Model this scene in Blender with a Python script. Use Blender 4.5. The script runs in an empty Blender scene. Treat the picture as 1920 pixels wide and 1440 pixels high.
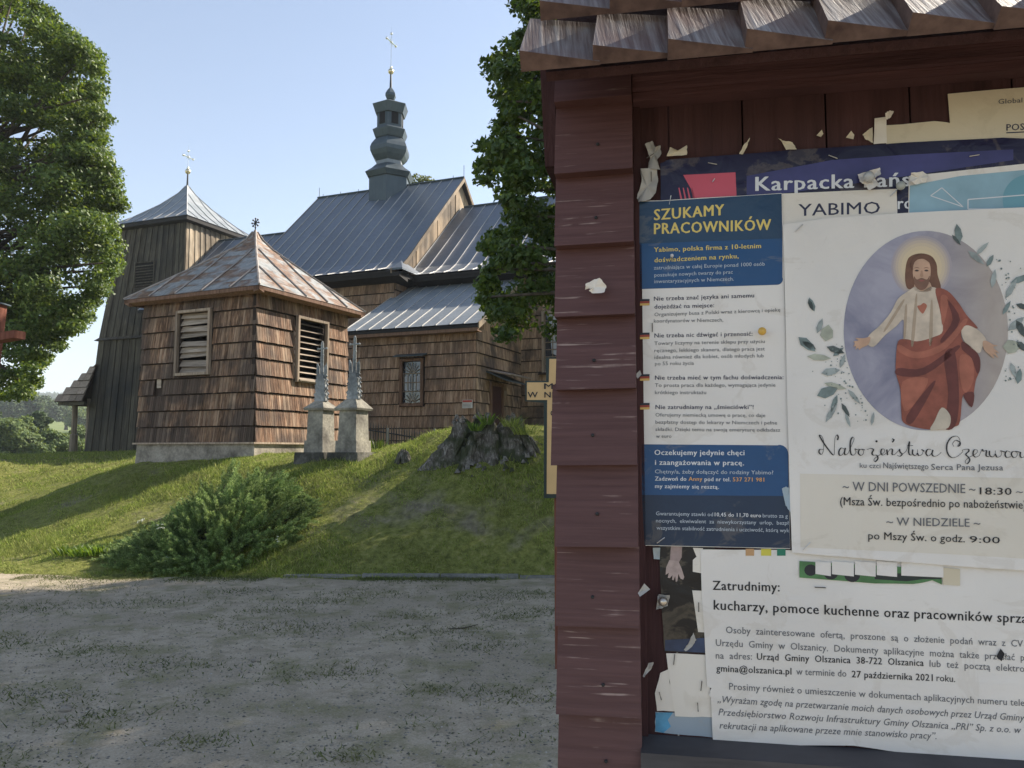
import bpy, bmesh, math, random
import numpy as np
from mathutils import Vector, Matrix
from mathutils.geometry import tessellate_polygon
R = random.Random(7)
NR = np.random.default_rng(11)
C = bpy.context.scene.collection
SC = bpy.context.scene
# ------------------------------------------------------------------ camera
F = 1500.0                      # focal length in pixels of a 1920 px wide frame
EYE = 1.6
PITCH = math.atan(125.0 / F)
cam = bpy.data.cameras.new('camera')
cam.sensor_width = 36.0
cam.lens = 36.0 * F / 1920.0
cam.clip_start = 0.02
cam.clip_end = 9000
cam_o = bpy.data.objects.new('camera', cam)
C.objects.link(cam_o)
cam_o.location = (0, 0, EYE)
cam_o.rotation_euler = (math.radians(90) + PITCH, 0, 0)
SC.camera = cam_o
# ------------------------------------------------------------------ light
SUN_H = Vector((0.83, 0.56)).normalized()
SUN_E = math.radians(37)
sd = Vector((SUN_H.x * math.cos(SUN_E), SUN_H.y * math.cos(SUN_E), math.sin(SUN_E)))
w = bpy.data.worlds.new('World')
SC.world = w
w.use_nodes = True
wn = w.node_tree.nodes
sky = wn.new('ShaderNodeTexSky')
sky.sky_type = 'NISHITA'
sky.sun_disc = False
sky.sun_elevation = SUN_E
sky.sun_rotation = math.atan2(SUN_H.x, SUN_H.y)
sky.air_density = 1.0
sky.dust_density = 0.45
sky.ozone_density = 1.3
bg = wn['Background']
bg.inputs['Strength'].default_value = 0.102
hs = wn.new('ShaderNodeHueSaturation')
hs.inputs['Saturation'].default_value = 0.80
w.node_tree.links.new(sky.outputs[0], hs.inputs['Color'])
w.node_tree.links.new(hs.outputs[0], bg.inputs[0])
sl = bpy.data.lights.new('sun', 'SUN')
sl.energy = 5.0
sl.angle = math.radians(0.53)
sl.color = (1.0, 0.90, 0.76)
so = bpy.data.objects.new('sun', sl)
C.objects.link(so)
so.rotation_euler = sd.to_track_quat('Z', 'Y').to_euler()
SC.view_settings.view_transform = 'Standard'
SC.view_settings.look = 'None'
SC.view_settings.exposure = 1.14
SC.view_settings.gamma = 1.0
SC.view_settings.use_curve_mapping = False
SC.cycles.max_bounces = 6
SC.cycles.transparent_max_bounces = 8

# ------------------------------------------------------------------ measuring helpers
cp, sp = math.cos(PITCH), math.sin(PITCH)
def ray(px, py):
    u = (px - 960) / F
    v = (720 - py) / F
    return Vector((u, cp - sp * v, sp + cp * v))
def P(px, py, Y):
    """the point of the place that is seen at px, py and stands Y metres ahead"""
    d = ray(px, py)
    k = Y / d.y
    return Vector((d.x * k, Y, EYE + d.z * k))

# ------------------------------------------------------------------ object helpers
WL = {}
def link(o, parent=None, loc=None):
    C.objects.link(o)
    if parent is not None:
        o.parent = parent
        WL[o.name] = WL[parent.name].copy()
    else:
        WL[o.name] = Vector(loc) if loc is not None else Vector((0, 0, 0))
        o.location = WL[o.name]
    return o
def thing(name, label, cat, loc, group=None, kind=None):
    o = bpy.data.objects.new(name, None)
    o.empty_display_size = .1
    link(o, None, loc)
    return tag(o, label, cat, group, kind)
def tag(o, label=None, cat=None, group=None, kind=None):
    if label: o['label'] = label
    if cat: o['category'] = cat
    if group: o['group'] = group
    if kind: o['kind'] = kind
    return o
def mesh(name, verts, faces, mat, parent=None, smooth=False, loc=None, mats=None, midx=None):
    """vertices in world coordinates; the object sits at its parent's (or its own) base"""
    base = WL[parent.name] if parent is not None else (Vector(loc) if loc is not None else Vector((0, 0, 0)))
    me = bpy.data.meshes.new(name)
    vs = np.asarray([tuple(v) for v in verts] if not isinstance(verts, np.ndarray) else verts, dtype=np.float64)
    vs = vs - np.array(base)
    if isinstance(faces, np.ndarray):
        n, k = faces.shape
        me.vertices.add(len(vs)); me.vertices.foreach_set('co', vs.ravel())
        me.loops.add(n * k); me.loops.foreach_set('vertex_index', faces.ravel().astype(np.int32))
        me.polygons.add(n)
        me.polygons.foreach_set('loop_start', (np.arange(n) * k).astype(np.int32))
        me.update(calc_edges=True)
    else:
        me.from_pydata(vs.tolist(), [], faces)
    if mats:
        for m_ in mats: me.materials.append(m_)
        if midx is not None: me.polygons.foreach_set('material_index', midx)
    else:
        me.materials.append(mat)
    if smooth:
        me.polygons.foreach_set('use_smooth', [True] * len(me.polygons))
    me.update()
    o = bpy.data.objects.new(name, me)
    return link(o, parent, base)

class MB:
    def __init__(s): s.v, s.f = [], []
    def add(s, vs, fs):
        n = len(s.v)
        s.v += [Vector(v) for v in vs]
        s.f += [[i + n for i in f] for f in fs]
        return s
    def hexa(s, a):       # 8 corners: bottom 4, top 4
        return s.add(a, [(3, 2, 1, 0), (4, 5, 6, 7), (0, 1, 5, 4), (1, 2, 6, 5), (2, 3, 7, 6), (3, 0, 4, 7)])
    def box(s, o, ex, ey, ez):   # corner + three edge vectors
        o, ex, ey, ez = Vector(o), Vector(ex), Vector(ey), Vector(ez)
        return s.hexa([o, o + ex, o + ex + ey, o + ey, o + ez, o + ex + ez, o + ex + ey + ez, o + ey + ez])
    def cbox(s, c, ex, ey, ez):  # centre + half edges
        c, ex, ey, ez = Vector(c), Vector(ex), Vector(ey), Vector(ez)
        return s.box(c - ex - ey - ez, ex * 2, ey * 2, ez * 2)
    def tube(s, pts, rad, n=6, caps=True):
        pts = [Vector(p) for p in pts]
        rad = rad if isinstance(rad, (list, tuple)) else [rad] * len(pts)
        b = len(s.v)
        ref = Vector((0, 0, 1))
        for i, p in enumerate(pts):
            d = (pts[min(i + 1, len(pts) - 1)] - pts[max(i - 1, 0)]).normalized()
            r_ = ref if abs(d.dot(ref)) < .95 else Vector((1, 0, 0))
            a = d.cross(r_).normalized(); c = d.cross(a)
            for k in range(n):
                t = 2 * math.pi * k / n
                s.v.append(p + (a * math.cos(t) + c * math.sin(t)) * rad[i])
        for i in range(len(pts) - 1):
            for k in range(n):
                s.f.append([b + i * n + k, b + i * n + (k + 1) % n, b + (i + 1) * n + (k + 1) % n, b + (i + 1) * n + k])
        if caps:
            s.f.append([b + k for k in range(n)][::-1]); s.f.append([b + (len(pts) - 1) * n + k for k in range(n)])
        return s
    def ball(s, c, r, n=8, m=6, sz=1.0):
        c = Vector(c); b = len(s.v)
        for i in range(m + 1):
            th = math.pi * i / m
            for k in range(n):
                t = 2 * math.pi * k / n
                s.v.append(c + Vector((math.sin(th) * math.cos(t) * r, math.sin(th) * math.sin(t) * r, math.cos(th) * r * sz)))
        for i in range(m):
            for k in range(n):
                s.f.append([b + i * n + k, b + (i + 1) * n + k, b + (i + 1) * n + (k + 1) % n, b + i * n + (k + 1) % n])
        return s
    def ngon_rings(s, c, rings, n=6, rot=0.0, caps=True):   # rings = [(radius, z)]
        c = Vector(c); b = len(s.v)
        for r, z in rings:
            for k in range(n):
                t = rot + 2 * math.pi * k / n
                s.v.append(Vector((c.x + r * math.cos(t), c.y + r * math.sin(t), z)))
        for i in range(len(rings) - 1):
            for k in range(n):
                s.f.append([b + i * n + k, b + i * n + (k + 1) % n, b + (i + 1) * n + (k + 1) % n, b + (i + 1) * n + k])
        if caps:
            s.f.append([b + k for k in range(n)][::-1]); s.f.append([b + (len(rings) - 1) * n + k for k in range(n)])
        return s
    def prism(s, poly, ext):    # polygon of points + extrusion vector
        poly = [Vector(p) for p in poly]; ext = Vector(ext); n = len(poly)
        tris = tessellate_polygon([poly])
        fs = [list(t) for t in tris] + [[i + n for i in t][::-1] for t in tris]
        fs += [[i, (i + 1) % n, (i + 1) % n + n, i + n] for i in range(n)]
        return s.add(poly + [p + ext for p in poly], fs)
    def build(s, name, mat, parent=None, smooth=False, loc=None):
        return mesh(name, s.v, s.f, mat, parent, smooth, loc)

# ------------------------------------------------------------------ material helpers
class NT:
    def __init__(s, name):
        s.m = bpy.data.materials.new(name); s.m.use_nodes = True
        s.t = s.m.node_tree; s.n = s.t.nodes; s.b = s.n['Principled BSDF']; s.o = s.n['Material Output']
        s.pos = s.n.new('ShaderNodeNewGeometry')
        s.oi = s.n.new('ShaderNodeObjectInfo')
    def l(s, a, b): s.t.links.new(a, b); return s
    def math(s, op, a, b=None, c=None, clamp=False):
        n = s.n.new('ShaderNodeMath'); n.operation = op; n.use_clamp = clamp
        for i, x in enumerate((a, b, c)):
            if x is None: continue
            if isinstance(x, (int, float)): n.inputs[i].default_value = x
            else: s.l(x, n.inputs[i])
        return n.outputs[0]
    def rnd(s):
        if not hasattr(s, '_r'):
            s._r = s.math('FRACT', s.math('ADD', s.oi.outputs['Random'], s.pos.outputs['Random Per Island']))
        return s._r
    def coords(s, scale=(1, 1, 1), jitter=0.0, obj=False):
        if obj:
            tc = s.n.new('ShaderNodeTexCoord'); src = tc.outputs['Object']
        else: src = s.pos.outputs['Position']
        mp = s.n.new('ShaderNodeMapping'); mp.inputs['Scale'].default_value = scale
        s.l(src, mp.inputs[0])
        if jitter:
            cb = s.n.new('ShaderNodeCombineXYZ')
            r = s.math('MULTIPLY', s.rnd(), jitter)
            for i in range(3): s.l(r, cb.inputs[i])
            s.l(cb.outputs[0], mp.inputs['Location'])
        return mp.outputs[0]
    def noise(s, vec, scale=5, detail=4, rough=.55, dist=0.0):
        n = s.n.new('ShaderNodeTexNoise'); n.inputs['Scale'].default_value = scale
        n.inputs['Detail'].default_value = detail; n.inputs['Roughness'].default_value = rough
        n.inputs['Distortion'].default_value = dist
        s.l(vec, n.inputs['Vector']); return n.outputs['Fac']
    def voro(s, vec, scale=5):
        n = s.n.new('ShaderNodeTexVoronoi'); n.inputs['Scale'].default_value = scale
        s.l(vec, n.inputs['Vector']); return n.outputs['Distance'], n.outputs['Color']
    def ramp(s, fac, stops, interp='LINEAR'):
        n = s.n.new('ShaderNodeValToRGB'); n.color_ramp.interpolation = interp
        e = n.color_ramp.elements
        while len(e) < len(stops): e.new(.5)
        for i, (p_, c_) in enumerate(stops):
            e[i].position = p_
            c_ = c_ if isinstance(c_, (tuple, list)) else (c_,) * 3
            e[i].color = (*c_, 1)
        s.l(fac, n.inputs[0]); return n.outputs[0]
    def mix(s, fac, a, b, mode='MIX'):
        n = s.n.new('ShaderNodeMix'); n.data_type = 'RGBA'; n.blend_type = mode
        for i, x in ((0, fac), (6, a), (7, b)):
            if isinstance(x, (int, float)) and i == 0: n.inputs[0].default_value = x
            elif isinstance(x, (tuple, list)): n.inputs[i].default_value = (*x, 1)
            else: s.l(x, n.inputs[i])
        return n.outputs[2]
    def base(s, c):
        if isinstance(c, (tuple, list)): s.b.inputs['Base Color'].default_value = (*c, 1)
        else: s.l(c, s.b.inputs['Base Color'])
        return s
    def rough(s, r):
        if isinstance(r, (int, float)): s.b.inputs['Roughness'].default_value = r
        else: s.l(r, s.b.inputs['Roughness'])
        return s
    def metal(s, x): s.b.inputs['Metallic'].default_value = x; return s
    def spec(s, x): s.b.inputs['Specular IOR Level'].default_value = x; return s
    def bump(s, h, strength=.4, dist=.01):
        n = s.n.new('ShaderNodeBump'); n.inputs['Strength'].default_value = strength
        n.inputs['Distance'].default_value = dist
        s.l(h, n.inputs['Height']); s.l(n.outputs[0], s.b.inputs['Normal']); return s
    def translucent(s, col, fac):
        t = s.n.new('ShaderNodeBsdfTranslucent'); mx = s.n.new('ShaderNodeMixShader')
        if isinstance(col, (tuple, list)): t.inputs[0].default_value = (*col, 1)
        else: s.l(col, t.inputs[0])
        mx.inputs[0].default_value = fac
        s.l(s.b.outputs[0], mx.inputs[1]); s.l(t.outputs[0], mx.inputs[2]); s.l(mx.outputs[0], s.o.inputs[0]); return s

def wood(name, cols, streak=(28, 28, 1.6), patch=1.1, jitter=9.0, dark=None, bumpd=.006, rough=.85, lo=.3, hi=.72, lighten=.35, rvar=.5, darkr=(.46, .62)):
    """weathered timber: grain stretched along one axis, a tone of its own per piece, soft stains"""
    t = NT(name)
    v = t.coords(streak, jitter)
    g = t.noise(v, 1.0, 6, .65)
    p = t.noise(t.coords((1, 1, .8)), patch, 4, .6)
    c = t.ramp(g, [(lo, cols[0]), ((lo + hi) / 2, cols[1]), (hi, cols[2])])
    r = t.rnd()
    c = t.mix(t.math('MULTIPLY', t.math('POWER', r, 3.0), rvar), c, cols[3])
    if dark:
        f = t.ramp(p, [(darkr[0], 0.0), (darkr[1], 1.0)])
        f2 = t.math('MULTIPLY', f, t.math('ADD', t.math('MULTIPLY', g, 1.1), .15), clamp=True)
        c = t.mix(f2, c, dark)
    vv = t.ramp(t.math('FRACT', t.math('MULTIPLY', r, 7.31)), [(0, 1 - lighten), (1, 1 + lighten * .35)])
    c = t.mix(1.0, c, vv, 'MULTIPLY')
    t.base(c).rough(rough).spec(.25).bump(g, .7, bumpd)
    return t.m

def flat(name, col, rough=.6, var=.12, scale=8, metal=0, spec=.4, bump=0, bscale=30):
    t = NT(name)
    n = t.noise(t.coords(), scale, 4)
    c = t.mix(1.0, col, t.ramp(n, [(.3, 1 - var), (.7, 1 + var)]), 'MULTIPLY')
    t.base(c).rough(rough).metal(metal).spec(spec)
    if bump: t.bump(t.noise(t.coords(), bscale, 5), .5, bump)
    return t.m

M = {}
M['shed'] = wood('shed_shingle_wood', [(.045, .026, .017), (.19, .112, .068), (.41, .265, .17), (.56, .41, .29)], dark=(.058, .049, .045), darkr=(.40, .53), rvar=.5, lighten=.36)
M['shed_sunlit'] = wood('shed_sunlit_side_wood', [(.06, .034, .022), (.22, .125, .078), (.44, .30, .205), (.60, .46, .34)], dark=(.05, .042, .042), rvar=.5, lighten=.34)  # paler copy of the front wood, sunlight on this side put into the colour
M['church'] = wood('church_shingle_wood', [(.14, .082, .052), (.35, .22, .145), (.54, .37, .255), (.64, .47, .34)], dark=(.17, .12, .095), rvar=.45, lighten=.3)
M['church_side'] = wood('church_side_wood', [(.15, .09, .06), (.38, .25, .16), (.56, .40, .27), (.64, .48, .34)], dark=(.05, .045, .045), patch=1.3, rvar=.4)
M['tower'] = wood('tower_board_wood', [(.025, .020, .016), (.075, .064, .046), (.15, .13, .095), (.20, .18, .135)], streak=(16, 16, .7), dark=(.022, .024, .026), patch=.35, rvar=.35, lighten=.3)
M['tower_e'] = wood('tower_side_wood', [(.14, .105, .07), (.36, .28, .19), (.54, .44, .32), (.58, .50, .38)], streak=(16, 16, .7), dark=(.05, .045, .04), patch=.4, rvar=.35)  # paler copy of the tower boards, sun on the east face put into it
M['gable'] = wood('gable_board_wood', [(.16, .11, .07), (.36, .27, .18), (.50, .40, .29), (.52, .42, .30)], streak=(18, 18, .8), dark=(.10, .09, .08), patch=.6, rvar=.4)
M['dark_wood'] = wood('dark_wall_wood', [(.02, .014, .011), (.045, .03, .022), (.07, .05, .04), (.08, .06, .05)])
M['trim'] = wood('trim_wood', [(.10, .058, .040), (.19, .11, .075), (.27, .165, .115), (.30, .20, .14)], rvar=.2, lighten=.15)
M['frame'] = wood('weathered_frame_wood', [(.17, .13, .10), (.32, .25, .19), (.46, .38, .30), (.50, .42, .34)], rvar=.3)
M['slat'] = wood('louvre_slat_wood', [(.14, .11, .085), (.34, .28, .22), (.52, .44, .36), (.58, .50, .42)], streak=(2, 2, 30), rvar=.4)
def zinc(name, a, b, c, rough=.42, metal=.35):
    t = NT(name)
    n = t.noise(t.coords((1, 1, 1), 6), 1.3, 5, .6)
    c_ = t.ramp(n, [(.3, a), (.5, b), (.72, c)])
    st = t.noise(t.coords((6, 6, .5), 5), 2.0, 3)
    c_ = t.mix(1.0, c_, t.ramp(st, [(.3, .86), (.7, 1.08)]), 'MULTIPLY')
    c_ = t.mix(1.0, c_, t.ramp(t.rnd(), [(0, .88), (1, 1.08)]), 'MULTIPLY')
    t.base(c_).rough(t.ramp(n, [(.3, rough - .08), (.7, rough + .12)])).metal(metal).spec(.5)
    t.bump(t.noise(t.coords(), .9, 2), .25, .03)
    return t.m
M['zinc'] = zinc('zinc_sheet', (.11, .135, .17), (.145, .17, .205), (.18, .205, .235))
M['zinc_light'] = zinc('pale_zinc_sheet', (.19, .215, .235), (.235, .26, .28), (.28, .30, .32), .6, .1)
M['seam'] = flat('zinc_seam', (.48, .47, .45), .45, .1, 3, .3)
M['zinc_dark'] = zinc('dark_zinc_cladding', (.045, .065, .08), (.065, .09, .105), (.09, .115, .13), .5, .2)
def rusty():
    t = NT('rusty_tin_sheet')
    n = t.noise(t.coords((1, 1, 1.2), 3), 1.5, 6, .62, .4)
    n2 = t.noise(t.coords((1, 1, 1), 3), 9, 5, .6)
    pale = t.ramp(n2, [(.3, (.17, .185, .19)), (.7, (.34, .345, .335))])
    rust = t.ramp(n2, [(.3, (.075, .042, .028)), (.7, (.27, .155, .085))])
    c = t.mix(t.ramp(n, [(.44, 0.0), (.55, .95)]), pale, rust)
    t.base(c).rough(.6).metal(.15).bump(t.noise(t.coords(), 2.5, 3), .35, .02)
    return t.m
M['rusty'] = rusty()
M['end_dark'] = flat('shaded_board_end', (.022, .016, .013), .95, .3)  # dark end grain, with the shade under each row's edge put into its colour
M['dark_gap'] = flat('deep_shade_interior', (.012, .011, .011), .9, .1)
M['black_eave'] = flat('tarred_eave_board', (.022, .02, .02), .8, .2)
def concrete(name, a, b, c):
    t = NT(name)
    n = t.noise(t.coords(), 2.2, 7, .65); n2 = t.noise(t.coords(), 22, 5)
    c_ = t.ramp(n, [(.33, a), (.5, b), (.68, c)])
    c_ = t.mix(1.0, c_, t.ramp(n2, [(.3, .75), (.7, 1.15)]), 'MULTIPLY')
    t.base(c_).rough(.92).spec(.2).bump(n2, .6, .012)
    return t.m
M['footing'] = concrete('rough_footing_concrete', (.13, .115, .095), (.28, .25, .21), (.42, .38, .32))
M['stone'] = concrete('lichened_sandstone', (.11, .10, .085), (.24, .225, .19), (.38, .355, .29))
M['slab'] = concrete('mossy_base_slab', (.03, .03, .026), (.07, .068, .058), (.20, .19, .17))
M['carved'] = concrete('grey_carved_stone', (.14, .15, .155), (.24, .255, .26), (.40, .41, .40))
M['kerb'] = concrete('kerb_concrete', (.12, .12, .11), (.2, .195, .18), (.28, .27, .25))
M['iron'] = flat('painted_iron', (.035, .038, .042), .5, .2, 10, .4)
M['brass'] = flat('gilded_metal', (.72, .62, .42), .22, .1, 10, .9)
M['bright'] = flat('polished_cross_metal', (.86, .86, .84), .18, .05, 10, .8)
M['glass'] = flat('dark_window_glass', (.03, .035, .045), .08, .1, 2, 0, .8)
M['curtain'] = flat('white_curtain', (.42, .44, .48), .8, .15, 14)
def stumpm():
    t = NT('weathered_stump_wood')
    g = t.noise(t.coords((11, 11, 4)), 1.6, 7, .72, 1.2)
    p = t.noise(t.coords(), 3.2, 4)
    c = t.ramp(g, [(.34, (.03, .025, .02)), (.52, (.13, .115, .098)), (.68, (.36, .34, .31))])
    c = t.mix(t.ramp(p, [(.44, 0.0), (.58, .95)]), c, (.035, .042, .016))
    t.base(c).rough(.9).bump(g, .9, .03)
    return t.m
M['stump'] = stumpm()
# ------------------------------------------------------------------ terrain
def tps_fit(pts):
    A = np.array([(p[0], p[1]) for p in pts], float); z = np.array([p[2] for p in pts], float)
    n = len(A); d = np.sqrt(((A[:, None] - A[None]) ** 2).sum(-1)) + 1e-9
    K = d * d * np.log(d) + np.eye(n) * .6
    Pm = np.hstack([np.ones((n, 1)), A])
    L = np.zeros((n + 3, n + 3)); L[:n, :n] = K; L[:n, n:] = Pm; L[n:, :n] = Pm.T
    s = np.linalg.solve(L, np.hstack([z, np.zeros(3)]))
    return A, s
ctrl = [P(0, 960, 16.6), P(0, 905, 20), P(-300, 880, 20), P(0, 858, 28), P(120, 856, 26), P(240, 940, 14.1), P(380, 888, 14.7),
        P(478, 858, 15.3), P(262, 866, 16.7), P(560, 868, 13.9), P(640, 870, 13.4), P(700, 846, 14.4), P(700, 930, 12.2),
        P(820, 1005, 11.1), P(820, 806, 13.6), P(760, 835, 14.0), P(900, 850, 12.5), P(980, 860, 12.3), P(900, 806, 13.6), P(1000, 930, 11.6),
        P(1000, 1010, 10.9), P(1100, 850, 12.6), P(600, 975, 11.6), P(480, 1020, 11.2), P(400, 1000, 11.9), P(300, 1035, 11.6),
        P(820, 900, 12.2), P(780, 960, 11.6), P(130, 852, 33), P(200, 848, 33)]
ctrl = [tuple(c) for c in ctrl]
for x in (-14, -11, -8.6): ctrl.append((x, 12.9, .04))
for x in (-14, -10, -8, -6, -4, -2, 0, 2, 5, 9): ctrl.append((x, 10.3, 0.0 if x > -9 else -.1))
for x in (-14, -8, -4, 0, 4, 9): ctrl += [(x, 8.5, -.05), (x, 6, -.05)]
ctrl += [(4, 11.5, .6), (5, 14, 1.8), (9, 14, 1.9), (-4, 19, 1.42), (-1, 20, 1.45), (1, 22.5, 1.6), (-5, 24, 1.55), (-3, 16.8, 1.42), (-1.2, 17, 1.5), (.5, 17.5, 1.5), (-2, 22, 1.5), (-9, 22, 1.6), (-12, 27, 1.5), (-9, 31, 1.6),
         (-18, 36, 1.45), (-25, 30, 1.3), (-22, 22, .7), (-20, 15, .1), (6, 24, 2.1), (3, 30, 2.0), (-6, 38, 1.7), (12, 30, 2), (12, 20, 2), (-14, 40, 1.4), (0, 42, 1.8)]
TA, TS = tps_fit(ctrl)
def sstep(a, b, x):
    t = np.clip((x - a) / (b - a), 0, 1); return t * t * (3 - 2 * t)
def terrain(x, y):
    x = np.atleast_1d(np.asarray(x, float)); y = np.atleast_1d(np.asarray(y, float))
    xc, yc = np.clip(x, -24, 14), np.clip(y, 6, 41)
    q = np.stack([xc, yc], -1)
    z = np.empty(len(q))
    for i in range(0, len(q), 20000):
        d = np.sqrt(((q[i:i + 20000, None] - TA[None]) ** 2).sum(-1)) + 1e-9
        z[i:i + 20000] = (d * d * np.log(d)) @ TS[:len(TA)] + TS[len(TA)] + q[i:i + 20000] @ TS[len(TA) + 1:]
    lot = 1 - sstep(9.7, 10.9, y + .02 * x)
    z = z * (1 - lot) + (-.06) * lot
    z = z + (.022 * np.sin(x * 1.9 + y * 1.1) + .022 * np.sin(x * 3.7 - y * 2.3) + .016 * np.sin(x * 7.1 + y * 6.3)) * (1 - lot)
    dist = np.sqrt((x + 5) ** 2 + (y - 20) ** 2)
    far = sstep(24, 60, dist) * sstep(30, 60, np.maximum(y, 0) + np.maximum(np.abs(x) - 22, 0))
    fz = -2.0 + 1.2 * np.sin(x * .021) + sstep(90, 420, y) * 21 + sstep(300, 1400, y) * 62 + 3 * np.sin(x * .013 + y * .01)
    return z * (1 - far) + fz * far
def gz(x, y): return float(terrain([x], [y])[0])

def axis(parts):
    out = []
    for a, b, s in parts: out += list(np.arange(a, b, s))
    return np.array(out + [parts[-1][1]])
xs = axis([(-3000, -400, 200), (-400, -80, 20), (-80, -24, 4), (-24, 14, .22), (14, 40, 3), (40, 400, 40), (400, 3000, 300)])
ys = axis([(-60, 0, 10), (0, 9, 1), (9, 17, .16), (17, 42, .7), (42, 120, 4), (120, 500, 20), (500, 3200, 150)])
X, Y = np.meshgrid(xs, ys)
Z = terrain(X.ravel(), Y.ravel())
V = np.stack([X.ravel(), Y.ravel(), Z], -1)
nx, ny = len(xs), len(ys)
ii = (np.arange(ny - 1)[:, None] * nx + np.arange(nx - 1)[None]).ravel()
FQ = np.stack([ii, ii + 1, ii + nx + 1, ii + nx], -1)
def grassmat():
    t = NT('bank_turf')
    n1 = t.noise(t.coords(), .55, 6, .62); n2 = t.noise(t.coords((1, 1, 1)), 9, 6, .7); n3 = t.noise(t.coords(), .012, 5, .6)
    near = t.ramp(n2, [(.3, (.07, .075, .022)), (.55, (.19, .20, .055)), (.75, (.29, .25, .12))])
    dirt = t.ramp(n2, [(.3, (.10, .085, .06)), (.7, (.27, .235, .18))])
    c = t.mix(t.ramp(n1, [(.58, 0.0), (.68, .85)]), near, dirt)
    far = t.ramp(n3, [(.40, (.05, .085, .028)), (.46, (.13, .18, .055)), (.56, (.20, .235, .085)), (.6, (.06, .09, .03))])
    sx = t.n.new('ShaderNodeSeparateXYZ'); t.l(t.pos.outputs['Position'], sx.inputs[0])
    mk = t.ramp(t.math('DIVIDE', sx.outputs[1], 100.0), [(.42, 0.0), (.7, 1.0)])
    c = t.mix(mk, c, far)
    t.base(c).rough(.95).spec(.1).bump(n2, .8, .05)
    return t.m
M['turf'] = grassmat()
tag(mesh('ground', V, FQ, M['turf'], smooth=True), kind='structure')

# parking lot sheet with an uneven gravelly edge
def gravel():
    t = NT('gravel_and_worn_asphalt')
    big = t.noise(t.coords((.8, .9, 1)), 1.0, 6, .6, .6)
    mid = t.noise(t.coords((1, 1, 1)), 4.5, 6, .68)
    fine = t.noise(t.coords(), 60, 4, .7)
    vd, vc = t.voro(t.coords(), 55)
    asph = t.ramp(fine, [(.3, (.25, .212, .155)), (.7, (.41, .35, .265))])
    dust = t.ramp(fine, [(.3, (.30, .255, .185)), (.7, (.47, .40, .305))])
    dark = t.ramp(fine, [(.3, (.21, .178, .128)), (.7, (.35, .30, .218))])
    c = t.mix(t.ramp(big, [(.47, 0.0), (.52, 1.0)]), asph, dust)
    c = t.mix(t.ramp(mid, [(.49, 0.0), (.57, .85)]), c, dark)
    moss = t.noise(t.coords((1, 1, 1)), 2.2, 6, .7)
    c = t.mix(t.ramp(moss, [(.50, 0.0), (.62, .7)]), c, (.19, .18, .09))
    c = t.mix(t.ramp(vd, [(.0, .5), (.35, 0.0)]), c, (.50, .46, .40))
    hgt = t.math('ADD', t.math('MULTIPLY', fine, .6), t.math('MULTIPLY', mid, 1.2))
    t.base(c).rough(.93).spec(.2).bump(hgt, .8, .018)
    return t.m
M['gravel'] = gravel()
def lot_edge(x): return 10.15 - .02 * x + .10 * math.sin(x * 1.3) + .06 * math.sin(x * 4.1) + .8 * max(0, min(1, (-x - 5.2) / 2)) 
lx = list(np.arange(-30, 30.01, .25)); lv = []; lf = []
rows = [-40, -10, 0, 4, 7, 9]
for i, x in enumerate(lx):
    for y in rows: lv.append((x, y, .0))
    lv.append((x, lot_edge(x), .0)); lv.append((x, lot_edge(x) + .12, -.09))
k = len(rows) + 2
for i in range(len(lx) - 1):
    for j in range(k - 1): lf.append((i * k + j, (i + 1) * k + j, (i + 1) * k + j + 1, i * k + j + 1))
tag(mesh('parking_lot', lv, lf, M['gravel']), kind='structure')
# kerb, half sunk, at the foot of the bank
kb = MB()
x = -2.9
kerb = thing('kerb', 'half buried concrete kerb along the foot of the grass bank', 'kerb', (0, 10.2, 0))
while x < 3.4:
    L_ = .98
    y0 = 10.28 - .02 * x + .03 * R.uniform(-1, 1); h = R.uniform(.02, .055)
    MB().box((x, y0, -.12), (L_, R.uniform(-.02, .02), 0), (0, .11, 0), (0, 0, .12 + h)).build('kerb_stone', M['kerb'], kerb)
    x += L_ + .02

# ------------------------------------------------------------------ small ground cover
def blades(name, pos, hgt, wid, mat, lean=.5, label=None, cat=None):
    n = len(pos); a = NR.uniform(0, 2 * np.pi, n)
    dx = np.stack([np.cos(a), np.sin(a), np.zeros(n)], -1) * (wid * NR.uniform(.6, 1.4, n))[:, None]
    ln = np.stack([NR.normal(0, 1, n), NR.normal(0, 1, n), np.zeros(n)], -1) * (hgt * lean)[:, None]
    top = pos + ln + np.stack([0 * hgt, 0 * hgt, hgt], -1)
    v = np.stack([pos - dx, pos + dx, top], 1).reshape(-1, 3)
    o = mesh(name, v, np.arange(3 * n).reshape(-1, 3), mat)
    return tag(o, label, cat, kind='stuff')
def bladem(name, cols):
    t = NT(name)
    c = t.ramp(t.pos.outputs['Random Per Island'], [(0, cols[0]), (.45, cols[1]), (.85, cols[2]), (1, cols[3])])
    n = t.noise(t.coords(), .9, 5, .6)
    c = t.mix(t.ramp(n, [(.46, 0.0), (.66, .55)]), c, (.20, .185, .075))
    t.base(c).rough(.7).spec(.2).translucent(c, .35)
    return t.m
M['blade'] = bladem('grass_blade', [(.105, .145, .028), (.22, .29, .052), (.33, .385, .08), (.46, .43, .18)])
M['blade_dark'] = bladem('weed_blade', [(.05, .07, .022), (.09, .12, .035), (.14, .17, .055), (.26, .24, .13)])
def patchy(x, y):
    return np.sin(x * 1.7 + 2 * np.sin(y * .9)) + np.sin(y * 2.9 + x * 1.1 + 1.3) + .7 * np.sin(x * 5.3 - y * 4.1)
N = 360000
gx = NR.uniform(-13, 3.5, N); gy = 9.95 + NR.power(1.0, N) * 0 + NR.beta(.9, 1.8, N) * 12
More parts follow.
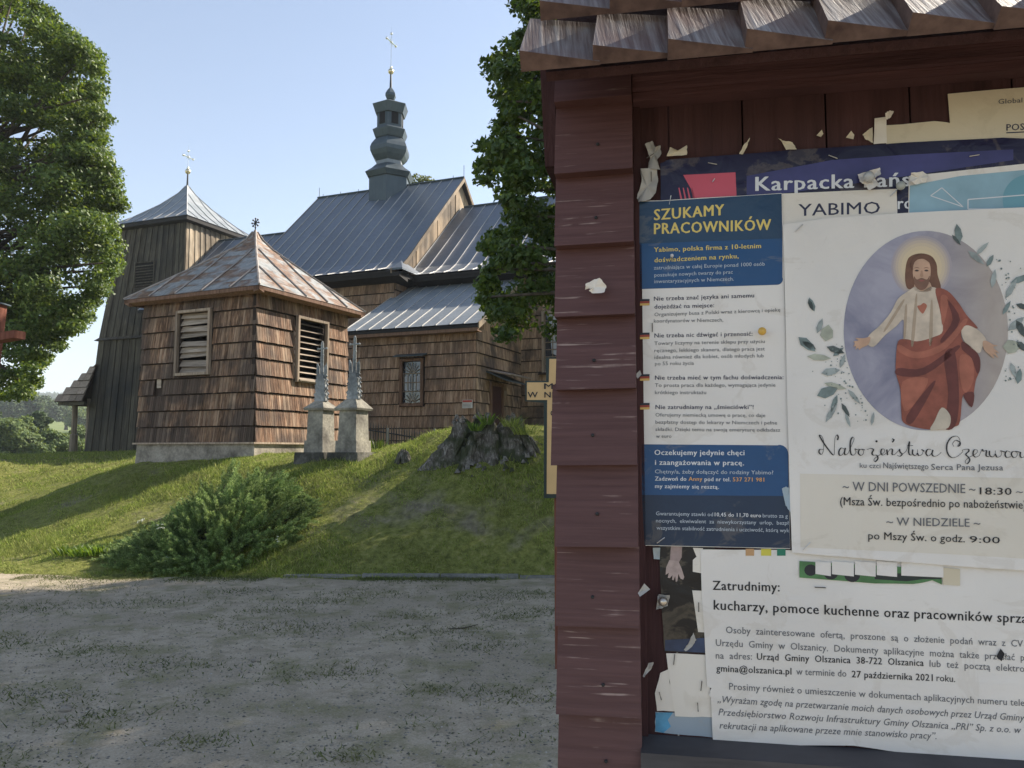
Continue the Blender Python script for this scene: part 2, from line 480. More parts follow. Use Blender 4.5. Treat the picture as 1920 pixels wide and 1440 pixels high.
keep = (np.abs(gx) < gy * .72 + .5) & (gy > 10.15 + .12 * np.sin(gx * 2.2) + .8 * np.clip((-gx - 5.2) / 2, 0, 1) * .95)
pt = patchy(gx, gy)
bare = ((gx > -.9) & (gy < 12.2) & (pt > -.3)) | (pt > 1.45)
keep &= ~(bare & (NR.random(N) < .8))
SU, SV = Vector((math.cos(math.radians(25)), -math.sin(math.radians(25)), 0)), Vector((math.sin(math.radians(25)), math.cos(math.radians(25)), 0))
SC0 = Vector((-4.98, 15.5, 0))
rel = np.stack([gx - SC0.x, gy - SC0.y], -1)
a_ = rel @ np.array(SU[:2]); b_ = rel @ np.array(SV[:2])
keep &= ~((a_ > -3.3) & (a_ < .05) & (b_ > -.05) & (b_ < 3.2))
gx, gy = gx[keep], gy[keep]
gp = np.stack([gx, gy, terrain(gx, gy) - .005], -1)
gh = NR.gamma(3.0, .0085, len(gx)) + .010
gh *= 1 + .5 * np.clip(patchy(gx * .8 + 3, gy * .8), -1, 1)
blades('bank_grass', gp, gh, .0055, M['blade'], .55)
# far lawn behind, sparser and wider
N = 60000
fx = NR.uniform(-24, -6, N); fy = NR.uniform(19, 36, N)
fp = np.stack([fx, fy, terrain(fx, fy) - .01], -1)
blades('lawn_grass', fp, NR.gamma(3, .014, N) + .02, .012, M['blade'], .5)
# weeds on the lot, in loose tufts
tufts = [(-3.1, 9.3, .35), (-2.4, 8.2, .3), (-1.0, 7.9, .25), (-2.0, 7.4, .45), (-.6, 7.3, .4), (-3.4, 6.6, .35), (-2.6, 6.1, .4), (-4.3, 6.9, .4), (-1.35, 5.9, .3), (-.25, 6.7, .3),
         (-.45, 5.5, .25), (.1, 5.35, .3), (-3.2, 5.4, .35), (-2.5, 4.9, .3), (-1.7, 4.55, .2), (-.9, 4.35, .18), (-1.45, 4.08, .16), (-2.8, 4.3, .3), (-.3, 8.9, .35), (.35, 8.2, .3), (.2, 9.2, .3),
         (-4.9, 8.3, .5), (-3.9, 8.6, .5), (-1.6, 9.1, .4), (-5.2, 9.6, .5), (-.05, 7.9, .25), (-2.0, 8.7, .3)]
tp = []
for (cx_, cy_, r_) in tufts:
    n = int(300 * r_ / .3)
    q = NR.normal(0, 1, (n, 2)) * np.array([r_ * .75, r_ * .42]) + np.array([cx_, cy_])
    tp.append(q)
n = 24000
q = np.stack([NR.uniform(-8, 1.2, n), NR.uniform(3.4, 10.2, n)], -1)
q = q[(patchy(q[:, 0] * 1.3, q[:, 1] * 1.9) + .8 * np.sin(q[:, 0] * 9 + q[:, 1] * 5) + NR.normal(0, .4, len(q)) > 1.15)]
tp.append(q)
q = np.stack([NR.uniform(-7, 2.5, 16000), NR.normal(10.15, .13, 16000)], -1); q[:, 1] -= .02 * q[:, 0]
q = q[(patchy(q[:, 0] * 1.6, q[:, 1] * .5) > -.4) & (q[:, 0] > -6.5)]
tp.append(q)
tp = np.concatenate(tp)
blades('lot_weeds', np.stack([tp[:, 0], tp[:, 1], np.zeros(len(tp))], -1), NR.gamma(2.0, .0055, len(tp)) + .005, .0045, M['blade_dark'], 1.1)
# loose stones on the lot
def stones(name, n, xr, yr, sz, mat):
    x = NR.uniform(*xr, n); y = yr[0] + (yr[1] - yr[0]) * NR.beta(1, 2.0, n)
    s = sz[0] + (sz[1] - sz[0]) * NR.random(n) ** 5
    octa = np.array([(1, 0, 0), (0, 1, 0), (-1, 0, 0), (0, -1, 0), (0, 0, .6), (.3, .2, -.4)])
    v = octa[None] * s[:, None, None] * NR.uniform(.6, 1.3, (n, 6, 3)); v[:, :, 0] += x[:, None]; v[:, :, 1] += y[:, None]
    fs = np.array([(0, 1, 4), (1, 2, 4), (2, 3, 4), (3, 0, 4), (1, 0, 5), (2, 1, 5), (3, 2, 5), (0, 3, 5)])
    f = (fs[None] + (np.arange(n) * 6)[:, None, None]).reshape(-1, 3)
    v = v.reshape(-1, 3)
    return tag(mesh(name, v, f, mat), kind='stuff')
t = NT('loose_stone'); t.base(t.ramp(t.pos.outputs['Random Per Island'], [(0, (.09, .083, .07)), (.5, (.17, .158, .135)), (.9, (.27, .25, .215)), (1, (.42, .39, .35))])).rough(.9); M['pebble'] = t.m
stones('lot_gravel', 60000, (-8, 1.5), (3.2, 10.2), (.0018, .013), M['pebble'])
n = 900
x = NR.uniform(-3.4, 1.6, n); 
# ------------------------------------------------------------------ foliage
def leafm(name, cols, trans=.4, rough=.45):
    t = NT(name)
    c = t.ramp(t.pos.outputs['Random Per Island'], [(0, cols[0]), (.5, cols[1]), (1, cols[2])])
    n = t.noise(t.coords(), .9, 3)
    c = t.mix(1.0, c, t.ramp(n, [(.3, .7), (.7, 1.25)]), 'MULTIPLY')
    t.base(c).rough(rough).spec(.35)
    t.translucent(t.mix(1.0, c, (1.5, 1.35, .45), 'MULTIPLY'), trans)
    return t.m
M['leaf_oak'] = leafm('oak_leaf', [(.05, .09, .022), (.085, .14, .034), (.15, .21, .05)], .4)
M['leaf_linden'] = leafm('linden_leaf', [(.045, .085, .026), (.075, .125, .036), (.12, .175, .048)], .45)
M['leaf_far'] = leafm('far_leaf', [(.08, .125, .045), (.12, .17, .06), (.17, .22, .08)], .3, .7)
M['leaf_fard'] = leafm('dark_far_leaf', [(.04, .07, .03), (.06, .095, .04), (.085, .125, .05)], .25, .7)
M['leaf_pale'] = leafm('pale_leaf', [(.09, .12, .03), (.14, .18, .05), (.2, .24, .08)], .4, .6)
M['bark'] = wood('tree_bark', [(.03, .025, .02), (.07, .058, .045), (.12, .10, .08), (.12, .10, .08)], streak=(12, 12, 3), rvar=.1)
M['weed'] = leafm('weed_leaf', [(.06, .11, .02), (.10, .17, .03), (.16, .24, .05)], .4)

def leaves_mesh(cen, axis_, nrm, L, W, pointed=True):
    """six-cornered leaves: base, two shoulders, tip, folded along the rib"""
    n = len(cen)
    side = np.cross(axis_, nrm); side /= np.linalg.norm(side, axis=1)[:, None] + 1e-9
    L = L[:, None]; W = W[:, None]
    dn = nrm * (W * .25)
    p0 = cen - axis_ * L * .5
    p1 = cen - axis_ * L * .12 + side * W * .5 - dn
    p2 = cen + axis_ * L * .25 + side * W * .36 - dn
    p3 = cen + axis_ * L * .55 - dn * .6
    p4 = cen + axis_ * L * .25 - side * W * .36 - dn
    p5 = cen - axis_ * L * .12 - side * W * .5 - dn
    v = np.stack([p0, p1, p2, p3, p4, p5], 1).reshape(-1, 3)
    b = (np.arange(n) * 6)[:, None]
    f = np.concatenate([b + np.array([[0, 1, 2, 3]]), b + np.array([[0, 3, 4, 5]])], 0)
    return v, f
def unit(v): return v / (np.linalg.norm(v, axis=-1, keepdims=True) + 1e-9)

def crown_points(cen, rad, nclu, nleaf, clu_r, seed, fill=.5, under=-.9, gap=0, shape=None):
    rg = np.random.default_rng(seed)
    d = unit(rg.normal(0, 1, (nclu * 2, 3))); d = d[d[:, 2] > under][:nclu]
    lob = 1 + .16 * np.sin(d[:, 0] * 5 + seed) + .13 * np.sin(d[:, 2] * 7 + d[:, 1] * 4 + seed * 2) + .07 * np.sin(d[:, 1] * 13 + seed)
    r = rg.random(len(d)) ** fill * lob
    if shape is not None: r = r * shape(d)
    cc = np.array(cen) + d * np.array(rad) * r[:, None]
    cr = clu_r * rg.uniform(.55, 1.35, len(cc))
    w_ = cr ** 2; w_ /= w_.sum()
    ci = rg.choice(len(cc), nleaf, p=w_)
    loc = unit(rg.normal(0, 1, (nleaf, 3))) * (rg.random(nleaf) ** .45)[:, None]
    loc *= np.array([1.15, 1.15, .62])
    pos = cc[ci] + loc * cr[ci][:, None]
    out = unit(pos - np.array(cen)) * .5 + unit(loc + 1e-6) * .6
    return rg, cc, cr, pos, out
def from_clusters(cc, cr, cen, nleaf, rg, flatz=.6):
    w_ = cr ** 2; w_ = w_ / w_.sum()
    ci = rg.choice(len(cc), nleaf, p=w_)
    loc = unit(rg.normal(0, 1, (nleaf, 3))) * (rg.random(nleaf) ** .62)[:, None] * np.array([1.25, 1.25, flatz])
    pos = cc[ci] + loc * cr[ci][:, None]
    return pos, unit(pos - np.array(cen)) * .4 + unit(loc + 1e-6) * .7
def profile_clusters(prof, y0, y1, back, Y0, dY, n, r, rg, edge=.5):
    """boughs of a crown whose outer edge runs through the outline prof=[(y, x)], spread over the crown's real depth"""
    out = []; rs = []
    py = [p[0] for p in prof]; pxs = [p[1] for p in prof]
    for i in range(n):
        y = rg.uniform(y0, y1); rr = r * rg.uniform(.5, 1.3); Yd = Y0 + rg.uniform(-dY, dY)
        e = np.interp(y, py, pxs); s = 1 if back < 0 else -1
        dpx = (rg.random() ** 2.0 if rg.random() < edge else rg.random()) * abs(back)
        if edge == 1: dpx -= rg.uniform(-4, 13) * (14.0 / Yd + .3)
        x = e - s * (rr * .95 / Yd * F * .9 + dpx)
        out.append(tuple(P(x, y, Yd))); rs.append(rr)
    return np.array(out), np.array(rs)
def tree(name, label, cat, base, cen, rad, nclu, nleaf, leaf, mat, seed, clu_r=.8, group=None, fill=.5, under=-.9, trunk_r=.25, limbs=14, shape=None, extra=None, bark=None, only_extra=False):
    base = Vector(base)
    t = thing(name, label, cat, base, group)
    rg, cc, cr, pos, out = crown_points(cen, rad, nclu, nleaf, clu_r, seed, fill, under, 0, shape)
    if extra is not None:
        c2, r2, n2 = extra(rg); pos2, out2 = from_clusters(c2, r2, cen, n2, rg)
        if only_extra: pos, out, cc, cr = pos2, out2, c2, r2
        else: pos = np.concatenate([pos, pos2]); out = np.concatenate([out, out2]); cc = np.concatenate([cc, c2])
    n = len(pos)
    nrm = unit(out * .6 + np.array([0, 0, .75]) + rg.normal(0, .45, (n, 3)))
    ax = unit(np.cross(nrm, rg.normal(0, 1, (n, 3))) + np.array([0, 0, -.35]))
    L = leaf * rg.uniform(.65, 1.3, n)
    v, f = leaves_mesh(pos, ax, nrm, L, L * rg.uniform(.6, .85, n))
    mesh('crown', v, f, mat, t)
    mb = MB()
    cen = Vector(cen)
    top = cen + Vector((0, 0, rad[2] * .55))
    mid = base.lerp(cen, .5)
    mb.tube([base - Vector((0, 0, .2)), base + Vector((0, 0, .5)), mid, cen, top], [trunk_r * 1.35, trunk_r, trunk_r * .8, trunk_r * .5, trunk_r * .15], 9)
    mb.build('trunk', bark or M['bark'], t, True)
    mb = MB()
    idx = rg.choice(len(cc), min(limbs, len(cc)), replace=False)
    for i in idx:
        e = Vector(cc[i]); zf = rg.uniform(.0, .8)
        s = mid.lerp(top, zf)
        if s.z > e.z: s.z = max(mid.z, e.z - .6)
        m1 = s.lerp(e, .5) + Vector((rg.uniform(-.3, .3), rg.uniform(-.3, .3), .25)) * min(1, rad[0] / 3)
        mb.tube([s, m1, e], [trunk_r * .3, trunk_r * .18, trunk_r * .05], 5)
    mb.build('branches', bark or M['bark'], t, True)
    return t
# ------------------------------------------------------------------ shingle / board walls
def unit_piece(name, mat, taper=.35):
    """a board 1 x 1 x 1: x width, y outward, z height; thicker at its lower edge"""
    v = [(.0, -.02, 0), (1, -.02, 0), (1, 1, 0), (0, 1, 0), (0, -.02, 1), (1, -.02, 1), (1, taper, 1), (0, taper, 1)]
    me = bpy.data.meshes.new(name)
    me.from_pydata(v, [], [(3, 2, 1, 0), (4, 5, 6, 7), (0, 1, 5, 4), (1, 2, 6, 5), (2, 3, 7, 6), (3, 0, 4, 7)])
    me.materials.append(mat); me.materials.append(M['end_dark']); me.polygons[0].material_index = 1
    return me
PM = {}
def piece(name, mat, parent, o, ex, ey, ez, taper=.35):
    key = (name, mat.name, taper)
    if key not in PM: PM[key] = unit_piece(name, mat, taper)
    ob = bpy.data.objects.new(name, PM[key])
    C.objects.link(ob); ob.parent = parent
    WL[ob.name] = WL[parent.name].copy()
    m = Matrix.Identity(4)
    o = Vector(o) - WL[parent.name]
    for i, e in enumerate((ex, ey, ez)):
        for j in range(3): m[j][i] = e[j]
    for j in range(3): m[j][3] = o[j]
    ob.matrix_local = m
    return ob
def shingle_rects(wfun, rows, bw, openings, rg, x_at):
    """rows=[(z0,z1)], x_at(z)->(x0,x1); returns pieces clipped round the openings"""
    out = []
    for ri, (z0, z1) in enumerate(rows):
        xa, xb = x_at((z0 + z1) / 2)
        x = xa
        while x < xb - .01:
            w_ = bw * rg.uniform(.65, 1.4)
            if xb - x - w_ < bw * .5: w_ = xb - x
            segs = [(x, x + w_, z0, z1)]
            for (o0, o1, p0, p1) in openings:
                ns = []
                for (a, b, c, d) in segs:
                    if b <= o0 or a >= o1 or d <= p0 or c >= p1: ns.append((a, b, c, d)); continue
                    if a < o0: ns.append((a, o0, c, d))
                    if b > o1: ns.append((o1, b, c, d))
                    aa, bb = max(a, o0), min(b, o1)
                    if c < p0: ns.append((aa, bb, c, p0))
                    if d > p1: ns.append((aa, bb, p1, d))
                segs = ns
            for s_ in segs:
                if s_[1] - s_[0] > .015 and s_[3] - s_[2] > .03: out.append((ri, *s_))
            x += w_
    return out
def shingle_wall(parent, o, dx, dz, nrm, x_at, z0, z1, nrows, bw, mat, seed, openings=(), parts=300, th=.03, lap=-.026, missing=(), name='shingle'):
    """o = wall origin; dx, dz, nrm unit vectors (dz may lean); splits into single pieces and a joined rest"""
    rg = random.Random(seed)
    o, dx, dz, nrm = Vector(o), Vector(dx), Vector(dz), Vector(nrm)
    e = (z1 - z0) / nrows
    rows = [(z0 + i * e, z0 + (i + 1) * e) for i in range(nrows)]
    rec = shingle_rects(None, rows, bw, openings, rg, x_at)
    mb = MB(); cnt = 0; cols = {}
    for (ri, a, b, c, d) in rec:
        if any(m0 < (a + b) / 2 < m1 and n0 < (c + d) / 2 < n1 for (m0, m1, n0, n1) in missing): continue
        full = (d - c) > e * .9
        drop = (rg.uniform(-.0025, .0025) - (.010 if rg.random() < .03 else 0)) if full else 0
        g = .0045
        top = d + (lap if ri < nrows - 1 and abs(d - rows[ri][1]) < .01 else 0)
        org = o + dx * (a + g) + dz * (c + drop) + nrm * .004
        ex = dx * (b - a - 2 * g); t_ = th * rg.uniform(.96, 1.04)
        if cnt < parts:
            piece(name, mat, parent, org, ex, nrm * t_, dz * (top - c - drop), .12); cnt += 1
        else:
            ez = dz * (top - c - drop)
            mb.hexa([org, org + ex, org + ex + nrm * t_, org + nrm * t_, org + ez, org + ex + ez, org + ex + nrm * t_ * .12 + ez, org + nrm * t_ * .12 + ez])
    if mb.v:
        o_ = tag(mb.build(name + 's', mat, parent), kind='stuff')
        o_.data.materials.append(M['end_dark'])
        for i_ in range(0, len(o_.data.polygons), 6): o_.data.polygons[i_].material_index = 1
    return cnt
def board_wall(parent, o, dx, nrm, x0, x1, zlo, zhi, bw, mat, seed, name='board', th=.025, batten=True, slope=Vector((0, 0, 1)), shift=None):
    """upright boards; zlo/zhi give the lower and upper edge at x, slope the lean of the wall"""
    rg = random.Random(seed); x = x0; n = 0
    o, dx, nrm = Vector(o), Vector(dx), Vector(nrm)
    while x < x1 - .01:
        w_ = min(bw * rg.uniform(.8, 1.2), x1 - x)
        if x1 - x - w_ < bw * .3: w_ = x1 - x
        xa, xb = x + .004, x + w_ - .004
        y0 = zlo((xa + xb) / 2); ya, yb = zhi(xa), zhi(xb)
        if min(ya, yb) - y0 > .03:
            t_ = th * rg.uniform(.5, 1.5)
            q = lambda xx, zz, tt: o + dx * (xx if shift is None else shift(xx, zz)) + slope * (zz / slope.z) + nrm * tt
            MB().hexa([q(xa, y0, .003), q(xb, y0, .003), q(xb, y0, t_), q(xa, y0, t_), q(xa, ya, .003), q(xb, yb, .003), q(xb, yb, t_), q(xa, ya, t_)]).build(name, mat, parent)
            n += 1
        x += w_
    return n

# ------------------------------------------------------------------ bell shed in front of the church
SH = thing('bell_shed', 'small square wooden bell shed with shingled walls, louvred openings and rusty tin roof', 'bell shed', SC0 + Vector((0, 0, 1.5)))
def S3(s, t, z): return SC0 + SU * s + SV * t + Vector((0, 0, z))
WS, DS = 3.2, 2.95
ZB, ZT = 1.76, 4.74
inn = .05     # walls lean in a little
# footing
mb = MB(); rg = random.Random(3)
mb.hexa([S3(-WS - .03, -.03, 1.0), S3(.03, -.03, 1.0), S3(.03, DS, 1.0), S3(-WS - .03, DS, 1.0), S3(-WS, .0, ZB - .03), S3(0, 0, ZB - .03), S3(0, DS, ZB - .03), S3(-WS, DS, ZB - .03)])
mb.build('footing', M['footing'], SH)
MB().box(S3(-WS - .06, -.07, ZB - .03), SU * (WS + .12), SV * (DS + .12), (0, 0, .035)).build('sill_board', M['frame'], SH)
def swall(name, a, b, c, d):  # inner wall
    return MB().hexa([S3(*a), S3(*b), S3(*c), S3(*d), S3(a[0] * .985 - .02, a[1] + inn, ZT), S3(b[0] - inn, b[1] + inn, ZT), S3(c[0] - inn, c[1] - inn, ZT), S3(d[0] * .985 , d[1] - inn, ZT)])
wf = MB()
# front wall and side wall built round their openings
OF = (1.12, 1.96, 3.18, 4.42)     # along the front from the left corner, z
OS = (1.18, 2.08, 3.08, 4.36)     # along the side from the front corner
def wall_with_hole(mb, o, dx, dy, W, z0, z1, h, th=.08):
    a, b, c, d = h
    for (x0, x1, p0, p1) in ((0, a, z0, z1), (b, W, z0, z1), (a, b, z0, c), (a, b, d, z1)):
        mb.box(o + dx * x0 + Vector((0, 0, p0)), dx * (x1 - x0), dy * th, (0, 0, p1 - p0))
wall_with_hole(wf, S3(-WS, .045, 0), SU, SV, WS - .05, ZB, ZT, OF)
wall_with_hole(wf, S3(-.045, 0, 0), SV, -SU, DS, ZB, ZT, OS)
wf.box(S3(-WS, .13, ZB), SU * .08, SV * (DS - .2), (0, 0, ZT - ZB)); wf.box(S3(-WS, DS - .08, ZB), SU * (WS - .1), SV * .08, (0, 0, ZT - ZB))
wf.build('wall', M['dark_wood'], SH)
lean_f = (Vector((0, 0, 1)) + SV * (inn / 3)).normalized(); lean_s = (Vector((0, 0, 1)) - SU * (inn / 3)).normalized()
pf = thing  # (alias unused)
shf = MB().box(S3(-WS, .03, ZB), SU * WS, SV * .01, (0, 0, .01)).build('front_wall_cladding', M['dark_wood'], SH)
shs = MB().box(S3(-.03, 0, ZB), SV * DS, SU * -.01, (0, 0, .01)).build('side_wall_cladding', M['dark_wood'], SH)
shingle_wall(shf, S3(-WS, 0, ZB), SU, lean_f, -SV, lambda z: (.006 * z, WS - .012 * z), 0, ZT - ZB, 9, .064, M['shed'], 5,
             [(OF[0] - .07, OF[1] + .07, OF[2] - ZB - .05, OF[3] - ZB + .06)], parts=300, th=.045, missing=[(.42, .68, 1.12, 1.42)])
shingle_wall(shs, S3(0, 0, ZB), SV, lean_s, SU, lambda z: (0, DS - .01 * z), 0, ZT - ZB, 9, .064, M['shed_sunlit'], 6,
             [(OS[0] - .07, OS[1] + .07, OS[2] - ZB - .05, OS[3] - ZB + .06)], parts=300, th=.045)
MB().box(S3(-WS + .50, .018, ZB + 1.14), SU * .12, SV * .008, (0, 0, .24)).build('exposed_board', M['slat'], SH)
def frame(parent, o, dx, n, x0, x1, z0, z1, w_, th, mat, name='frame'):
    f = MB(); o = Vector(o)
    q = lambda x, z: o + dx * x + Vector((0, 0, z))
    f.box(q(x0 - w_, z0 - w_), dx * w_, n * th, (0, 0, z1 - z0 + 2 * w_)); f.box(q(x1, z0 - w_), dx * w_, n * th, (0, 0, z1 - z0 + 2 * w_))
    f.box(q(x0, z1), dx * (x1 - x0), n * (th * .96), (0, 0, w_)); f.box(q(x0, z0 - w_), dx * (x1 - x0), n * (th * 1.1), (0, 0, w_))
    return f.build(name, mat, parent)
def louvre(parent, o, dx, n, h, nsl, pitch, seed, mess=0, gap=.5):
    rg = random.Random(seed)
    lv = frame(parent, o, dx, n, h[0], h[1], h[2], h[3], .055, .075, M['frame'], 'louvre')
    step = (h[3] - h[2]) / nsl
    for i in range(nsl):
        z = h[2] + i * step + step * .15 + rg.uniform(-1, 1) * mess * .02
        tw = rg.uniform(-1, 1) * mess * .035
        p0 = Vector(o) + dx * h[0] + Vector((0, 0, z)) - n * .035
        hgt = step * gap * (1 + mess * rg.uniform(-.3, .8))
        MB().box(p0, dx * (h[1] - h[0]) + Vector((0, 0, tw)), -n * hgt * math.sin(pitch) + Vector((0, 0, hgt * math.cos(pitch))), n * .018).build('slat', M['slat'], lv)
    return lv
louvre(SH, S3(-WS, .0, 0), SU, -SV, OF, 9, math.radians(28), 4, mess=1.0, gap=1.0)
louvre(SH, S3(0, 0, 0), SV, SU, OS, 10, math.radians(62), 8, mess=.1, gap=.85)
MB().hexa([S3(.0, OS[0], OS[2] - .01), S3(.10, OS[0], OS[2] - .03), S3(.10, OS[1], OS[2] - .03), S3(.0, OS[1], OS[2] - .01),
           S3(-.08, OS[0], OS[2] + .05), S3(.10, OS[0], OS[2] - .005), S3(.10, OS[1], OS[2] - .005), S3(-.08, OS[1], OS[2] + .05)]).build('sill', M['slat'], SH)
MB().box(S3(-WS + .3, .35, ZB + .2), SU * (WS - .7), SV * (DS - .75), (0, 0, ZT - ZB - .4)).build('dark_interior', M['dark_gap'], SH)

def hip_roof(parent, O, du, dv, W, D, prof, seams, mat, seam_mat, ribh=.03, name='roof_panel', apex_shift=(0, 0)):
    """O = centre at z 0; prof = [(f, z)] f=1 at the eave .. 0 at the apex"""
    O = Vector(O); cu, cv = apex_shift
    def pt(side, x, f, z):
        if side == 0: p = O + du * (x + cu * (1 - f)) - dv * (D / 2 * f - cv * (1 - f))
        if side == 1: p = O + dv * (x + cv * (1 - f)) + du * (W / 2 * f + cu * (1 - f))
        if side == 2: p = O - du * (x - cu * (1 - f)) + dv * (D / 2 * f + cv * (1 - f))
        if side == 3: p = O - dv * (x - cv * (1 - f)) - du * (W / 2 * f - cu * (1 - f))
        return p + Vector((0, 0, z))
    fs = []
    for i in range(len(prof) - 1):
        for k in range(4):
            a = prof[i]; b = prof[i + 1]; q = k / 4
            fs.append((a[0] + (b[0] - a[0]) * q, a[1] + (b[1] - a[1]) * q))
    fs.append(prof[-1])
    for side in range(4):
        half = (W if side % 2 == 0 else D) / 2
        xs_ = [-half + 2 * half * i / seams for i in range(seams + 1)]
        for i in range(seams):
            mb = MB(); x0, x1 = xs_[i], xs_[i + 1]
            rows_ = []
            for (f, z) in fs:
                h = half * f
                l, r = max(-h, min(h, x0)), max(-h, min(h, x1))
                if r - l < 1e-4:
                    rows_.append((pt(side, l, f, z),) * 2); break
                rows_.append((pt(side, l, f, z), pt(side, r, f, z)))
            for k in range(len(rows_) - 1):
                a, b = rows_[k]; c, d = rows_[k + 1]
                if (c - d).length < 1e-5: mb.add([a, b, c], [(0, 1, 2)])
                elif (a - c).length < 1e-5: mb.add([a, b, d], [(0, 1, 2)])
                else: mb.add([a, b, d, c], [(0, 1, 2, 3)])
            o = mb.build(name, mat, parent)
            if i:
                s = MB(); x = x0; pp = []
                for (f, z) in fs:
                    if half * f < abs(x): break
                    pp.append(pt(side, x, f, z) + Vector((0, 0, ribh * .6)))
                if len(pp) > 1: s.tube(pp, ribh * .62, 4); s.build('seam', seam_mat, o)
    hp = MB()
    for sx_, sy_ in ((1, 1), (1, -1), (-1, -1), (-1, 1)):
        hp.tube([O + du * (sx_ * W / 2 * f + cu * (1 - f)) + dv * (sy_ * D / 2 * f + cv * (1 - f)) + Vector((0, 0, z + ribh * .5)) for (f, z) in fs], ribh * .8, 5)
    hp.build('hip_cap', seam_mat, parent)
ce = S3(-WS / 2, DS / 2, 0)
M['rust_seam'] = flat('rust_stained_seam', (.30, .265, .235), .6, .35, 6)
srf = MB().box(S3(-WS - .2, -.2, ZT - .02), SU * (WS + .4), SV * (DS + .4), (0, 0, .05)).build('roof', M['trim'], SH)
hip_roof(srf, ce, SU, SV, WS + .52, DS + .52, [(1, ZT + .04), (.5, 5.52), (.16, 6.06), (.07, 6.26), (.02, 6.44)], 5, M['rusty'], M['rust_seam'], apex_shift=(.10, 0))
fa = MB()
for (a, b) in (((-WS - .25, -.25), (.25, -.25)), ((.25, -.25), (.25, DS + .25)), ((.25, DS + .25), (-WS - .25, DS + .25)), ((-WS - .25, DS + .25), (-WS - .25, -.25))):
    p, q = S3(a[0], a[1], ZT - .07), S3(b[0], b[1], ZT - .07)
    d = (q - p).normalized(); n = Vector((d.y, -d.x, 0))
    p2, q2 = p - n * .14, q - n * .14
    fa.hexa([p2 + Vector((0, 0, -.02)), q2 + Vector((0, 0, -.02)), q + Vector((0, 0, .03)), p + Vector((0, 0, .03)), p2 + Vector((0, 0, .1)), q2 + Vector((0, 0, .1)), q + Vector((0, 0, .105)), p + Vector((0, 0, .105))])
fa.build('eave_board', M['trim'], srf)
ap = ce + SU * .1
fb = MB().tube([ap + Vector((0, 0, 6.38)), ap + Vector((0, 0, 6.72))], .014, 6).ball(ap + Vector((0, 0, 6.66)), .03)
for k in range(8):
    a = math.pi * k / 4
    d = SU * math.cos(a) + Vector((0, 0, 1)) * math.sin(a)
    fb.tube([ap + Vector((0, 0, 6.66)), ap + Vector((0, 0, 6.66)) + d * .085], .012, 5).ball(ap + Vector((0, 0, 6.66)) + d * .095, .024, 6, 4)
fb.build('flower_finial', M['iron'], srf)
fb = MB().ngon_rings(ap, [(.13, 6.28), (.09, 6.36), (.05, 6.44), (.02, 6.5)], 10); fb.build('finial_cone', M['rusty'], srf)
# ------------------------------------------------------------------ church
CU = Vector((math.cos(math.radians(22)), -math.sin(math.radians(22)), 0))
CV = Vector((math.sin(math.radians(22)), math.cos(math.radians(22)), 0))
CO = Vector((-4.0, 26.9, 0))
UP = Vector((0, 0, 1))
def C3(s, t, z): return CO + CU * s + CV * t + UP * z
CHT = thing('wooden_church', 'large wooden church with shingled walls, blue grey seamed metal roofs, ridge turret and west tower', 'church', C3(0, 0, 1.6))
ZG = 1.2
RZ = 5.05      # ridge line offset
# masses
nave = MB()
nave.box(C3(-6.6, .03, ZG), CU * 6.57, CV * 10.0, UP * (7.62 - ZG))
nave.add([C3(-6.6, .3, 7.62), C3(-.03, .3, 7.62), C3(-.03, 9.8, 7.62), C3(-6.6, 9.8, 7.62), C3(-6.6, RZ, 12.2), C3(-.03, RZ, 12.2)], [(0, 1, 5, 4), (1, 2, 5), (2, 3, 4, 5), (3, 0, 4), (0, 3, 2, 1)])
nave = nave.build('nave_wall', M['dark_wood'], CHT)
chan = MB()
chan.box(C3(0, 1.04, ZG), CU * 9, CV * 8.0, UP * (7.5 - ZG))
chan.add([C3(0, 1.1, 7.5), C3(8.9, 1.1, 7.5), C3(8.9, 9.0, 7.5), C3(0, 9.0, 7.5), C3(0, RZ, 11.05), C3(8.9, RZ, 11.05)], [(0, 1, 5, 4), (1, 2, 5), (2, 3, 4, 5), (3, 0, 4), (0, 3, 2, 1)])
chan = chan.build('chancel_wall', M['dark_wood'], CHT)
anx = MB()
anx.box(C3(0.02, -2.46, ZG), CU * 4.15, CV * 3.49, UP * (5.2 - ZG))
anx.add([C3(.02, -2.4, 5.2), C3(4.17, -2.4, 5.2), C3(4.17, 1.03, 5.2), C3(.02, 1.03, 5.2), C3(.02, 1.03, 7.25), C3(4.17, 1.03, 7.25)], [(0, 1, 5, 4), (1, 2, 5), (2, 3, 4, 5), (3, 0, 4), (0, 3, 2, 1)])
anx = anx.build('sacristy_wall', M['dark_wood'], CHT)
nar = MB()
nar.box(C3(-12.6, 1.25, ZG), CU * 6.2, CV * 7.6, UP * (7.5 - ZG))
nar.add([C3(-12.5, 1.25, 7.5), C3(-6.5, 1.25, 7.5), C3(-6.5, 8.85, 7.5), C3(-12.5, 8.85, 7.5), C3(-12.5, RZ, 10.9), C3(-6.5, RZ, 10.9)], [(0, 1, 5, 4), (1, 2, 5), (2, 3, 4, 5), (3, 0, 4), (0, 3, 2, 1)])
nar = nar.build('narthex_wall', M['dark_wood'], CHT)

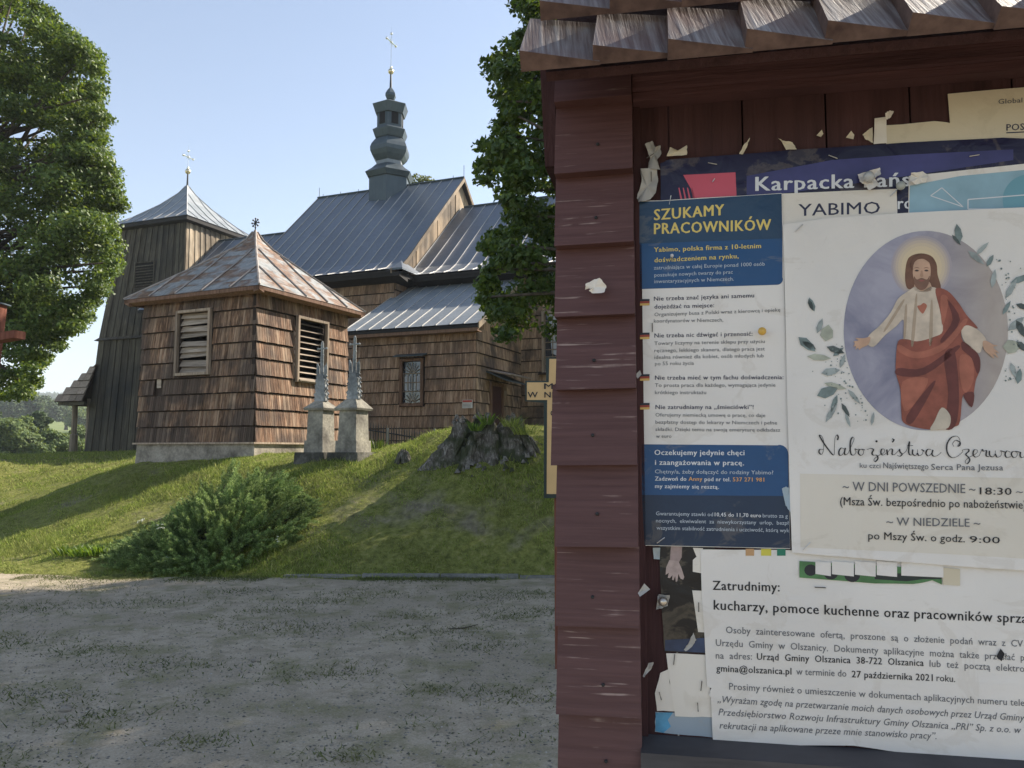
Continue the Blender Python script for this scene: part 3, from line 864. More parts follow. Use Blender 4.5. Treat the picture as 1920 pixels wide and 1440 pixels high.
def seam_roof(name, s0, s1, prof, pitch, mat, seam_mat=None, seed=1, rib=.017, mat_low=None):
    """one slope of standing seam sheet; prof = [(t, z)] from eave to ridge"""
    seam_mat = seam_mat or M['seam']
    par = MB()
    # thin deck under the sheets
    pts = [C3(s0, t, z - .05) for t, z in prof]
    par.v += pts + [C3(s1, t, z - .05) for t, z in prof]; n = len(prof)
    par.f += [[i, n + i, n + i + 1, i + 1] for i in range(n - 1)]
    par.v += [C3(s0, t, z - .13) for t, z in prof] + [C3(s1, t, z - .13) for t, z in prof]
    par.f += [[2 * n + i, 2 * n + i + 1, 3 * n + i + 1, 3 * n + i] for i in range(n - 1)]
    par.f += [[n - 1 - 0 - i, i and 0 or 0, 0] for i in range(0)]
    par.f += [[i, i + 1, 2 * n + i + 1, 2 * n + i] for i in range(n - 1)] + [[n + i, 3 * n + i, 3 * n + i + 1, n + i + 1] for i in range(n - 1)]
    par.f += [[0, 2 * n, 3 * n, n], [n - 1, 2 * n - 1, 4 * n - 1, 3 * n - 1]]
    par = par.build(name, M['black_eave'], CHT)
    k = max(1, round((s1 - s0) / pitch)); wd = (s1 - s0) / k
    me = None
    for i in range(k):
        a = s0 + i * wd
        if me is None:
            mb = MB()
            # sheet with upstand
            cross = [(0, 0), (0, rib * 1.5), (rib, rib * 1.5), (rib, 0), (wd, 0)]
            cr_pts = []
            for (t, z) in prof:
                j = prof.index((t, z))
                t2, z2 = prof[min(j + 1, n - 1)]; t1, z1 = prof[max(j - 1, 0)]
                L_ = math.hypot(t2 - t1, z2 - z1); nt, nz = -(z2 - z1) / L_, (t2 - t1) / L_
                cr_pts.append([C3(a + x, t + nt * h, z + nz * h) for x, h in [(rib, 0), (wd, 0)]])
            for j in range(n - 1):
                mb.add([cr_pts[j][0], cr_pts[j][1], cr_pts[j + 1][1], cr_pts[j + 1][0]], [(0, 1, 2, 3)])
            o = mb.build('roof_panel', mat, par); me = o.data; ob0 = o
            sb = MB()
            for j in range(n - 1):
                (t1, z1), (t2, z2) = prof[j], prof[j + 1]
                L_ = math.hypot(t2 - t1, z2 - z1); nv = CV * (-(z2 - z1) / L_) + UP * ((t2 - t1) / L_)
                sb.hexa([C3(a, t1, z1) - nv * .01, C3(a + rib, t1, z1) - nv * .01, C3(a + rib, t2, z2) - nv * .01, C3(a, t2, z2) - nv * .01,
                         C3(a, t1, z1) + nv * rib * 1.6, C3(a + rib, t1, z1) + nv * rib * 1.6, C3(a + rib, t2, z2) + nv * rib * 1.6, C3(a, t2, z2) + nv * rib * 1.6])
            sm = sb.build('seam', seam_mat, o); sme = sm.data
        else:
            o = bpy.data.objects.new('roof_panel', me); link(o, par); o.location = CU * (i * wd)
            s_ = bpy.data.objects.new('seam', sme); C.objects.link(s_); s_.parent = o; WL[s_.name] = WL[par.name]
    return par
NP = [(-.6, 7.66), (-.05, 7.83), (.45, 8.19), (2.4, 10.06), (RZ, 12.58)]
mir = lambda prof: [(2 * RZ - t, z) for t, z in prof]
nr = seam_roof('nave_roof', -6.85, .18, NP, .50, M['zinc'])
seam_roof('nave_back_roof', -6.85, .18, mir(NP), .50, M['zinc'])
CPf = [(.35, 7.6), (.8, 7.76), (1.3, 8.08), (3.0, 9.55), (RZ, 11.34)]
seam_roof('chancel_roof', .06, 9.2, CPf, .55, M['zinc'])
seam_roof('chancel_back_roof', .06, 9.2, mir(CPf), .55, M['zinc'])
APf = [(-2.85, 5.24), (-1.2, 6.13), (1.0, 7.36)]
seam_roof('sacristy_roof', -.12, 4.42, APf, .46, M['zinc_light'])
WPf = [(.8, 7.32), (1.6, 7.9), (RZ, 11.2)]
seam_roof('narthex_roof', -12.5, -6.86, WPf, .55, M['zinc'])
seam_roof('narthex_back_roof', -12.5, -6.86, mir(WPf), .55, M['zinc'])
rc = MB()
for (a, b, z) in ((-6.88, .2, 12.61), (.2, 9.2, 11.37), (-12.5, -6.86, 11.23)):
    rc.tube([C3(a, RZ, z), C3(b, RZ, z)], .045, 6)
for s in np.arange(-6.6, .1, .9):
    if abs(s + 3.3) > .9: rc.tube([C3(s, RZ, 12.59), C3(s, RZ, 12.74)], .012, 4)
rc.tube([C3(.18, RZ, 12.6), C3(.18, RZ, 13.1)], .012, 4); rc.tube([C3(-6.8, RZ, 12.6), C3(-6.8, RZ, 13.05)], .012, 4)
rc.build('ridge_cap', M['zinc_dark'], CHT)
# verge boards and eave soffits
for (s, prof) in ((.18, NP), (.18, mir(NP)), (-6.87, NP), (4.42, APf)):
    vb = MB()
    for j in range(len(prof) - 1):
        (t1, z1), (t2, z2) = prof[j], prof[j + 1]
        vb.hexa([C3(s, t1, z1 - .16), C3(s + .04, t1, z1 - .16), C3(s + .04, t2, z2 - .16), C3(s, t2, z2 - .16), C3(s, t1, z1 + .02), C3(s + .04, t1, z1 + .02), C3(s + .04, t2, z2 + .02), C3(s, t2, z2 + .02)])
    vb.build('verge_board', M['gable'], CHT)
sf = MB()
sf.hexa([C3(-6.85, -.56, 7.41), C3(.5, -.56, 7.41), C3(.5, .02, 7.29), C3(-6.85, .02, 7.29), C3(-6.85, -.56, 7.55), C3(.5, -.56, 7.55), C3(.5, .02, 7.71), C3(-6.85, .02, 7.71)])
sf.hexa([C3(.0, -.0, 7.29), C3(.5, -.56, 7.41), C3(.5, .9, 7.41), C3(.0, .9, 7.29), C3(0, 0, 7.61), C3(.5, -.56, 7.55), C3(.5, .9, 7.55), C3(0, .9, 7.61)])
sf.hexa([C3(.5, .4, 7.37), C3(9.1, .4, 7.37), C3(9.1, 1.04, 7.21), C3(.5, 1.04, 7.21), C3(.5, .4, 7.51), C3(9.1, .4, 7.51), C3(9.1, 1.04, 7.61), C3(.5, 1.04, 7.61)])
sf.build('eave_soffit', M['black_eave'], CHT)
# pent skirt returning round the east gable of the nave
MB().add([C3(.02, .40, 8.17), C3(.20, -.58, 7.68), C3(.62, -.58, 7.67), C3(.62, 1.15, 7.67), C3(.02, 1.15, 8.09), C3(.62, -.58, 7.61), C3(.62, 1.15, 7.61), C3(.02, -.58, 7.61)], [(0, 1, 2), (0, 2, 3, 4), (2, 5, 6, 3), (1, 7, 5, 2)]).build('pent_roof', M['zinc'], CHT)
# gable boards (nave east gable above the pent)
def roofline(prof, off=.0):
    tt = [p[0] for p in prof]; zz = [p[1] for p in prof]
    return lambda x: float(np.interp(x, tt, zz)) - .14 - off
full = NP + mir(NP)[::-1][1:]
board_wall(CHT, C3(-.01, 0, 0), CV, CU, .42, 9.7, lambda x: 8.1 if x < 1.2 else 7.7, roofline(full), .21, M['gable'], 3, name='gable_board', th=.03)
# sacristy gable triangle boards and walls
gtop = roofline(APf)
gl = MB().box(C3(4.15, -2.46, 5.16), CU * .015, CV * 3.4, UP * .03).build('sacristy_gable', M['dark_wood'], CHT)
board_wall(gl, C3(4.17, 0, 0), CV, CU, -2.44, 1.0, lambda x: 5.12, gtop, .17, M['church_side'], 4, name='board', th=.03)
# annex front shingles
af = MB().box(C3(.0, -2.45, 1.5), CU * 4.17, CV * .01, UP * .02).build('sacristy_front_cladding', M['dark_wood'], CHT)
WX0, WX1, WZ0, WZ1 = 1.80, 2.42, 3.0, 4.26
shingle_wall(af, C3(0, -2.49, 1.55), CU, UP, -CV, lambda z: (0, 4.2), 0, 3.62, 10, .078, M['church'], 15, [(WX0 - .12, WX1 + .12, WZ0 - 1.55 - .1, WZ1 - 1.55 + .12)], parts=300, th=.045)
as_ = MB().box(C3(4.155, -2.46, 1.5), CU * .01, CV * 3.4, UP * .02).build('sacristy_side_cladding', M['dark_wood'], CHT)
DX0, DX1, DZ1 = 1.0, 1.80, 3.55    # door, along the side wall
shingle_wall(as_, C3(4.2, -2.49, 1.55), CV, UP, CU, lambda z: (0, 3.5), 0, 3.62, 10, .10, M['church_side'], 16, [(DX0 - .1, DX1 + .1, -.2, DZ1 - 1.55 + .1)], parts=280, th=.045)
cf = MB().box(C3(4.2, 1.035, 1.5), CU * 4.8, CV * .01, UP * .02).build('chancel_cladding', M['dark_wood'], CHT)
shingle_wall(cf, C3(4.22, 1.0, 1.55), CU, UP, -CV, lambda z: (0, 4.7), 0, 5.6, 15, .13, M['church_side'], 17, [(.78, 2.0, 2.55, 4.6)], parts=200, th=.045)
nf = MB().box(C3(-6.6, .01, 5.0), CU * 6.6, CV * .01, UP * .02).build('nave_front_cladding', M['dark_wood'], CHT)
shingle_wall(nf, C3(-3.4, .0, 4.4), CU, UP, -CV, lambda z: (0, 3.4), 0, 2.95, 8, .14, M['church'], 18, parts=220, th=.045)
shingle_wall(nf, C3(-6.6, .0, 1.5), CU, UP, -CV, lambda z: (0, 3.2), 0, 5.8, 15, .2, M['church'], 19, parts=0, th=.045)
ns_ = MB().box(C3(-.02, .0, 5.6), CV * 1.0, CU * .01, UP * .02).build('nave_side_cladding', M['dark_wood'], CHT)
shingle_wall(ns_, C3(.0, .0, 5.6), CV, UP, CU, lambda z: (0, 1.04), 0, 1.85, 5, .14, M['church_side'], 20, parts=60, th=.045)
wf2 = MB().box(C3(-12.6, 1.24, 1.5), CU * 6, CV * .01, UP * .02).build('narthex_cladding', M['dark_wood'], CHT)
shingle_wall(wf2, C3(-12.65, 1.22, 1.3), CU, UP, -CV, lambda z: (0, 1.2), 0, 6.0, 16, .22, M['shed'], 21, parts=120, th=.05)
# sacristy eave fascia
fb = MB(); fb.box(C3(-.1, -2.84, 5.02), CU * 4.5, CV * .05, UP * .17); fb.box(C3(-.08, -2.79, 5.02), CU * 4.45, CV * .3, UP * .03); fb.build('eave_fascia', M['trim'], CHT)
# sacristy window
wo = C3(0, -2.52, 0)
wfm = frame(CHT, wo, CU, -CV, WX0, WX1, WZ0, WZ1, .085, .06, M['trim'], 'window')
MB().box(C3(WX0, -2.47, WZ0), CU * (WX1 - WX0), CV * .01, UP * (WZ1 - WZ0)).build('pane', M['glass'], wfm)
g = MB(); zm = (WZ0 + WZ1) / 2
mull = lambda a, b, r=.014: g.tube([a, b], r, 4)
q = lambda x, z: C3(x, -2.505, z)
for x in np.linspace(WX0 + .03, WX1 - .03, 5): mull(q(x, WZ0 + .36), q(x, WZ1 - .36))
for z in (WZ0 + .36, WZ1 - .36, zm): mull(q(WX0, z), q(WX1, z))
for k in range(9):
    a = math.pi * (k / 8)
    for (zc, sg) in ((WZ1 - .36, 1), (WZ0 + .02, 1)):
        mull(q((WX0 + WX1) / 2 + .05 * math.cos(a), zc + sg * .05 * math.sin(a)), q((WX0 + WX1) / 2 + .28 * math.cos(a), zc + sg * .33 * math.sin(a)), .011)
g.build('window_grille', M['frame'], wfm)
cu_ = MB()
for (x0, x1) in ((WX0 + .05, WX0 + .24), (WX1 - .24, WX1 - .05)): cu_.box(C3(x0, -2.49, WZ0 + .4), CU * (x1 - x0), CV * .008, UP * .42)
cu_.build('curtain', M['curtain'], wfm)
MB().hexa([C3(WX0 - .2, -2.78, WZ1 + .12), C3(WX1 + .2, -2.78, WZ1 + .12), C3(WX1 + .2, -2.5, WZ1 + .20), C3(WX0 - .2, -2.5, WZ1 + .20), C3(WX0 - .2, -2.78, WZ1 + .15), C3(WX1 + .2, -2.78, WZ1 + .15), C3(WX1 + .2, -2.5, WZ1 + .24), C3(WX0 - .2, -2.5, WZ1 + .24)]).build('window_hood', M['zinc_dark'], wfm)
# chancel window
cw = frame(CHT, C3(4.22, .96, 1.55), CU, -CV, .85, 1.93, 2.62, 4.52, .08, .06, M['frame'], 'tall_window')
MB().box(C3(5.07, 1.02, 4.17), CU * 1.08, CV * .008, UP * 1.9).build('pane', M['glass'], cw)
g = MB()
for x in np.linspace(5.07, 6.15, 5): g.tube([C3(x, 1.0, 4.17), C3(x, 1.0, 6.07)], .016, 4)
for z in np.linspace(4.17, 6.07, 9): g.tube([C3(5.07, 1.0, z), C3(6.15, 1.0, z)], .016, 4)
g.build('window_bars', M['frame'], cw)
MB().prism([C3(5.30, 1.013, 4.75), C3(5.66, 1.013, 4.6), C3(5.85, 1.013, 6.05), C3(5.2, 1.013, 6.05)], CV * .004).build('curtain', M['curtain'], cw)
MB().hexa([C3(4.9, .8, 4.05), C3(6.3, .8, 4.05), C3(6.3, 1.0, 4.08), C3(4.9, 1.0, 4.08), C3(4.9, .8, 4.09), C3(6.3, .8, 4.09), C3(6.3, 1.0, 4.17), C3(4.9, 1.0, 4.17)]).build('sill', M['dark_wood'], cw)
# side door with its little roof
dr = frame(CHT, C3(4.22, -2.49, 0), CV, CU, DX0, DX1, 1.6, DZ1, .1, .07, M['trim'], 'side_door')
MB().box(C3(4.21, -2.49 + DX0, 1.6), CV * (DX1 - DX0), CU * .03, UP * (DZ1 - 1.6)).build('door_leaf', flat('maroon_door', (.055, .018, .014), .6), dr)
can = MB().hexa([C3(4.22, -2.49 + DX0 - .35, 3.93), C3(4.95, -2.49 + DX0 - .35, 3.62), C3(4.95, -2.49 + DX1 + .35, 3.62), C3(4.22, -2.49 + DX1 + .35, 3.93),
                 C3(4.22, -2.49 + DX0 - .35, 3.96), C3(4.95, -2.49 + DX0 - .35, 3.65), C3(4.95, -2.49 + DX1 + .35, 3.65), C3(4.22, -2.49 + DX1 + .35, 3.96)]).build('door_canopy', M['zinc_dark'], CHT)
for k in range(4):
    y = -2.49 + DX0 - .33 + k * .45
    piece('roof_shingle', M['frame'], can, C3(4.24, y, 3.975), CV * .43, CU * .0 + UP * .02, CU * .74 - UP * .315, 1.0)
MB().tube([C3(4.27, -2.49 + DX1 + .2, 3.45), C3(4.27, -2.49 + DX1 + .2, 3.3)], .06, 8).build('wall_lamp', M['frame'], CHT)
# small notice on the sacristy wall
ng = thing('wall_notice', 'small white and red metal notice on the sacristy wall above the stump', 'notice', C3(3.97, -2.56, 2.92))
MB().box(C3(3.81, -2.575, 2.82), CU * .32, -CV * .01, UP * .24).build('notice_plate', flat('notice_white', (.62, .60, .57), .5), ng)
MB().box(C3(3.82, -2.588, 2.99), CU * .30, -CV * .003, UP * .06).build('red_band', flat('notice_red', (.5, .09, .07), .5), ng)
nl = MB()
for z in (2.85, 2.89, 2.93): nl.box(C3(3.84, -2.588, z), CU * .25, -CV * .002, UP * .012)
nl.build('printed_lines', flat('notice_grey', (.25, .22, .22), .6), ng)

# ---- tower
TC = (-14.29, RZ)
def TW(h, z, a, b): return C3(TC[0] + a * h, TC[1] + b * h, z)
HW = lambda z: float(np.interp(z, [1.3, 6.6, 11.87], [2.70, 2.42, 1.88]))
tm = MB()
for (z0, z1) in ((1.2, 6.6), (6.6, 11.87)):
    h0, h1 = HW(z0) - .03, HW(z1) - .03
    tm.hexa([TW(h0, z0, -1, -1), TW(h0, z0, 1, -1), TW(h0, z0, 1, 1), TW(h0, z0, -1, 1), TW(h1, z1, -1, -1), TW(h1, z1, 1, -1), TW(h1, z1, 1, 1), TW(h1, z1, -1, 1)])
tw = tm.build('tower_wall', M['dark_wood'], CHT)
def tower_boards(side, z0, z1, k, mat, proud=0.0, hole=None):
    rg = random.Random(side * 10 + int(z0))
    h0, h1 = HW(z0) + proud, HW(z1) + proud
    for i in range(k):
        a, b = -1 + 2 * i / k, -1 + 2 * (i + 1) / k
        th = .02 + .03 * (i % 2) * rg.uniform(.7, 1.2)
        def q(f, h, z, o):
            if side == 0: return C3(TC[0] + f * h, TC[1] - h - o, z)
            if side == 1: return C3(TC[0] + h + o, TC[1] + f * h, z)
            return C3(TC[0] - h - o, TC[1] - f * h, z)
        zz = [(z0, z1)]
        if hole and hole[0] < (a + b) / 2 < hole[1]: zz = [(z0, hole[2]), (hole[3], z1)]
        for (p0, p1) in zz:
            e0, e1 = HW(p0) + proud, HW(p1) + proud
            g_ = .004 / h0
            MB().hexa([q(a + g_, e0, p0, -.01), q(b - g_, e0, p0, -.01), q(b - g_, e0, p0, th), q(a + g_, e0, p0, th), q(a + g_, e1, p1, -.01), q(b - g_, e1, p1, -.01), q(b - g_, e1, p1, th), q(a + g_, e1, p1, th)]).build('board', mat, tw)
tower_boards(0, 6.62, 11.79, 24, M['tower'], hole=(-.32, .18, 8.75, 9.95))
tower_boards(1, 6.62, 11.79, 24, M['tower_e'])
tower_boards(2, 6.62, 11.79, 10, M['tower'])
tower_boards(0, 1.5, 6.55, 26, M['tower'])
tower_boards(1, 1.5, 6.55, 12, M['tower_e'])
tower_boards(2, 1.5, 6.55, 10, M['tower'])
sk = MB()
h0, h1 = HW(6.5) + .16, HW(6.62)
sk.hexa([TW(h0, 6.50, -1, -1), TW(h0, 6.50, 1, -1), TW(h0, 6.50, 1, 1), TW(h0, 6.50, -1, 1), TW(h1, 6.66, -1, -1), TW(h1, 6.66, 1, -1), TW(h1, 6.66, 1, 1), TW(h1, 6.66, -1, 1)])
sk.build('drip_skirt', M['tower'], CHT)
bh = MB().hexa([TW(2.85, 1.42, -1, -1), TW(2.85, 1.42, 1, -1), TW(2.85, 1.42, 1, 1), TW(2.85, 1.42, -1, 1), TW(2.62, 1.68, -1, -1), TW(2.62, 1.68, 1, -1), TW(2.62, 1.68, 1, 1), TW(2.62, 1.68, -1, 1)])
bh.build('base_skirt', M['tower'], CHT)
# tower louvre
hz = HW(9.3)
lw = C3(TC[0] - .32 * hz, TC[1] - hz + .0, 0)
lf_ = frame(CHT, lw, CU, -CV, 0, .5 * hz, 8.78, 9.92, .06, .07, M['tower'], 'tower_louvre')
MB().box(lw + UP * 8.78 - CV * .0, CU * .5 * hz, -CV * .012, UP * 1.14).build('backing', M['dark_gap'], lf_)
for i in range(9):
    MB().box(lw + UP * (8.8 + i * .125) - CV * .01, CU * .5 * hz, -CV * .06 + UP * -.05, UP * .02).build('slat', M['tower'], lf_)
# tower roof
trf = MB().box(TW(2.08, 11.73, -1, -1), CU * 4.16, CV * 4.16, UP * .12).build('tower_roof', M['black_eave'], CHT)
hip_roof(trf, C3(TC[0], TC[1], 0), CU, CV, 4.46, 4.46, [(1, 11.83), (.72, 12.29), (.36, 13.03), (.12, 13.67), (.02, 14.07)], 7, M['zinc_light'], M['seam'], ribh=.03)
te = MB()
for k in range(4):
    a, b = [(-1, -1), (1, -1), (1, 1), (-1, 1)][k], [(1, -1), (1, 1), (-1, 1), (-1, -1)][k]
    p, q_ = TW(2.2, 11.65, *a), TW(2.2, 11.65, *b); pi, qi = TW(1.88, 11.59, *a), TW(1.88, 11.59, *b)
    te.hexa([pi, qi, q_, p, pi + UP * .2, qi + UP * .2, q_ + UP * .16, p + UP * .16])
te.build('eave_board', M['black_eave'], trf)
def spire_cross(parent, base, zball, rball, ztop, zarm, arm, nm):
    b = Vector((base.x, base.y, 0))
    MB().tube([base, b + UP * (zball - rball)], [.055, .035], 8).build('spire_rod', M['iron'], parent)
    MB().ball(b + UP * zball, rball, 16, 10).build('gilded_ball', M['brass'], parent, True)
    cr = MB().tube([b + UP * (zball + rball), b + UP * ztop], .022, 6).tube([b + UP * zarm - CV * arm, b + UP * zarm + CV * arm], .022, 6)
    cr.tube([b + UP * ztop, b + UP * (ztop + .28)], .006, 4)
    o = cr.build('cross', M['bright'], parent)
    for p in (b + UP * (ztop - .02), b + UP * zarm + CV * arm, b + UP * zarm - CV * arm, b + UP * zarm, b + UP * (zball + rball + .05)): MB().ball(p, .062, 10, 8).build('cross_knob', M['bright'], o, True)
    k = MB()
    for a in range(4):
        d = CV * math.cos(math.pi / 4 + a * math.pi / 2) + UP * math.sin(math.pi / 4 + a * math.pi / 2)
        k.tube([b + UP * zarm, b + UP * zarm + d * arm * .55], .009, 4)
    k.build('cross_rays', M['bright'], o)
spire_cross(CHT, C3(TC[0], TC[1], 13.95), 14.78, .13, 15.8, 15.48, .31, 't')
# ---- ridge turret
TP = C3(-3.28, RZ, 0)
zt = lambda y: P(727, y, TP.y).z
rot0 = math.atan2(-TP.y, -TP.x) - math.radians(9)
def hexring(name, rings, mat=None, parent=CHT): return MB().ngon_rings(TP, [(r, zt(y)) for r, y in rings], 6, rot0).build(name, mat or M['zinc_dark'], parent)
tb = hexring('turret_base', [(.90, 400), (.90, 336)])
hexring('skirt_roof', [(.96, 339), (1.08, 330), (1.05, 329), (.80, 321), (.62, 313)], parent=tb)
hexring('collar', [(.60, 315), (.58, 305)], M['zinc_light'], tb)
hexring('onion_bulb', [(.58, 306), (.66, 303), (.78, 297), (.87, 289), (.88, 282), (.82, 275), (.70, 268), (.62, 264), (.60, 261)], parent=tb)
hexring('upper_collar', [(.59, 263), (.57, 256)], M['zinc'], tb)
hexring('cornice', [(.66, 263), (.77, 251), (.78, 249), (.58, 243)], parent=tb)
lt = hexring('lantern', [(.585, 244), (.585, 204)], M['zinc_dark'], tb)
hexring('eave_fascia', [(.66, 218), (.78, 204), (.80, 202), (.78, 201), (.40, 194), (.10, 188)], parent=tb)
hexring('small_onion', [(.07, 190), (.17, 187), (.24, 181), (.23, 176), (.15, 170), (.06, 165)], parent=tb)
for k in range(6):
    a0 = rot0 + math.pi / 3 * k; a1 = a0 + math.pi / 3
    p0 = TP + Vector((math.cos(a0), math.sin(a0), 0)) * .585; p1 = TP + Vector((math.cos(a1), math.sin(a1), 0)) * .585
    dx = (p1 - p0).normalized(); n = ((p0 + p1) / 2 - TP).normalized(); m = (p0 + p1) / 2
    w2 = .15; zb, zm_ = zt(239), zt(220)
    pl = [(-w2, zb), (w2, zb), (w2, zm_)] + [(w2 * math.cos(t), zm_ + w2 * math.sin(t)) for t in np.linspace(.4, math.pi - .4, 5)] + [(-w2, zm_)]
    fr = [(x * 1.25, z if z == zb else z + .03) for x, z in pl]
    MB().prism([m + dx * x + UP * z + n * -.01 for x, z in fr], n * .03).build('arched_frame', M['zinc_dark'], lt)
    MB().prism([m + dx * x + UP * z + n * -.01 for x, z in pl], n * .034).build('dark_opening', M['dark_gap'], lt)
spire_cross(CHT, TP + UP * zt(168), zt(134), .125, zt(62), zt(79), .37, 'c')
# ---- west porch roof on posts
pr = MB().hexa([C3(-18.2, 2.0, 3.75), C3(-16.6, 2.4, 5.3), C3(-16.6, 8.2, 5.3), C3(-18.2, 8.2, 3.75), C3(-18.2, 2.4, 3.8), C3(-16.6, 2.4, 5.36), C3(-16.6, 8.2, 5.36), C3(-18.2, 8.2, 3.8)]).build('porch_roof', M['dark_wood'], CHT)
rg = random.Random(9)
sl_ = (C3(-16.6, 0, 5.36) - C3(-18.2, 0, 3.8)); L_ = sl_.length; sl_ = sl_.normalized(); nn = (UP - sl_ * UP.dot(sl_)).normalized()
for r_ in range(6):
    for c_ in range(13):
        o = C3(-18.2, 2.36 + c_ * .45, 3.8) + sl_ * (r_ * L_ / 6) + nn * .01
        piece('roof_shingle', M['tower_e'] if False else M['frame'], pr, o, CV * .43, nn * .07 * rg.uniform(.8, 1.3), sl_ * (L_ / 6 + .08), .2)
pf_ = MB().box(C3(-18.25, 2.3, 3.62), CV * 6, CU * .08, UP * .14); pf_.box(C3(-18.2, 1.9, 3.60), CU * 1.6, CV * .08, UP * .14)
for r_ in range(5):
    f0, f1 = r_ / 5, (r_ + 1) / 5
    s0_ = -18.25 + 1.6 * f0; n_ = max(1, round((-16.6 - s0_) / .42)); wd_ = (-16.6 - s0_) / n_
    for c_ in range(n_):
        piece('roof_shingle', M['frame'], pr, C3(s0_ + c_ * wd_, 1.8 + .6 * f0, 3.74 + 1.55 * f0), CU * wd_ * .97, (-CV * .93 + UP * .36) * .07 * rg.uniform(.8, 1.3), CV * .14 + UP * .36, .2)
MB().add([C3(-18.2, 1.85, 3.74), C3(-16.6, 1.85, 3.74), C3(-16.6, 2.45, 5.29)], [(0, 1, 2)]).build('porch_hip', M['dark_wood'], CHT)
pf_.build('porch_beam', M['tower'], CHT)
for (s, t) in ((-17.75, 2.4), (-17.75, 5.2), (-17.75, 7.8), (-16.98, 2.45)):
    MB().tube([C3(s, t, 1.2), C3(s, t, 2.3), C3(s, t, 2.35), C3(s, t, 3.9)], [.19, .17, .12, .12] if s < -17 else [.08] * 4, 8).build('porch_post', M['tower_e'], CHT)
# ------------------------------------------------------------------ monuments
def monument(label, px, Y, wd, dp, y_base, y_shaft, y_cap0, y_cap1, y_slab, y_spike, y_arm, y_top, slab, rot=25):
    a = math.radians(rot)
    u = Vector((math.cos(a), -math.sin(a), 0)); v = Vector((math.sin(a), math.cos(a), 0))
    o = P(px, y_base, Y); o = Vector((o.x, o.y, 0))
    z = lambda y: EYE + (845 - y) / F * Y
    t = thing('roadside_monument', label, 'monument', (o.x, o.y, z(y_base)), 'old stone monuments beside the bell shed')
    q = lambda s, w_, zz: o + u * s + v * w_ + UP * zz
    def blk(name, mrg0, mrg1, z0, z1, mat, bev=0):
        return MB().hexa([q(-wd - mrg0, -mrg0, z0), q(mrg0, -mrg0, z0), q(mrg0, dp + mrg0, z0), q(-wd - mrg0, dp + mrg0, z0), q(-wd - mrg1, -mrg1, z1), q(mrg1, -mrg1, z1), q(mrg1, dp + mrg1, z1), q(-wd - mrg1, dp + mrg1, z1)]).build(name, mat, t)
    zb = z(y_base)
    blk('base_step', slab, slab * .9, zb - .3, zb, M['slab'])
    blk('plinth', .035, .03, zb, z(y_shaft), M['stone'])
    blk('shaft', .004, -.01, z(y_shaft), z(y_cap0 + 3), M['stone'])
    cpn = blk('cornice', .04, .055, z(y_cap0 + 3), z(y_cap0 - 1), M['stone'])
    cm = wd / 2
    MB().hexa([q(-wd - .055, -.055, z(y_cap0 - 1)), q(.055, -.055, z(y_cap0 - 1)), q(.055, dp + .055, z(y_cap0 - 1)), q(-wd - .055, dp + .055, z(y_cap0 - 1)),
               q(-wd + .08, .09, z(y_cap1)), q(-.08, .09, z(y_cap1)), q(-.08, dp - .09, z(y_cap1)), q(-wd + .08, dp - .09, z(y_cap1))]).build('cap', M['stone'], t)
    # carved slab, leaf-edged, narrowing upward
    zc, zs = z(y_cap1), z(y_slab)
    c = q(-cm, dp / 2, 0); H = zs - zc
    prof = [(.115, 0), (.10, .12), (.12, .22), (.092, .38), (.108, .5), (.085, .64), (.098, .78), (.072, .9), (.06, 1.0)]
    pts = [c + u * x + UP * (zc + H * f) for x, f in prof] + [c - u * x + UP * (zc + H * f) for x, f in prof[::-1]]
    sl_ = MB().prism([p - v * .05 for p in pts], v * .10).build('carved_slab', M['carved'], t)
    kn = MB(); rg = random.Random(int(px))
    for sg in (1, -1):
        for k in range(6):
            f = .04 + k * .17
            x = float(np.interp(f, [p[1] for p in prof], [p[0] for p in prof]))
            p = c + u * sg * (x + .012) + UP * (zc + H * f)
            kn.tube([p - UP * .02, p + u * sg * .025 + UP * .03, p + UP * .065], [.014, .020, .010], 5)
    tag(kn.build('leaf_ornaments', M['carved'], sl_), kind='stuff')
    # side spikes with knobs
    for sg in (1, -1):
        p0 = c + u * sg * .055 + UP * (zs - .08); p1 = c + u * sg * .085 + UP * (z(y_spike) - .06); p2 = c + u * sg * .105 + UP * z(y_spike)
        m = MB().tube([p0, p0.lerp(p1, .5) + u * sg * .012, p1, p2], [.026, .034, .028, .012], 6)
        for f in (.25, .5, .75): m.ball(p0.lerp(p1, f) + u * sg * .02, .017, 6, 4)
        m.build('spike', M['carved'], t)
    m = MB().tube([c + UP * (zs - .1), c + UP * (zs + .05), c + UP * z(y_top)], [.042, .034, .026], 6)
    for f in np.linspace(.1, .75, 6):
        m.ball(c + UP * (zs + (z(y_arm) - zs) * f) + u * .02 * (1 if int(f * 10) % 2 else -1), .022, 6, 4)
    m.build('cross_stem', M['carved'], t)
    za = z(y_arm)
    m = MB().tube([c - u * .085 + UP * za, c + u * .085 + UP * za], .016, 6)
    for p in (c - u * .095 + UP * za, c + u * .095 + UP * za, c + UP * (z(y_top) + .01)): m.ball(p, .022, 6, 4)
    m.tube([c - v * .022 + UP * (za + .03), c - v * .025 + UP * (za - .12)], [.014, .008], 5)
    m.build('cross_arm', M['carved'], t)
    # lean of the carved top
    return t
monument('old stone monument nearer the shed, shorter, its carved cross leaning slightly', 604, 13.95, .34, .33, 848, 826, 766, 751, 701, 678, 650, 639, .16)
monument('taller old stone monument with upright carved cross, to the right of its twin', 667, 13.55, .37, .36, 848, 826, 766, 747, 697, 671, 641, 628, .14)
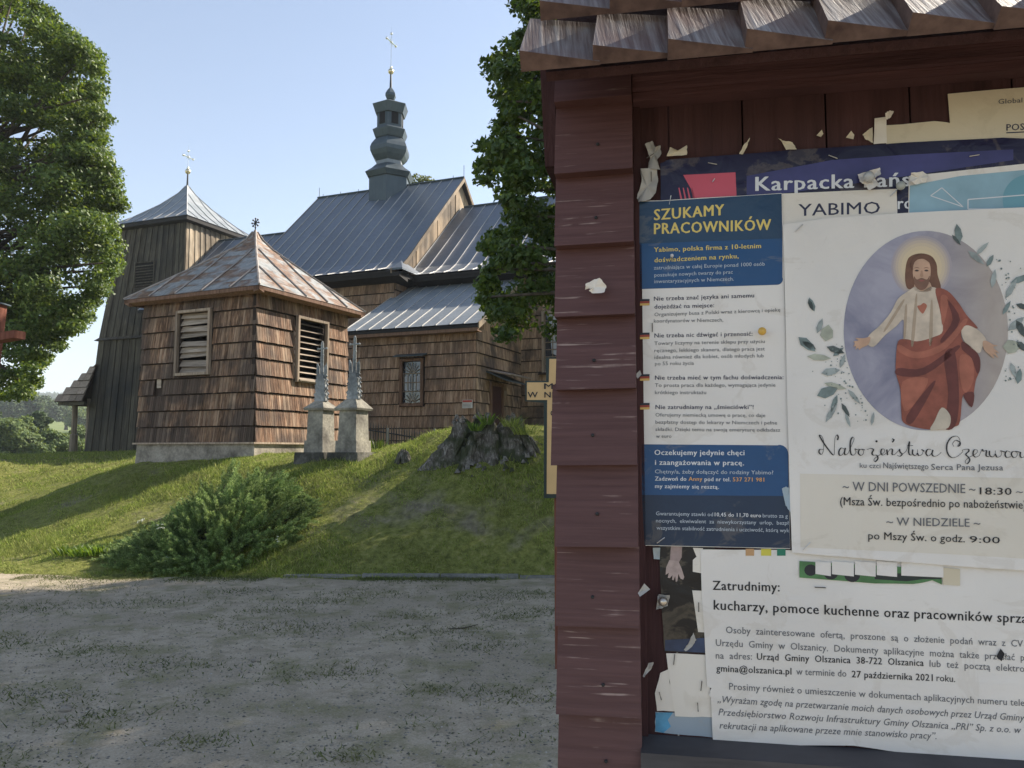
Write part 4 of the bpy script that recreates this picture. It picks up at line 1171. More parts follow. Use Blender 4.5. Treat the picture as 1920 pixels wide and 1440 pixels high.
# ------------------------------------------------------------------ iron fence behind the crest
fn = thing('iron_fence', 'dark iron picket fence in front of the sacristy wall', 'fence', P(750, 835, 19.5))
fa_, fb_ = P(690, 800, 19.3), P(815, 800, 19.9)
d = (fb_ - fa_); d.z = 0; d.normalize()
Lf = (fb_ - fa_).length
for i in range(27):
    p = fa_ + d * (Lf * i / 26)
    zt_ = EYE + .62 - .25 * i / 26; zb_ = gz(p.x, p.y) - .1
    MB().tube([Vector((p.x, p.y, zb_)), Vector((p.x, p.y, zt_)), Vector((p.x, p.y, zt_ + .08))], [.011, .011, .003], 4).build('picket', M['iron'], fn)
for h in (.12, .52):
    MB().tube([fa_ * 1 + Vector((0, 0, EYE + .62 - h - fa_.z)), Vector((fb_.x, fb_.y, EYE + .37 - h))], .016, 4).build('rail', M['iron'], fn)
for f in (.29, 1.0):
    p = fa_ + d * Lf * f
    MB().box((p.x - .025, p.y - .03, gz(p.x, p.y) - .2), (.05, 0, 0), (0, .05, 0), (0, 0, .75 + EYE - gz(p.x, p.y) + .0 )).build('fence_post', flat('weathered_steel', (.22, .22, .23), .6), fn)
# ------------------------------------------------------------------ stump
so_ = P(922, 848, 12.5); so_.z = gz(so_.x, so_.y) - .02
st = thing('tree_stump', 'big decayed grey tree stump with jagged top and spreading roots on the bank', 'tree stump', so_)
rg = np.random.default_rng(5)
na, nr_ = 84, 16
ph = rg.uniform(0, 6.28, 8)
def srad(t):
    return .37 + .08 * math.sin(3 * t + ph[0]) + .07 * math.sin(5 * t + ph[1]) + .055 * math.sin(9 * t + ph[2]) + .03 * math.sin(17 * t + ph[3])
vs = []; fs = []
Hs = .46
hj = [Hs * (1 + .10 * math.sin(2 * t + 1) + .13 * math.sin(7 * t + ph[4]) + .08 * math.sin(13 * t + ph[5]) + .05 * rg.normal()) for t in np.linspace(0, 2 * math.pi, na, endpoint=False)]
for j in range(nr_):
    f = j / (nr_ - 1)
    for i in range(na):
        t = 2 * math.pi * i / na
        r = srad(t) * (1 + .75 * (1 - f) ** 1.8 * (1 + .45 * math.sin(6 * t + ph[6]) + .3 * math.sin(11 * t))) * (1 + rg.normal() * .022)
        r *= 1.12
        px_, py_ = so_.x + r * math.cos(t), so_.y + r * .36 * math.sin(t); zg_ = gz(px_, py_) - .06
        vs.append(Vector((px_, py_, zg_ * (1 - f ** .85) + (so_.z + hj[i]) * f ** .85)))
for j in range(nr_ - 1):
    for i in range(na): fs.append([j * na + i, j * na + (i + 1) % na, (j + 1) * na + (i + 1) % na, (j + 1) * na + i])
b = len(vs)
for i in range(na):
    t = 2 * math.pi * i / na; r = srad(t) * .80
    vs.append(Vector((so_.x + r * math.cos(t), so_.y + r * .34 * math.sin(t), so_.z + hj[i] * .78 + rg.normal() * .02)))
for i in range(na): fs.append([(nr_ - 1) * na + i, (nr_ - 1) * na + (i + 1) % na, b + (i + 1) % na, b + i])
vs.append(so_ + UP * Hs * .7); c_ = len(vs) - 1
for i in range(na): fs.append([b + i, b + (i + 1) % na, c_])
mesh('stump_body', vs, fs, M['stump'], st)
rr = random.Random(4)
for k in range(11):
    t = rr.uniform(math.pi * 1.0, math.pi * 2.05); r0 = .42; r1 = rr.uniform(.5, .8)
    p0 = so_ + Vector((math.cos(t) * r0, math.sin(t) * r0 * .4, .30 * rr.uniform(.5, 1.1)))
    p2 = so_ + Vector((math.cos(t) * r1, math.sin(t) * r1 * .35, 0)); p2.z = gz(p2.x, p2.y) - .02
    p1 = p0.lerp(p2, .5) + Vector((0, 0, .07))
    MB().tube([p0, p1, p2], [rr.uniform(.05, .10), .07, .03], 7).build('root', M['stump'], st)
for k in range(22):   # splintered wood along the rim and the face
    t = rr.uniform(math.pi * .9, math.pi * 2.1); r0 = srad(t) * 1.12
    hgt = rr.uniform(.05, .16); zz = rr.uniform(.25, .62)
    p0 = so_ + Vector((math.cos(t) * r0 * 1.1, math.sin(t) * r0 * .5, zz - .1))
    MB().hexa([p0 + Vector(q_) for q_ in ((-.04, -.03, 0), (.05, -.02, 0), (.04, .04, 0), (-.05, .04, 0), (-.01 + rr.uniform(-.04, .04), .02, hgt), (.02, .03, hgt * .9), (.015, .05, hgt * .8), (-.02, .05, hgt))]).build('splinter', M['stump'], st)
M['stump_light'] = flat('bleached_root_wood', (.17, .16, .145), .9, .6, 25, 0, .2, .02)
for k in range(16):   # bleached broken pieces of root at the foot
    x_ = so_.x + rr.uniform(-.55, .60); y_ = so_.y - rr.uniform(.24, .5); z_ = gz(x_, y_) + rr.uniform(0, .10); s_ = rr.uniform(.018, .05)
    j = lambda: Vector((rr.uniform(-1, 1), rr.uniform(-1, 1), rr.uniform(-1, 1))) * s_ * .35
    q_ = [Vector((x_, y_, z_)) + Vector(v_) * s_ + j() for v_ in ((-1, -.6, -.6), (1, -.6, -.5), (.8, .6, -.5), (-.8, .6, -.6), (-.5, -.3, .9), (.4, -.4, 1.1), (.3, .4, .8), (-.4, .3, .9))]
    MB().hexa(q_).build('root_fragment', M['stump_light'] if k % 3 else M['stump'], st)
def tuft(name, label, cat, c, n, r, h, wd, mat, seed, group=None, droop=.4):
    rg = np.random.default_rng(seed)
    a = rg.uniform(0, 6.283, n); rr_ = rg.random(n) ** .6 * r
    x = c[0] + rr_ * np.cos(a) * .5; y = c[1] + rr_ * np.sin(a) * .5
    hh = h * rg.uniform(.45, 1.1, n)
    tipx = x + np.cos(a) * hh * droop * rg.uniform(.3, 1.3, n); tipy = y + np.sin(a) * hh * droop
    b = rg.uniform(0, 6.28, n)
    v = []; 
    base = np.stack([x, y, np.full(n, c[2])], -1); mid = np.stack([(x + tipx) / 2, (y + tipy) / 2, c[2] + hh * .62], -1); tip = np.stack([tipx, tipy, c[2] + hh], -1)
    sd_ = np.stack([np.cos(b), np.sin(b), b * 0], -1) * wd
    v = np.stack([base - sd_ * .6, base + sd_ * .6, mid + sd_, tip, mid - sd_], 1).reshape(-1, 3)
    f = (np.arange(n) * 5)[:, None]; 
    o = mesh(name, v, [list(r_ + q_) for r_ in f[:, 0] for q_ in (np.array([0, 1, 2, 4]), np.array([4, 2, 3]))], mat, loc=c)
    return tag(o, label, cat, group)
g_ = 'wild plants growing on and around the stump'
def at(px, py, Y): return tuple(P(px, py, Y))
tuft('fern_tuft', 'bright green fern tuft sprouting from the top of the stump', 'plant', at(912, 796, 12.2), 45, .16, .20, .010, M['weed'], 1, g_, .8)
tuft('dry_grass_tuft', 'dry straw coloured grass on the right shoulder of the stump', 'plant', at(958, 800, 12.2), 110, .25, .18, .004, M['blade'], 2, g_, .9)
tuft('dry_grass_tuft', 'straw coloured grass sloping down behind the right roots of the stump', 'plant', at(985, 815, 12.2), 140, .35, .2, .004, M['blade'], 3, g_, .9)
tuft('weed_clump', 'small leafy weed at the left side of the stump', 'plant', at(893, 808, 11.9), 60, .16, .14, .011, M['weed'], 4, g_, .7)
tuft('weed_clump', 'low weeds in front of the iron fence post', 'plant', at(707, 842, 14.6), 60, .3, .2, .006, M['weed'], 6, g_, .6)
# small broken stub of a root left of the stump
sb = P(756, 858, 12.9); sb.z = gz(sb.x, sb.y)
m = MB()
for k in range(9):
    a = rr.uniform(0, 6.28); m.tube([sb + Vector((.12 * math.cos(a), .08 * math.sin(a), -.05)), sb + Vector((.05 * math.cos(a), .03 * math.sin(a), .12)), sb + Vector((.04 * math.cos(a + 1), 0, rr.uniform(.12, .22)))], [.05, .045, .012], 6)
tag(m.build('small_stump', M['stump'], loc=sb), 'small dark broken stump on the crest, left of the big one', 'tree stump')
# ------------------------------------------------------------------ spreading juniper
def juniper():
    rg = np.random.default_rng(8)
    c0 = P(388, 1045, 11.4); c0.z = gz(c0.x, c0.y)
    t = thing('juniper_shrub', 'wide spreading dark green juniper shrub at the foot of the bank', 'shrub', c0)
    nb = 1150
    a = rg.uniform(0, 6.283, nb); rr_ = rg.random(nb) ** .55
    X_ = c0.x + np.cos(a) * rr_ * 1.42 + .02; Y_ = c0.y + .15 + np.sin(a) * rr_ * 1.1
    env = np.clip(1 - rr_ ** 2.2, 0, 1)
    gzv = terrain(X_, Y_)
    # higher on the right, trailing down to the left
    hf = np.interp(X_ - c0.x, [-1.5, -.9, -.2, .5, 1.0, 1.5], [.10, .30, .66, .90, .84, .4])
    Zt = gzv + hf * env * (rg.uniform(.5, 1.0, nb) + .13 * np.sin(X_ * 9 + 1) * np.sin(Y_ * 7) + .1 * np.sin(X_ * 17 + Y_ * 5)) + .04
    out = np.stack([np.cos(a) * rr_ * 1.1 - .15, np.sin(a) * rr_ * .9 - .1, .12 + .42 * env], -1)
    d = unit(out * .7 + np.array([.12, -.12, .34]) + rg.normal(0, .20, (nb, 3)))
    Ls = rg.uniform(.22, .52, nb)
    base = np.stack([X_, Y_, Zt], -1) - d * Ls[:, None] * .6
    k = 230
    tt = rg.random((nb, k)) ** .8
    droop = -.10 * tt ** 2
    ax = base[:, None] + d[:, None] * (tt * Ls[:, None])[..., None]
    spread = (1 - tt) * .055 + .010
    off = unit(rg.normal(0, 1, (nb, k, 3)) * np.array([1, 1, .8])) * (spread * rg.random((nb, k)) ** .5)[..., None]
    pos = ax + off; pos[..., 2] += droop * Ls[:, None]
    nd = unit(d[:, None] * 1.0 + unit(off) * .75 + rg.normal(0, .25, (nb, k, 3)))
    ln = rg.uniform(.014, .036, (nb, k, 1)); wd = .0048
    s_ = unit(np.cross(nd, rg.normal(0, 1, (nb, k, 3)))) * wd
    v = np.stack([pos - s_, pos + s_, pos + nd * ln + s_ * .3, pos + nd * ln - s_ * .3], 2).reshape(-1, 3)
    n = nb * k
    mesh('foliage', v, np.arange(4 * n).reshape(-1, 4), M['juniper'], t)
    mb = MB()
    for i in range(70):
        j = rg.integers(nb); e = Vector(base[j]); s = Vector((c0.x + rg.normal() * .25, c0.y + .1 + rg.normal() * .15, c0.z))
        mb.tube([s, s.lerp(e, .5) + Vector((0, 0, -.06)), e], [.025, .016, .006], 5)
    mb.build('stems', M['bark'], t, True)
t = NT('juniper_needles')
c = t.ramp(t.pos.outputs['Random Per Island'], [(0, (.12, .18, .06)), (.5, (.24, .34, .11)), (.85, (.35, .46, .16)), (1, (.46, .54, .2))])
n = t.noise(t.coords(), 2.2, 4)
c = t.mix(1.0, c, t.ramp(n, [(.35, .6), (.65, 1.25)]), 'MULTIPLY')
t.base(c).rough(.6).translucent(c, .4); M['juniper'] = t.m
juniper()
# white-flowered weeds in front of the juniper
gi = 'white flowering weeds at the foot of the juniper'
for i, (px, py, Y_, top, lab) in enumerate([(294, 1075, 10.7, 985, 'thin weed with pale flower head, tallest before the juniper'), (310, 1078, 10.65, 1045, 'short weed with a few pale buds, low at the front of the juniper'), (268, 1060, 10.8, 975, 'bent weed stem with pale flower head at the left of the juniper'), (520, 1048, 10.9, 1008, 'low white flowered weed at the right end of the juniper')]):
    b_ = P(px, py, Y_); b_.z = gz(b_.x, b_.y); tz = EYE + (845 - top) / F * Y_
    w_ = thing('flowering_weed', lab, 'weed', b_, gi)
    m = MB(); tip = Vector((b_.x + rr.uniform(-.08, .08), b_.y, tz)); m.tube([b_, b_.lerp(tip, .5) + Vector((.03, 0, 0)), tip], .004, 4)
    heads = [tip + Vector((rr.uniform(-.05, .05), rr.uniform(-.03, .03), rr.uniform(-.04, .03))) for _ in range(7)]
    for h in heads: m.tube([tip - UP * .06, h], .002, 3)
    m.build('stem', M['weed'], w_)
    m = MB()
    for h in heads:
        for _ in range(4): m.ball(h + Vector((rr.uniform(-.012, .012), rr.uniform(-.012, .012), rr.uniform(-.006, .006))), .006, 5, 3)
    m.build('flower_head', flat('pale_petals', (.6, .62, .5), .7), w_)
# weeds on the left of the juniper
for i, (px, py, Y_, n_, h_, lab) in enumerate([(135, 1022, 11.6, 130, .13, 'low leafy weeds on the sunlit strip left of the juniper, leftmost clump'), (165, 1018, 11.5, 150, .15, 'leafy weed clump between the leftmost clump and the juniper'), (195, 1010, 11.5, 130, .14, 'leafy weed clump touching the left edge of the juniper')]):
    p = P(px, py, Y_); p.z = gz(p.x, p.y)
    tuft('weed_clump', lab, 'plant', tuple(p), n_, .5, h_, .011, M['weed'], 20 + i, 'leafy weeds left of the juniper', .8)

# ------------------------------------------------------------------ trees
OAKP = [(-160, -60), (-60, 20), (0, 60), (30, 110), (60, 135), (100, 185), (140, 198), (180, 186), (226, 206), (264, 188), (316, 212), (382, 236), (408, 200), (455, 230), (500, 222), (530, 205), (550, 190), (600, 170), (625, 130), (668, 92), (700, 60), (715, 78), (745, 45), (765, 5)]
def oak_boughs(rg):
    a, ar = profile_clusters(OAKP, -150, 640, -420, 20.5, 2.4, 480, .50, rg, .5)
    b, br = profile_clusters(OAKP, 560, 745, -260, 20.0, 1.6, 46, .42, rg, .5)
    c, cr_ = profile_clusters(OAKP, -40, 740, -10, 20.4, 2.0, 170, .28, rg, 1)
    return np.concatenate([a, b, c]), np.concatenate([ar, br, cr_]), 230000
LINP = [(-60, 985), (20, 965), (60, 985), (92, 925), (110, 912), (150, 905), (190, 935), (215, 945), (262, 908), (300, 902), (345, 902), (380, 945), (410, 955), (450, 905), (490, 925), (515, 895), (545, 905), (570, 898), (600, 925), (632, 935), (650, 990)]
def linden_boughs(rg):
    a, ar = profile_clusters(LINP, -40, 628, 230, 11.9, 1.4, 170, .29, rg, .5)
    b, br = profile_clusters(LINP, -40, 632, 14, 11.6, 1.2, 90, .15, rg, 1)
    return np.concatenate([a, b]), np.concatenate([ar, br]), 36000
tree('oak_tree', 'tall leafy oak at the left edge in front of the church tower', 'tree', (-14.6, 20.5, gz(-14.6, 20.5)), (-15.3, 20.5, 7.9), (3.75, 3.8, 5.3), 10, 10, .085, M['leaf_oak'], 21, trunk_r=.32, limbs=90, only_extra=True, extra=oak_boughs)
tree('linden_tree', 'dark green linden on the bank, half hidden behind the notice board', 'tree', (3.3, 11.9, gz(3.3, 11.9)), (4.75, 11.6, 6.6), (3.1, 3.0, 4.3), 300, 60000, .085, M['leaf_linden'], 33, clu_r=.62, fill=.32, trunk_r=.28, limbs=110, extra=linden_boughs)
tree('linden_tree', 'second linden farther right on the bank, hidden behind the notice board', 'tree', (9.6, 11.2, gz(9.6, 11.2)), (9.4, 10.6, 7.6), (4.2, 4.0, 4.8), 200, 24000, .16, M['leaf_linden'], 34, clu_r=1.0, fill=.35, trunk_r=.3, limbs=20)
tree('linden_tree', 'third linden behind the other two, uphill to the right, hidden behind the notice board', 'tree', (9.3, 15.3, gz(9.3, 15.3)), (9.2, 15.4, 7.6), (3.1, 3.0, 4.8), 150, 22000, .16, M['leaf_linden'], 35, clu_r=.9, fill=.35, trunk_r=.3, limbs=20)
tree('young_tree', 'treetop rising behind the church roof beside the ridge turret', 'tree', (-6.2, 46, 1.4), (-5.75, 46, 16.8), (.9, .9, 1.0), 40, 5200, .15, M['leaf_pale'], 41, clu_r=.5, fill=.5, trunk_r=.12, limbs=20)
# far valley trees seen left of the tower
fg = 'trees in the valley left of the church'
def ft(px, ytop, ybot, wpx, Y_, lab, mat, n, leaf, seed, name='valley_tree'):
    b_ = P(px, ybot, Y_); tp_ = P(px, ytop, Y_); r = wpx / 2 / F * Y_; hz_ = (tp_.z - b_.z)
    tree(name, lab, 'tree', (b_.x, Y_, b_.z - hz_ * .1), (b_.x, Y_, b_.z + hz_ * .55), (r * .85, r * .85, hz_ * .40), 60, n * 3, leaf * .5, mat, seed, clu_r=r * .38, fill=.4, trunk_r=r * .08, limbs=8, group=fg)
ft(22, 780, 880, 90, 62, 'pale green rounded tree in the valley at the left edge', M['leaf_far'], 9000, .42, 51)
ft(66, 762, 862, 46, 66, 'dark tall tree in the valley right of the pale rounded one', M['leaf_fard'], 7000, .40, 52)
ft(112, 806, 866, 62, 60, 'pale green bushy tree in the valley beside the porch post', M['leaf_far'], 6000, .38, 53)
ft(150, 795, 862, 34, 70, 'small tree seen between the porch post and the tower', M['leaf_far'], 4000, .4, 54)
ft(75, 828, 868, 40, 58, 'low bush between the two bigger valley trees', M['leaf_far'], 3000, .36, 55)
ft(-40, 770, 870, 90, 75, 'valley tree just outside the left edge of the view', M['leaf_fard'], 5000, .5, 56)
ft(30, 742, 800, 100, 190, 'broad dark tree on the far slope behind the pale rounded tree', M['leaf_fard'], 5000, 1.0, 57)
ft(85, 748, 796, 60, 200, 'mid green tree on the far slope above the light field', M['leaf_fard'], 4000, 1.0, 58)
ft(124, 752, 800, 70, 210, 'far tree on the slope behind the porch roof', M['leaf_far'], 4000, 1.0, 59)
ft(60, 736, 790, 34, 180, 'greyish tall poplar-like tree on the far slope', M['leaf_fard'], 2500, .9, 60)
ft(155, 765, 812, 50, 180, 'far tree on the slope behind the porch post', M['leaf_far'], 2500, .9, 61)
# distant wooded ridge
rg = np.random.default_rng(77)
n = 70000
x = rg.uniform(-1500, 700, n); y = rg.uniform(700, 1500, n)
z = terrain(x, y)
keep = (np.sin(x * .008 + y * .003) + np.sin(y * .011 + x * .002) > -.9)
x, y, z = x[keep], y[keep], z[keep]; n = len(x)
s = rg.uniform(3.5, 7, n)
oc = np.array([(1, 0, .2), (0, 1, .3), (-1, 0, .1), (0, -1, .3), (0, 0, 1.3), (.6, .6, .8), (-.6, .5, .7)])
v = oc[None] * s[:, None, None] * rg.uniform(.7, 1.3, (n, 7, 3)); v += np.stack([x, y, z], -1)[:, None]
f = np.array([(0, 5, 4), (5, 1, 4), (1, 6, 4), (6, 2, 4), (2, 3, 4), (3, 0, 4), (0, 1, 5), (1, 2, 6)])
f = (f[None] + (np.arange(n) * 7)[:, None, None]).reshape(-1, 3)
tag(mesh('distant_woods', v.reshape(-1, 3), f, M['leaf_fard']), kind='stuff')
# wooden cross at the left edge
rp = wood('red_brown_stain', [(.10, .035, .022), (.17, .062, .04), (.22, .09, .055), (.24, .10, .07)], rvar=.2, lighten=.1)
wc = thing('wooden_cross', 'red brown stained wooden cross leaning in at the left edge', 'cross', (-6.2, 9.0, 0))
pt_, pb_ = P(-3, 572, 9.0), P(-75, 1180, 9.0); pb_.z = -.2
ex = Vector((.11, 0, 0)); ey = Vector((0, .15, 0))
MB().hexa([pb_ - ex / 2 - ey / 2, pb_ + ex / 2 - ey / 2, pb_ + ex / 2 + ey / 2, pb_ - ex / 2 + ey / 2, pt_ - ex / 2 - ey / 2, pt_ + ex / 2 - ey / 2, pt_ + ex / 2 + ey / 2, pt_ - ex / 2 + ey / 2]).build('post', rp, wc)
a0, a1 = P(-140, 650, 9.1), P(29, 622, 8.7)
dd = (a1 - a0).normalized()
MB().box(a0 - Vector((0, .03, .07)), a1 - a0, dd.cross(UP).normalized() * -.15 + Vector((0, 0, 0)), UP * .085).build('cross_arm', rp, wc)
MB().box(pt_ + Vector((-.09, -.09, 0)), (.18, 0, 0), (0, .18, 0), (0, 0, .015)).build('post_cap', M['zinc_dark'], wc)
for (px, py, s_, lab) in ((123, 1333, .035, 'pale fist-sized stone lying on the gravel at the lower left'), (116, 1356, .026, 'smaller pale stone just below the fist-sized one on the gravel'), (475, 1241, .022, 'small pale stone on the gravel in the middle of the lot')):
    p = ray(px, py); k_ = -EYE / p.z; c_ = Vector((p.x * k_, p.y * k_, 0))
    m = MB().ball(c_ + UP * s_ * .35, s_, 9, 6, .6)
    for v_ in m.v: v_ += Vector((rr.uniform(-1, 1), rr.uniform(-1, 1), rr.uniform(-1, 1))) * s_ * .14
    tag(m.build('stone', M['footing'], loc=c_), lab, 'stone')
p = ray(870, 1180); k_ = -EYE / p.z; c_ = Vector((p.x * k_, p.y * k_, .012))
tag(MB().tube([c_ + Vector((-.14, -.03, 0)), c_, c_ + Vector((.12, .10, .01))], [.004, .006, .003], 5).build('fallen_twig', M['bark'], loc=c_), 'thin dark twig lying on the gravel at the right of the lot', 'twig')
# ------------------------------------------------------------------ yellow cross shaped sign
SY = 6.0
def Q(px, py, off=0.0): 
    p = P(px, py, SY); return Vector((p.x, SY - off, p.z))
sg = thing('cross_shaped_sign', 'yellow cross shaped mass times sign with dark green border, half hidden by the notice board', 'sign', (.5, SY, 0))
outl = [(985, 714), (1024, 714), (1024, 670), (1130, 670), (1130, 714), (1170, 714), (1170, 752), (1130, 752), (1130, 934), (1020, 934), (1020, 755), (985, 752)]
inl = [(988, 717), (1029, 717), (1030, 673), (1124, 673), (1124, 717), (1166, 717), (1166, 749), (1124, 749), (1124, 928), (1025, 926), (1026, 750), (988, 750)]
MB().prism([Q(x, y) for x, y in outl], Vector((0, .03, 0))).build('border', flat('dark_green_enamel', (.012, .025, .022), .4), sg)
MB().prism([Q(x, y, .004) for x, y in inl], Vector((0, .003, 0))).build('face', flat('yellow_enamel', (.58, .38, .17), .45, .06), sg)
for x in (1040, 1110):
    MB().box(Q(x, 932) + Vector((0, .035, -1.35)), (.03, 0, 0), (0, .03, 0), (0, 0, 1.9)).build('sign_post', rp, sg)
INK = flat('black_print', (.02, .02, .024), .6, .02)
_gl = {}
def raw_text(s, bold=0.0):
    cu = bpy.data.curves.new('t', 'FONT'); cu.body = s; cu.size = 1; cu.offset = bold; cu.resolution_u = 2
    ob = bpy.data.objects.new('t', cu)
    sc2 = bpy.data.scenes.get('glyphs') or bpy.data.scenes.new('glyphs')
    sc2.collection.objects.link(ob)
    vl = sc2.view_layers[0]; vl.update(); dg = vl.depsgraph
    me = bpy.data.meshes.new_from_object(ob.evaluated_get(dg))
    v = np.empty(len(me.vertices) * 3); me.vertices.foreach_get('co', v); v = v.reshape(-1, 3)
    f = [list(p.vertices) for p in me.polygons]
    bpy.data.objects.remove(ob); bpy.data.curves.remove(cu); bpy.data.meshes.remove(me)
    return v, f
_hh = None
BASEOF = dict(zip('ąćęłńóśźżĄĆĘŁŃÓŚŹŻ', 'acelnoszzACELNOSZZ'))
def glyph(c, bold):
    """outline and advance of one letter; Polish marks are drawn onto the plain letter"""
    key = (c, bold)
    if key in _gl: return _gl[key]
    global _hh
    if _hh is None:
        v, _ = raw_text('HH'); _hh = v[:, 0].max()
        v, _ = raw_text('H'); _gl['Hw'] = v[:, 0].max()
    b = BASEOF.get(c, c)
    if b == ' ': _gl[key] = ([], [], .27); return _gl[key]
    v, _ = raw_text('H' + b + 'H'); adv = v[:, 0].max() - _hh
    v, f = raw_text(b, bold); v = [list(p) for p in v]; f = [list(q) for q in f]
    xm = (min(p[0] for p in v) + max(p[0] for p in v)) / 2; xr = max(p[0] for p in v); top = max(p[1] for p in v)
    th = .075
    def quad(q): 
        n = len(v); v.extend([[x, y, 0] for x, y in q]); f.append([n, n + 1, n + 2, n + 3])
    if c in 'ćńóśźĆŃÓŚŹ': quad([(xm - .05, top + .05), (xm + .03 , top + .05), (xm + .15, top + .21), (xm + .04, top + .21)])
    if c in 'żŻ': quad([(xm - th * .6, top + .08), (xm + th * .6, top + .08), (xm + th * .6, top + .08 + th * 1.2), (xm - th * .6, top + .08 + th * 1.2)])
    if c in 'ąęĄĘ':
        quad([(xr - .13, -.012), (xr - .05, -.012), (xr - .09, -.11), (xr - .15, -.11)]); quad([(xr - .15, -.112), (xr - .0, -.112), (xr - .0, -.16), (xr - .12, -.16)])
    if c in 'łŁ': quad([(xm - .12, top * .42), (xm - .12, top * .42 + th * 1.1), (xm + .12, top * .62 + th * 1.1), (xm + .12, top * .62)])
    _gl[key] = (v, f, adv); return _gl[key]
def text_mesh(s, bold=0.0, shear=0.0):
    V_, F_, x = [], [], 0.0
    off = 0.0
    ex = max(.010, bold * 2.6)        # heavy weights are struck twice, side by side
    for c in s:
        v, f, adv = glyph(c, off)
        for k in (0, 1, 2):
            n = len(V_); V_ += [[p[0] + x + shear * p[1] + ex * k / 2, p[1] + ex * .18 * (k == 1), .05 * k] for p in v]; F_ += [[i + n for i in q] for q in f]
        x += adv + ex
    return np.array(V_), F_
CAP = None
def lettering(parent, s, x0, x1, yb0, yb1, h, mapf, off, mat, bold=0.0, shear=0.0, name='lettering'):
    """baseline from (x0,yb0) to (x1,yb1) on the print, capital height h; mapf puts print units on the sheet"""
    global CAP
    if CAP is None: CAP = raw_text('H')[0][:, 1].max()
    v, f = text_mesh(s, bold, shear)
    a, b = v[:, 0].min(), v[:, 0].max()
    u = (v[:, 0] - a) / (b - a)
    X_ = x0 + (x1 - x0) * u; Yb = yb0 + (yb1 - yb0) * u
    Y_ = Yb - v[:, 1] / CAP * h
    pts = [mapf(x, y, off + .0008 * z) for x, y, z in zip(X_, Y_, v[:, 2])]
    return mesh(name, pts, f, mat, parent)
lettering(sg, 'MSZE ŚW.', 1020, 1132, 729.5, 729.5, 10.5, Q, .008, INK, .012)
lettering(sg, 'W  NIEDZIELE', 989, 1108, 745.5, 745.5, 10.5, Q, .008, INK, .012)
lettering(sg, 'G', 1032, 1041, 780, 780, 10.5, Q, .008, INK, .012)
lettering(sg, '1', 1034, 1037.5, 817, 817, 10, Q, .008, INK, .012)

# ------------------------------------------------------------------ notice board shelter
KA = math.radians(11)
KU = Vector((math.cos(KA), -math.sin(KA), 0)); KN = Vector((math.sin(KA), math.cos(KA), 0))   # KN points into the board
_r = ray(1200, 845); K0 = Vector((_r.x / _r.y * .725, .725, EYE))
def K(px, py, b=0.0):
    """the point on the board (b metres in front of it) that the photograph shows at px, py"""
    d = ray(px, py); o = Vector((0, 0, EYE)); pl = K0 - KN * b
    t = (pl - o).dot(KN) / d.dot(KN)
    return o + d * t
def KL(a, b, z): return K0 + KU * a - KN * b + Vector((0, 0, z - EYE))
def ka(px, py, b=0.0):
    p = K(px, py, b) - K0; return p.dot(KU), p.z + EYE
maroon = lambda name, k=1.0, **kw: wood(name, [(.030 * k, .014 * k, .015 * k), (.056 * k, .026 * k, .027 * k), (.078 * k, .038 * k, .040 * k), (.08 * k, .042 * k, .044 * k)], rvar=.25, lighten=.12, **kw)
def shmat():
    t = NT('maroon_painted_shingle')
    g = t.noise(t.coords((9, 9, 210), .7), 1.0, 6, .62)
    sc = t.noise(t.coords((16, 16, 330), .4), 1.0, 3, .5)
    p = t.noise(t.coords((20, 20, 14)), 1.3, 4)
    c = t.ramp(g, [(.3, (.074, .033, .032)), (.7, (.116, .057, .055))])
    m = t.math('MULTIPLY', t.ramp(sc, [(.62, 0.0), (.70, 1.0)]), t.ramp(p, [(.47, 0.0), (.62, .8)]))
    c = t.mix(m, c, (.36, .27, .24))
    t.base(c).rough(.62).spec(.35).bump(g, .6, .0012)
    return t.m
M['maroon_shingle'] = shmat()
M['maroon'] = maroon('maroon_painted_board', 1.0, streak=(90, 90, 4))
M['maroon_h'] = maroon('maroon_painted_beam', 1.6, streak=(5, 5, 90))
M['maroon_back'] = maroon('maroon_back_board', 1.05, streak=(60, 60, 3))
KB = thing('notice_board', 'maroon painted wooden notice board shelter with shingled post and shingled roof', 'notice board', KL(.5, 0, 0))
W_ = 1.30
# back boards
a = -.02; rgk = random.Random(2)
for i, bw in enumerate([.050, .066, .072, .070, .082, .1, .1, .1, .1, .1, .1, .1, .12, .12]):
    MB().box(KL(a + .0008, .0, 1.28), KU * (bw - .0016), KN * .018, UP * .75).build('back_board', M['maroon_back'], KB); a += bw
a_end = a
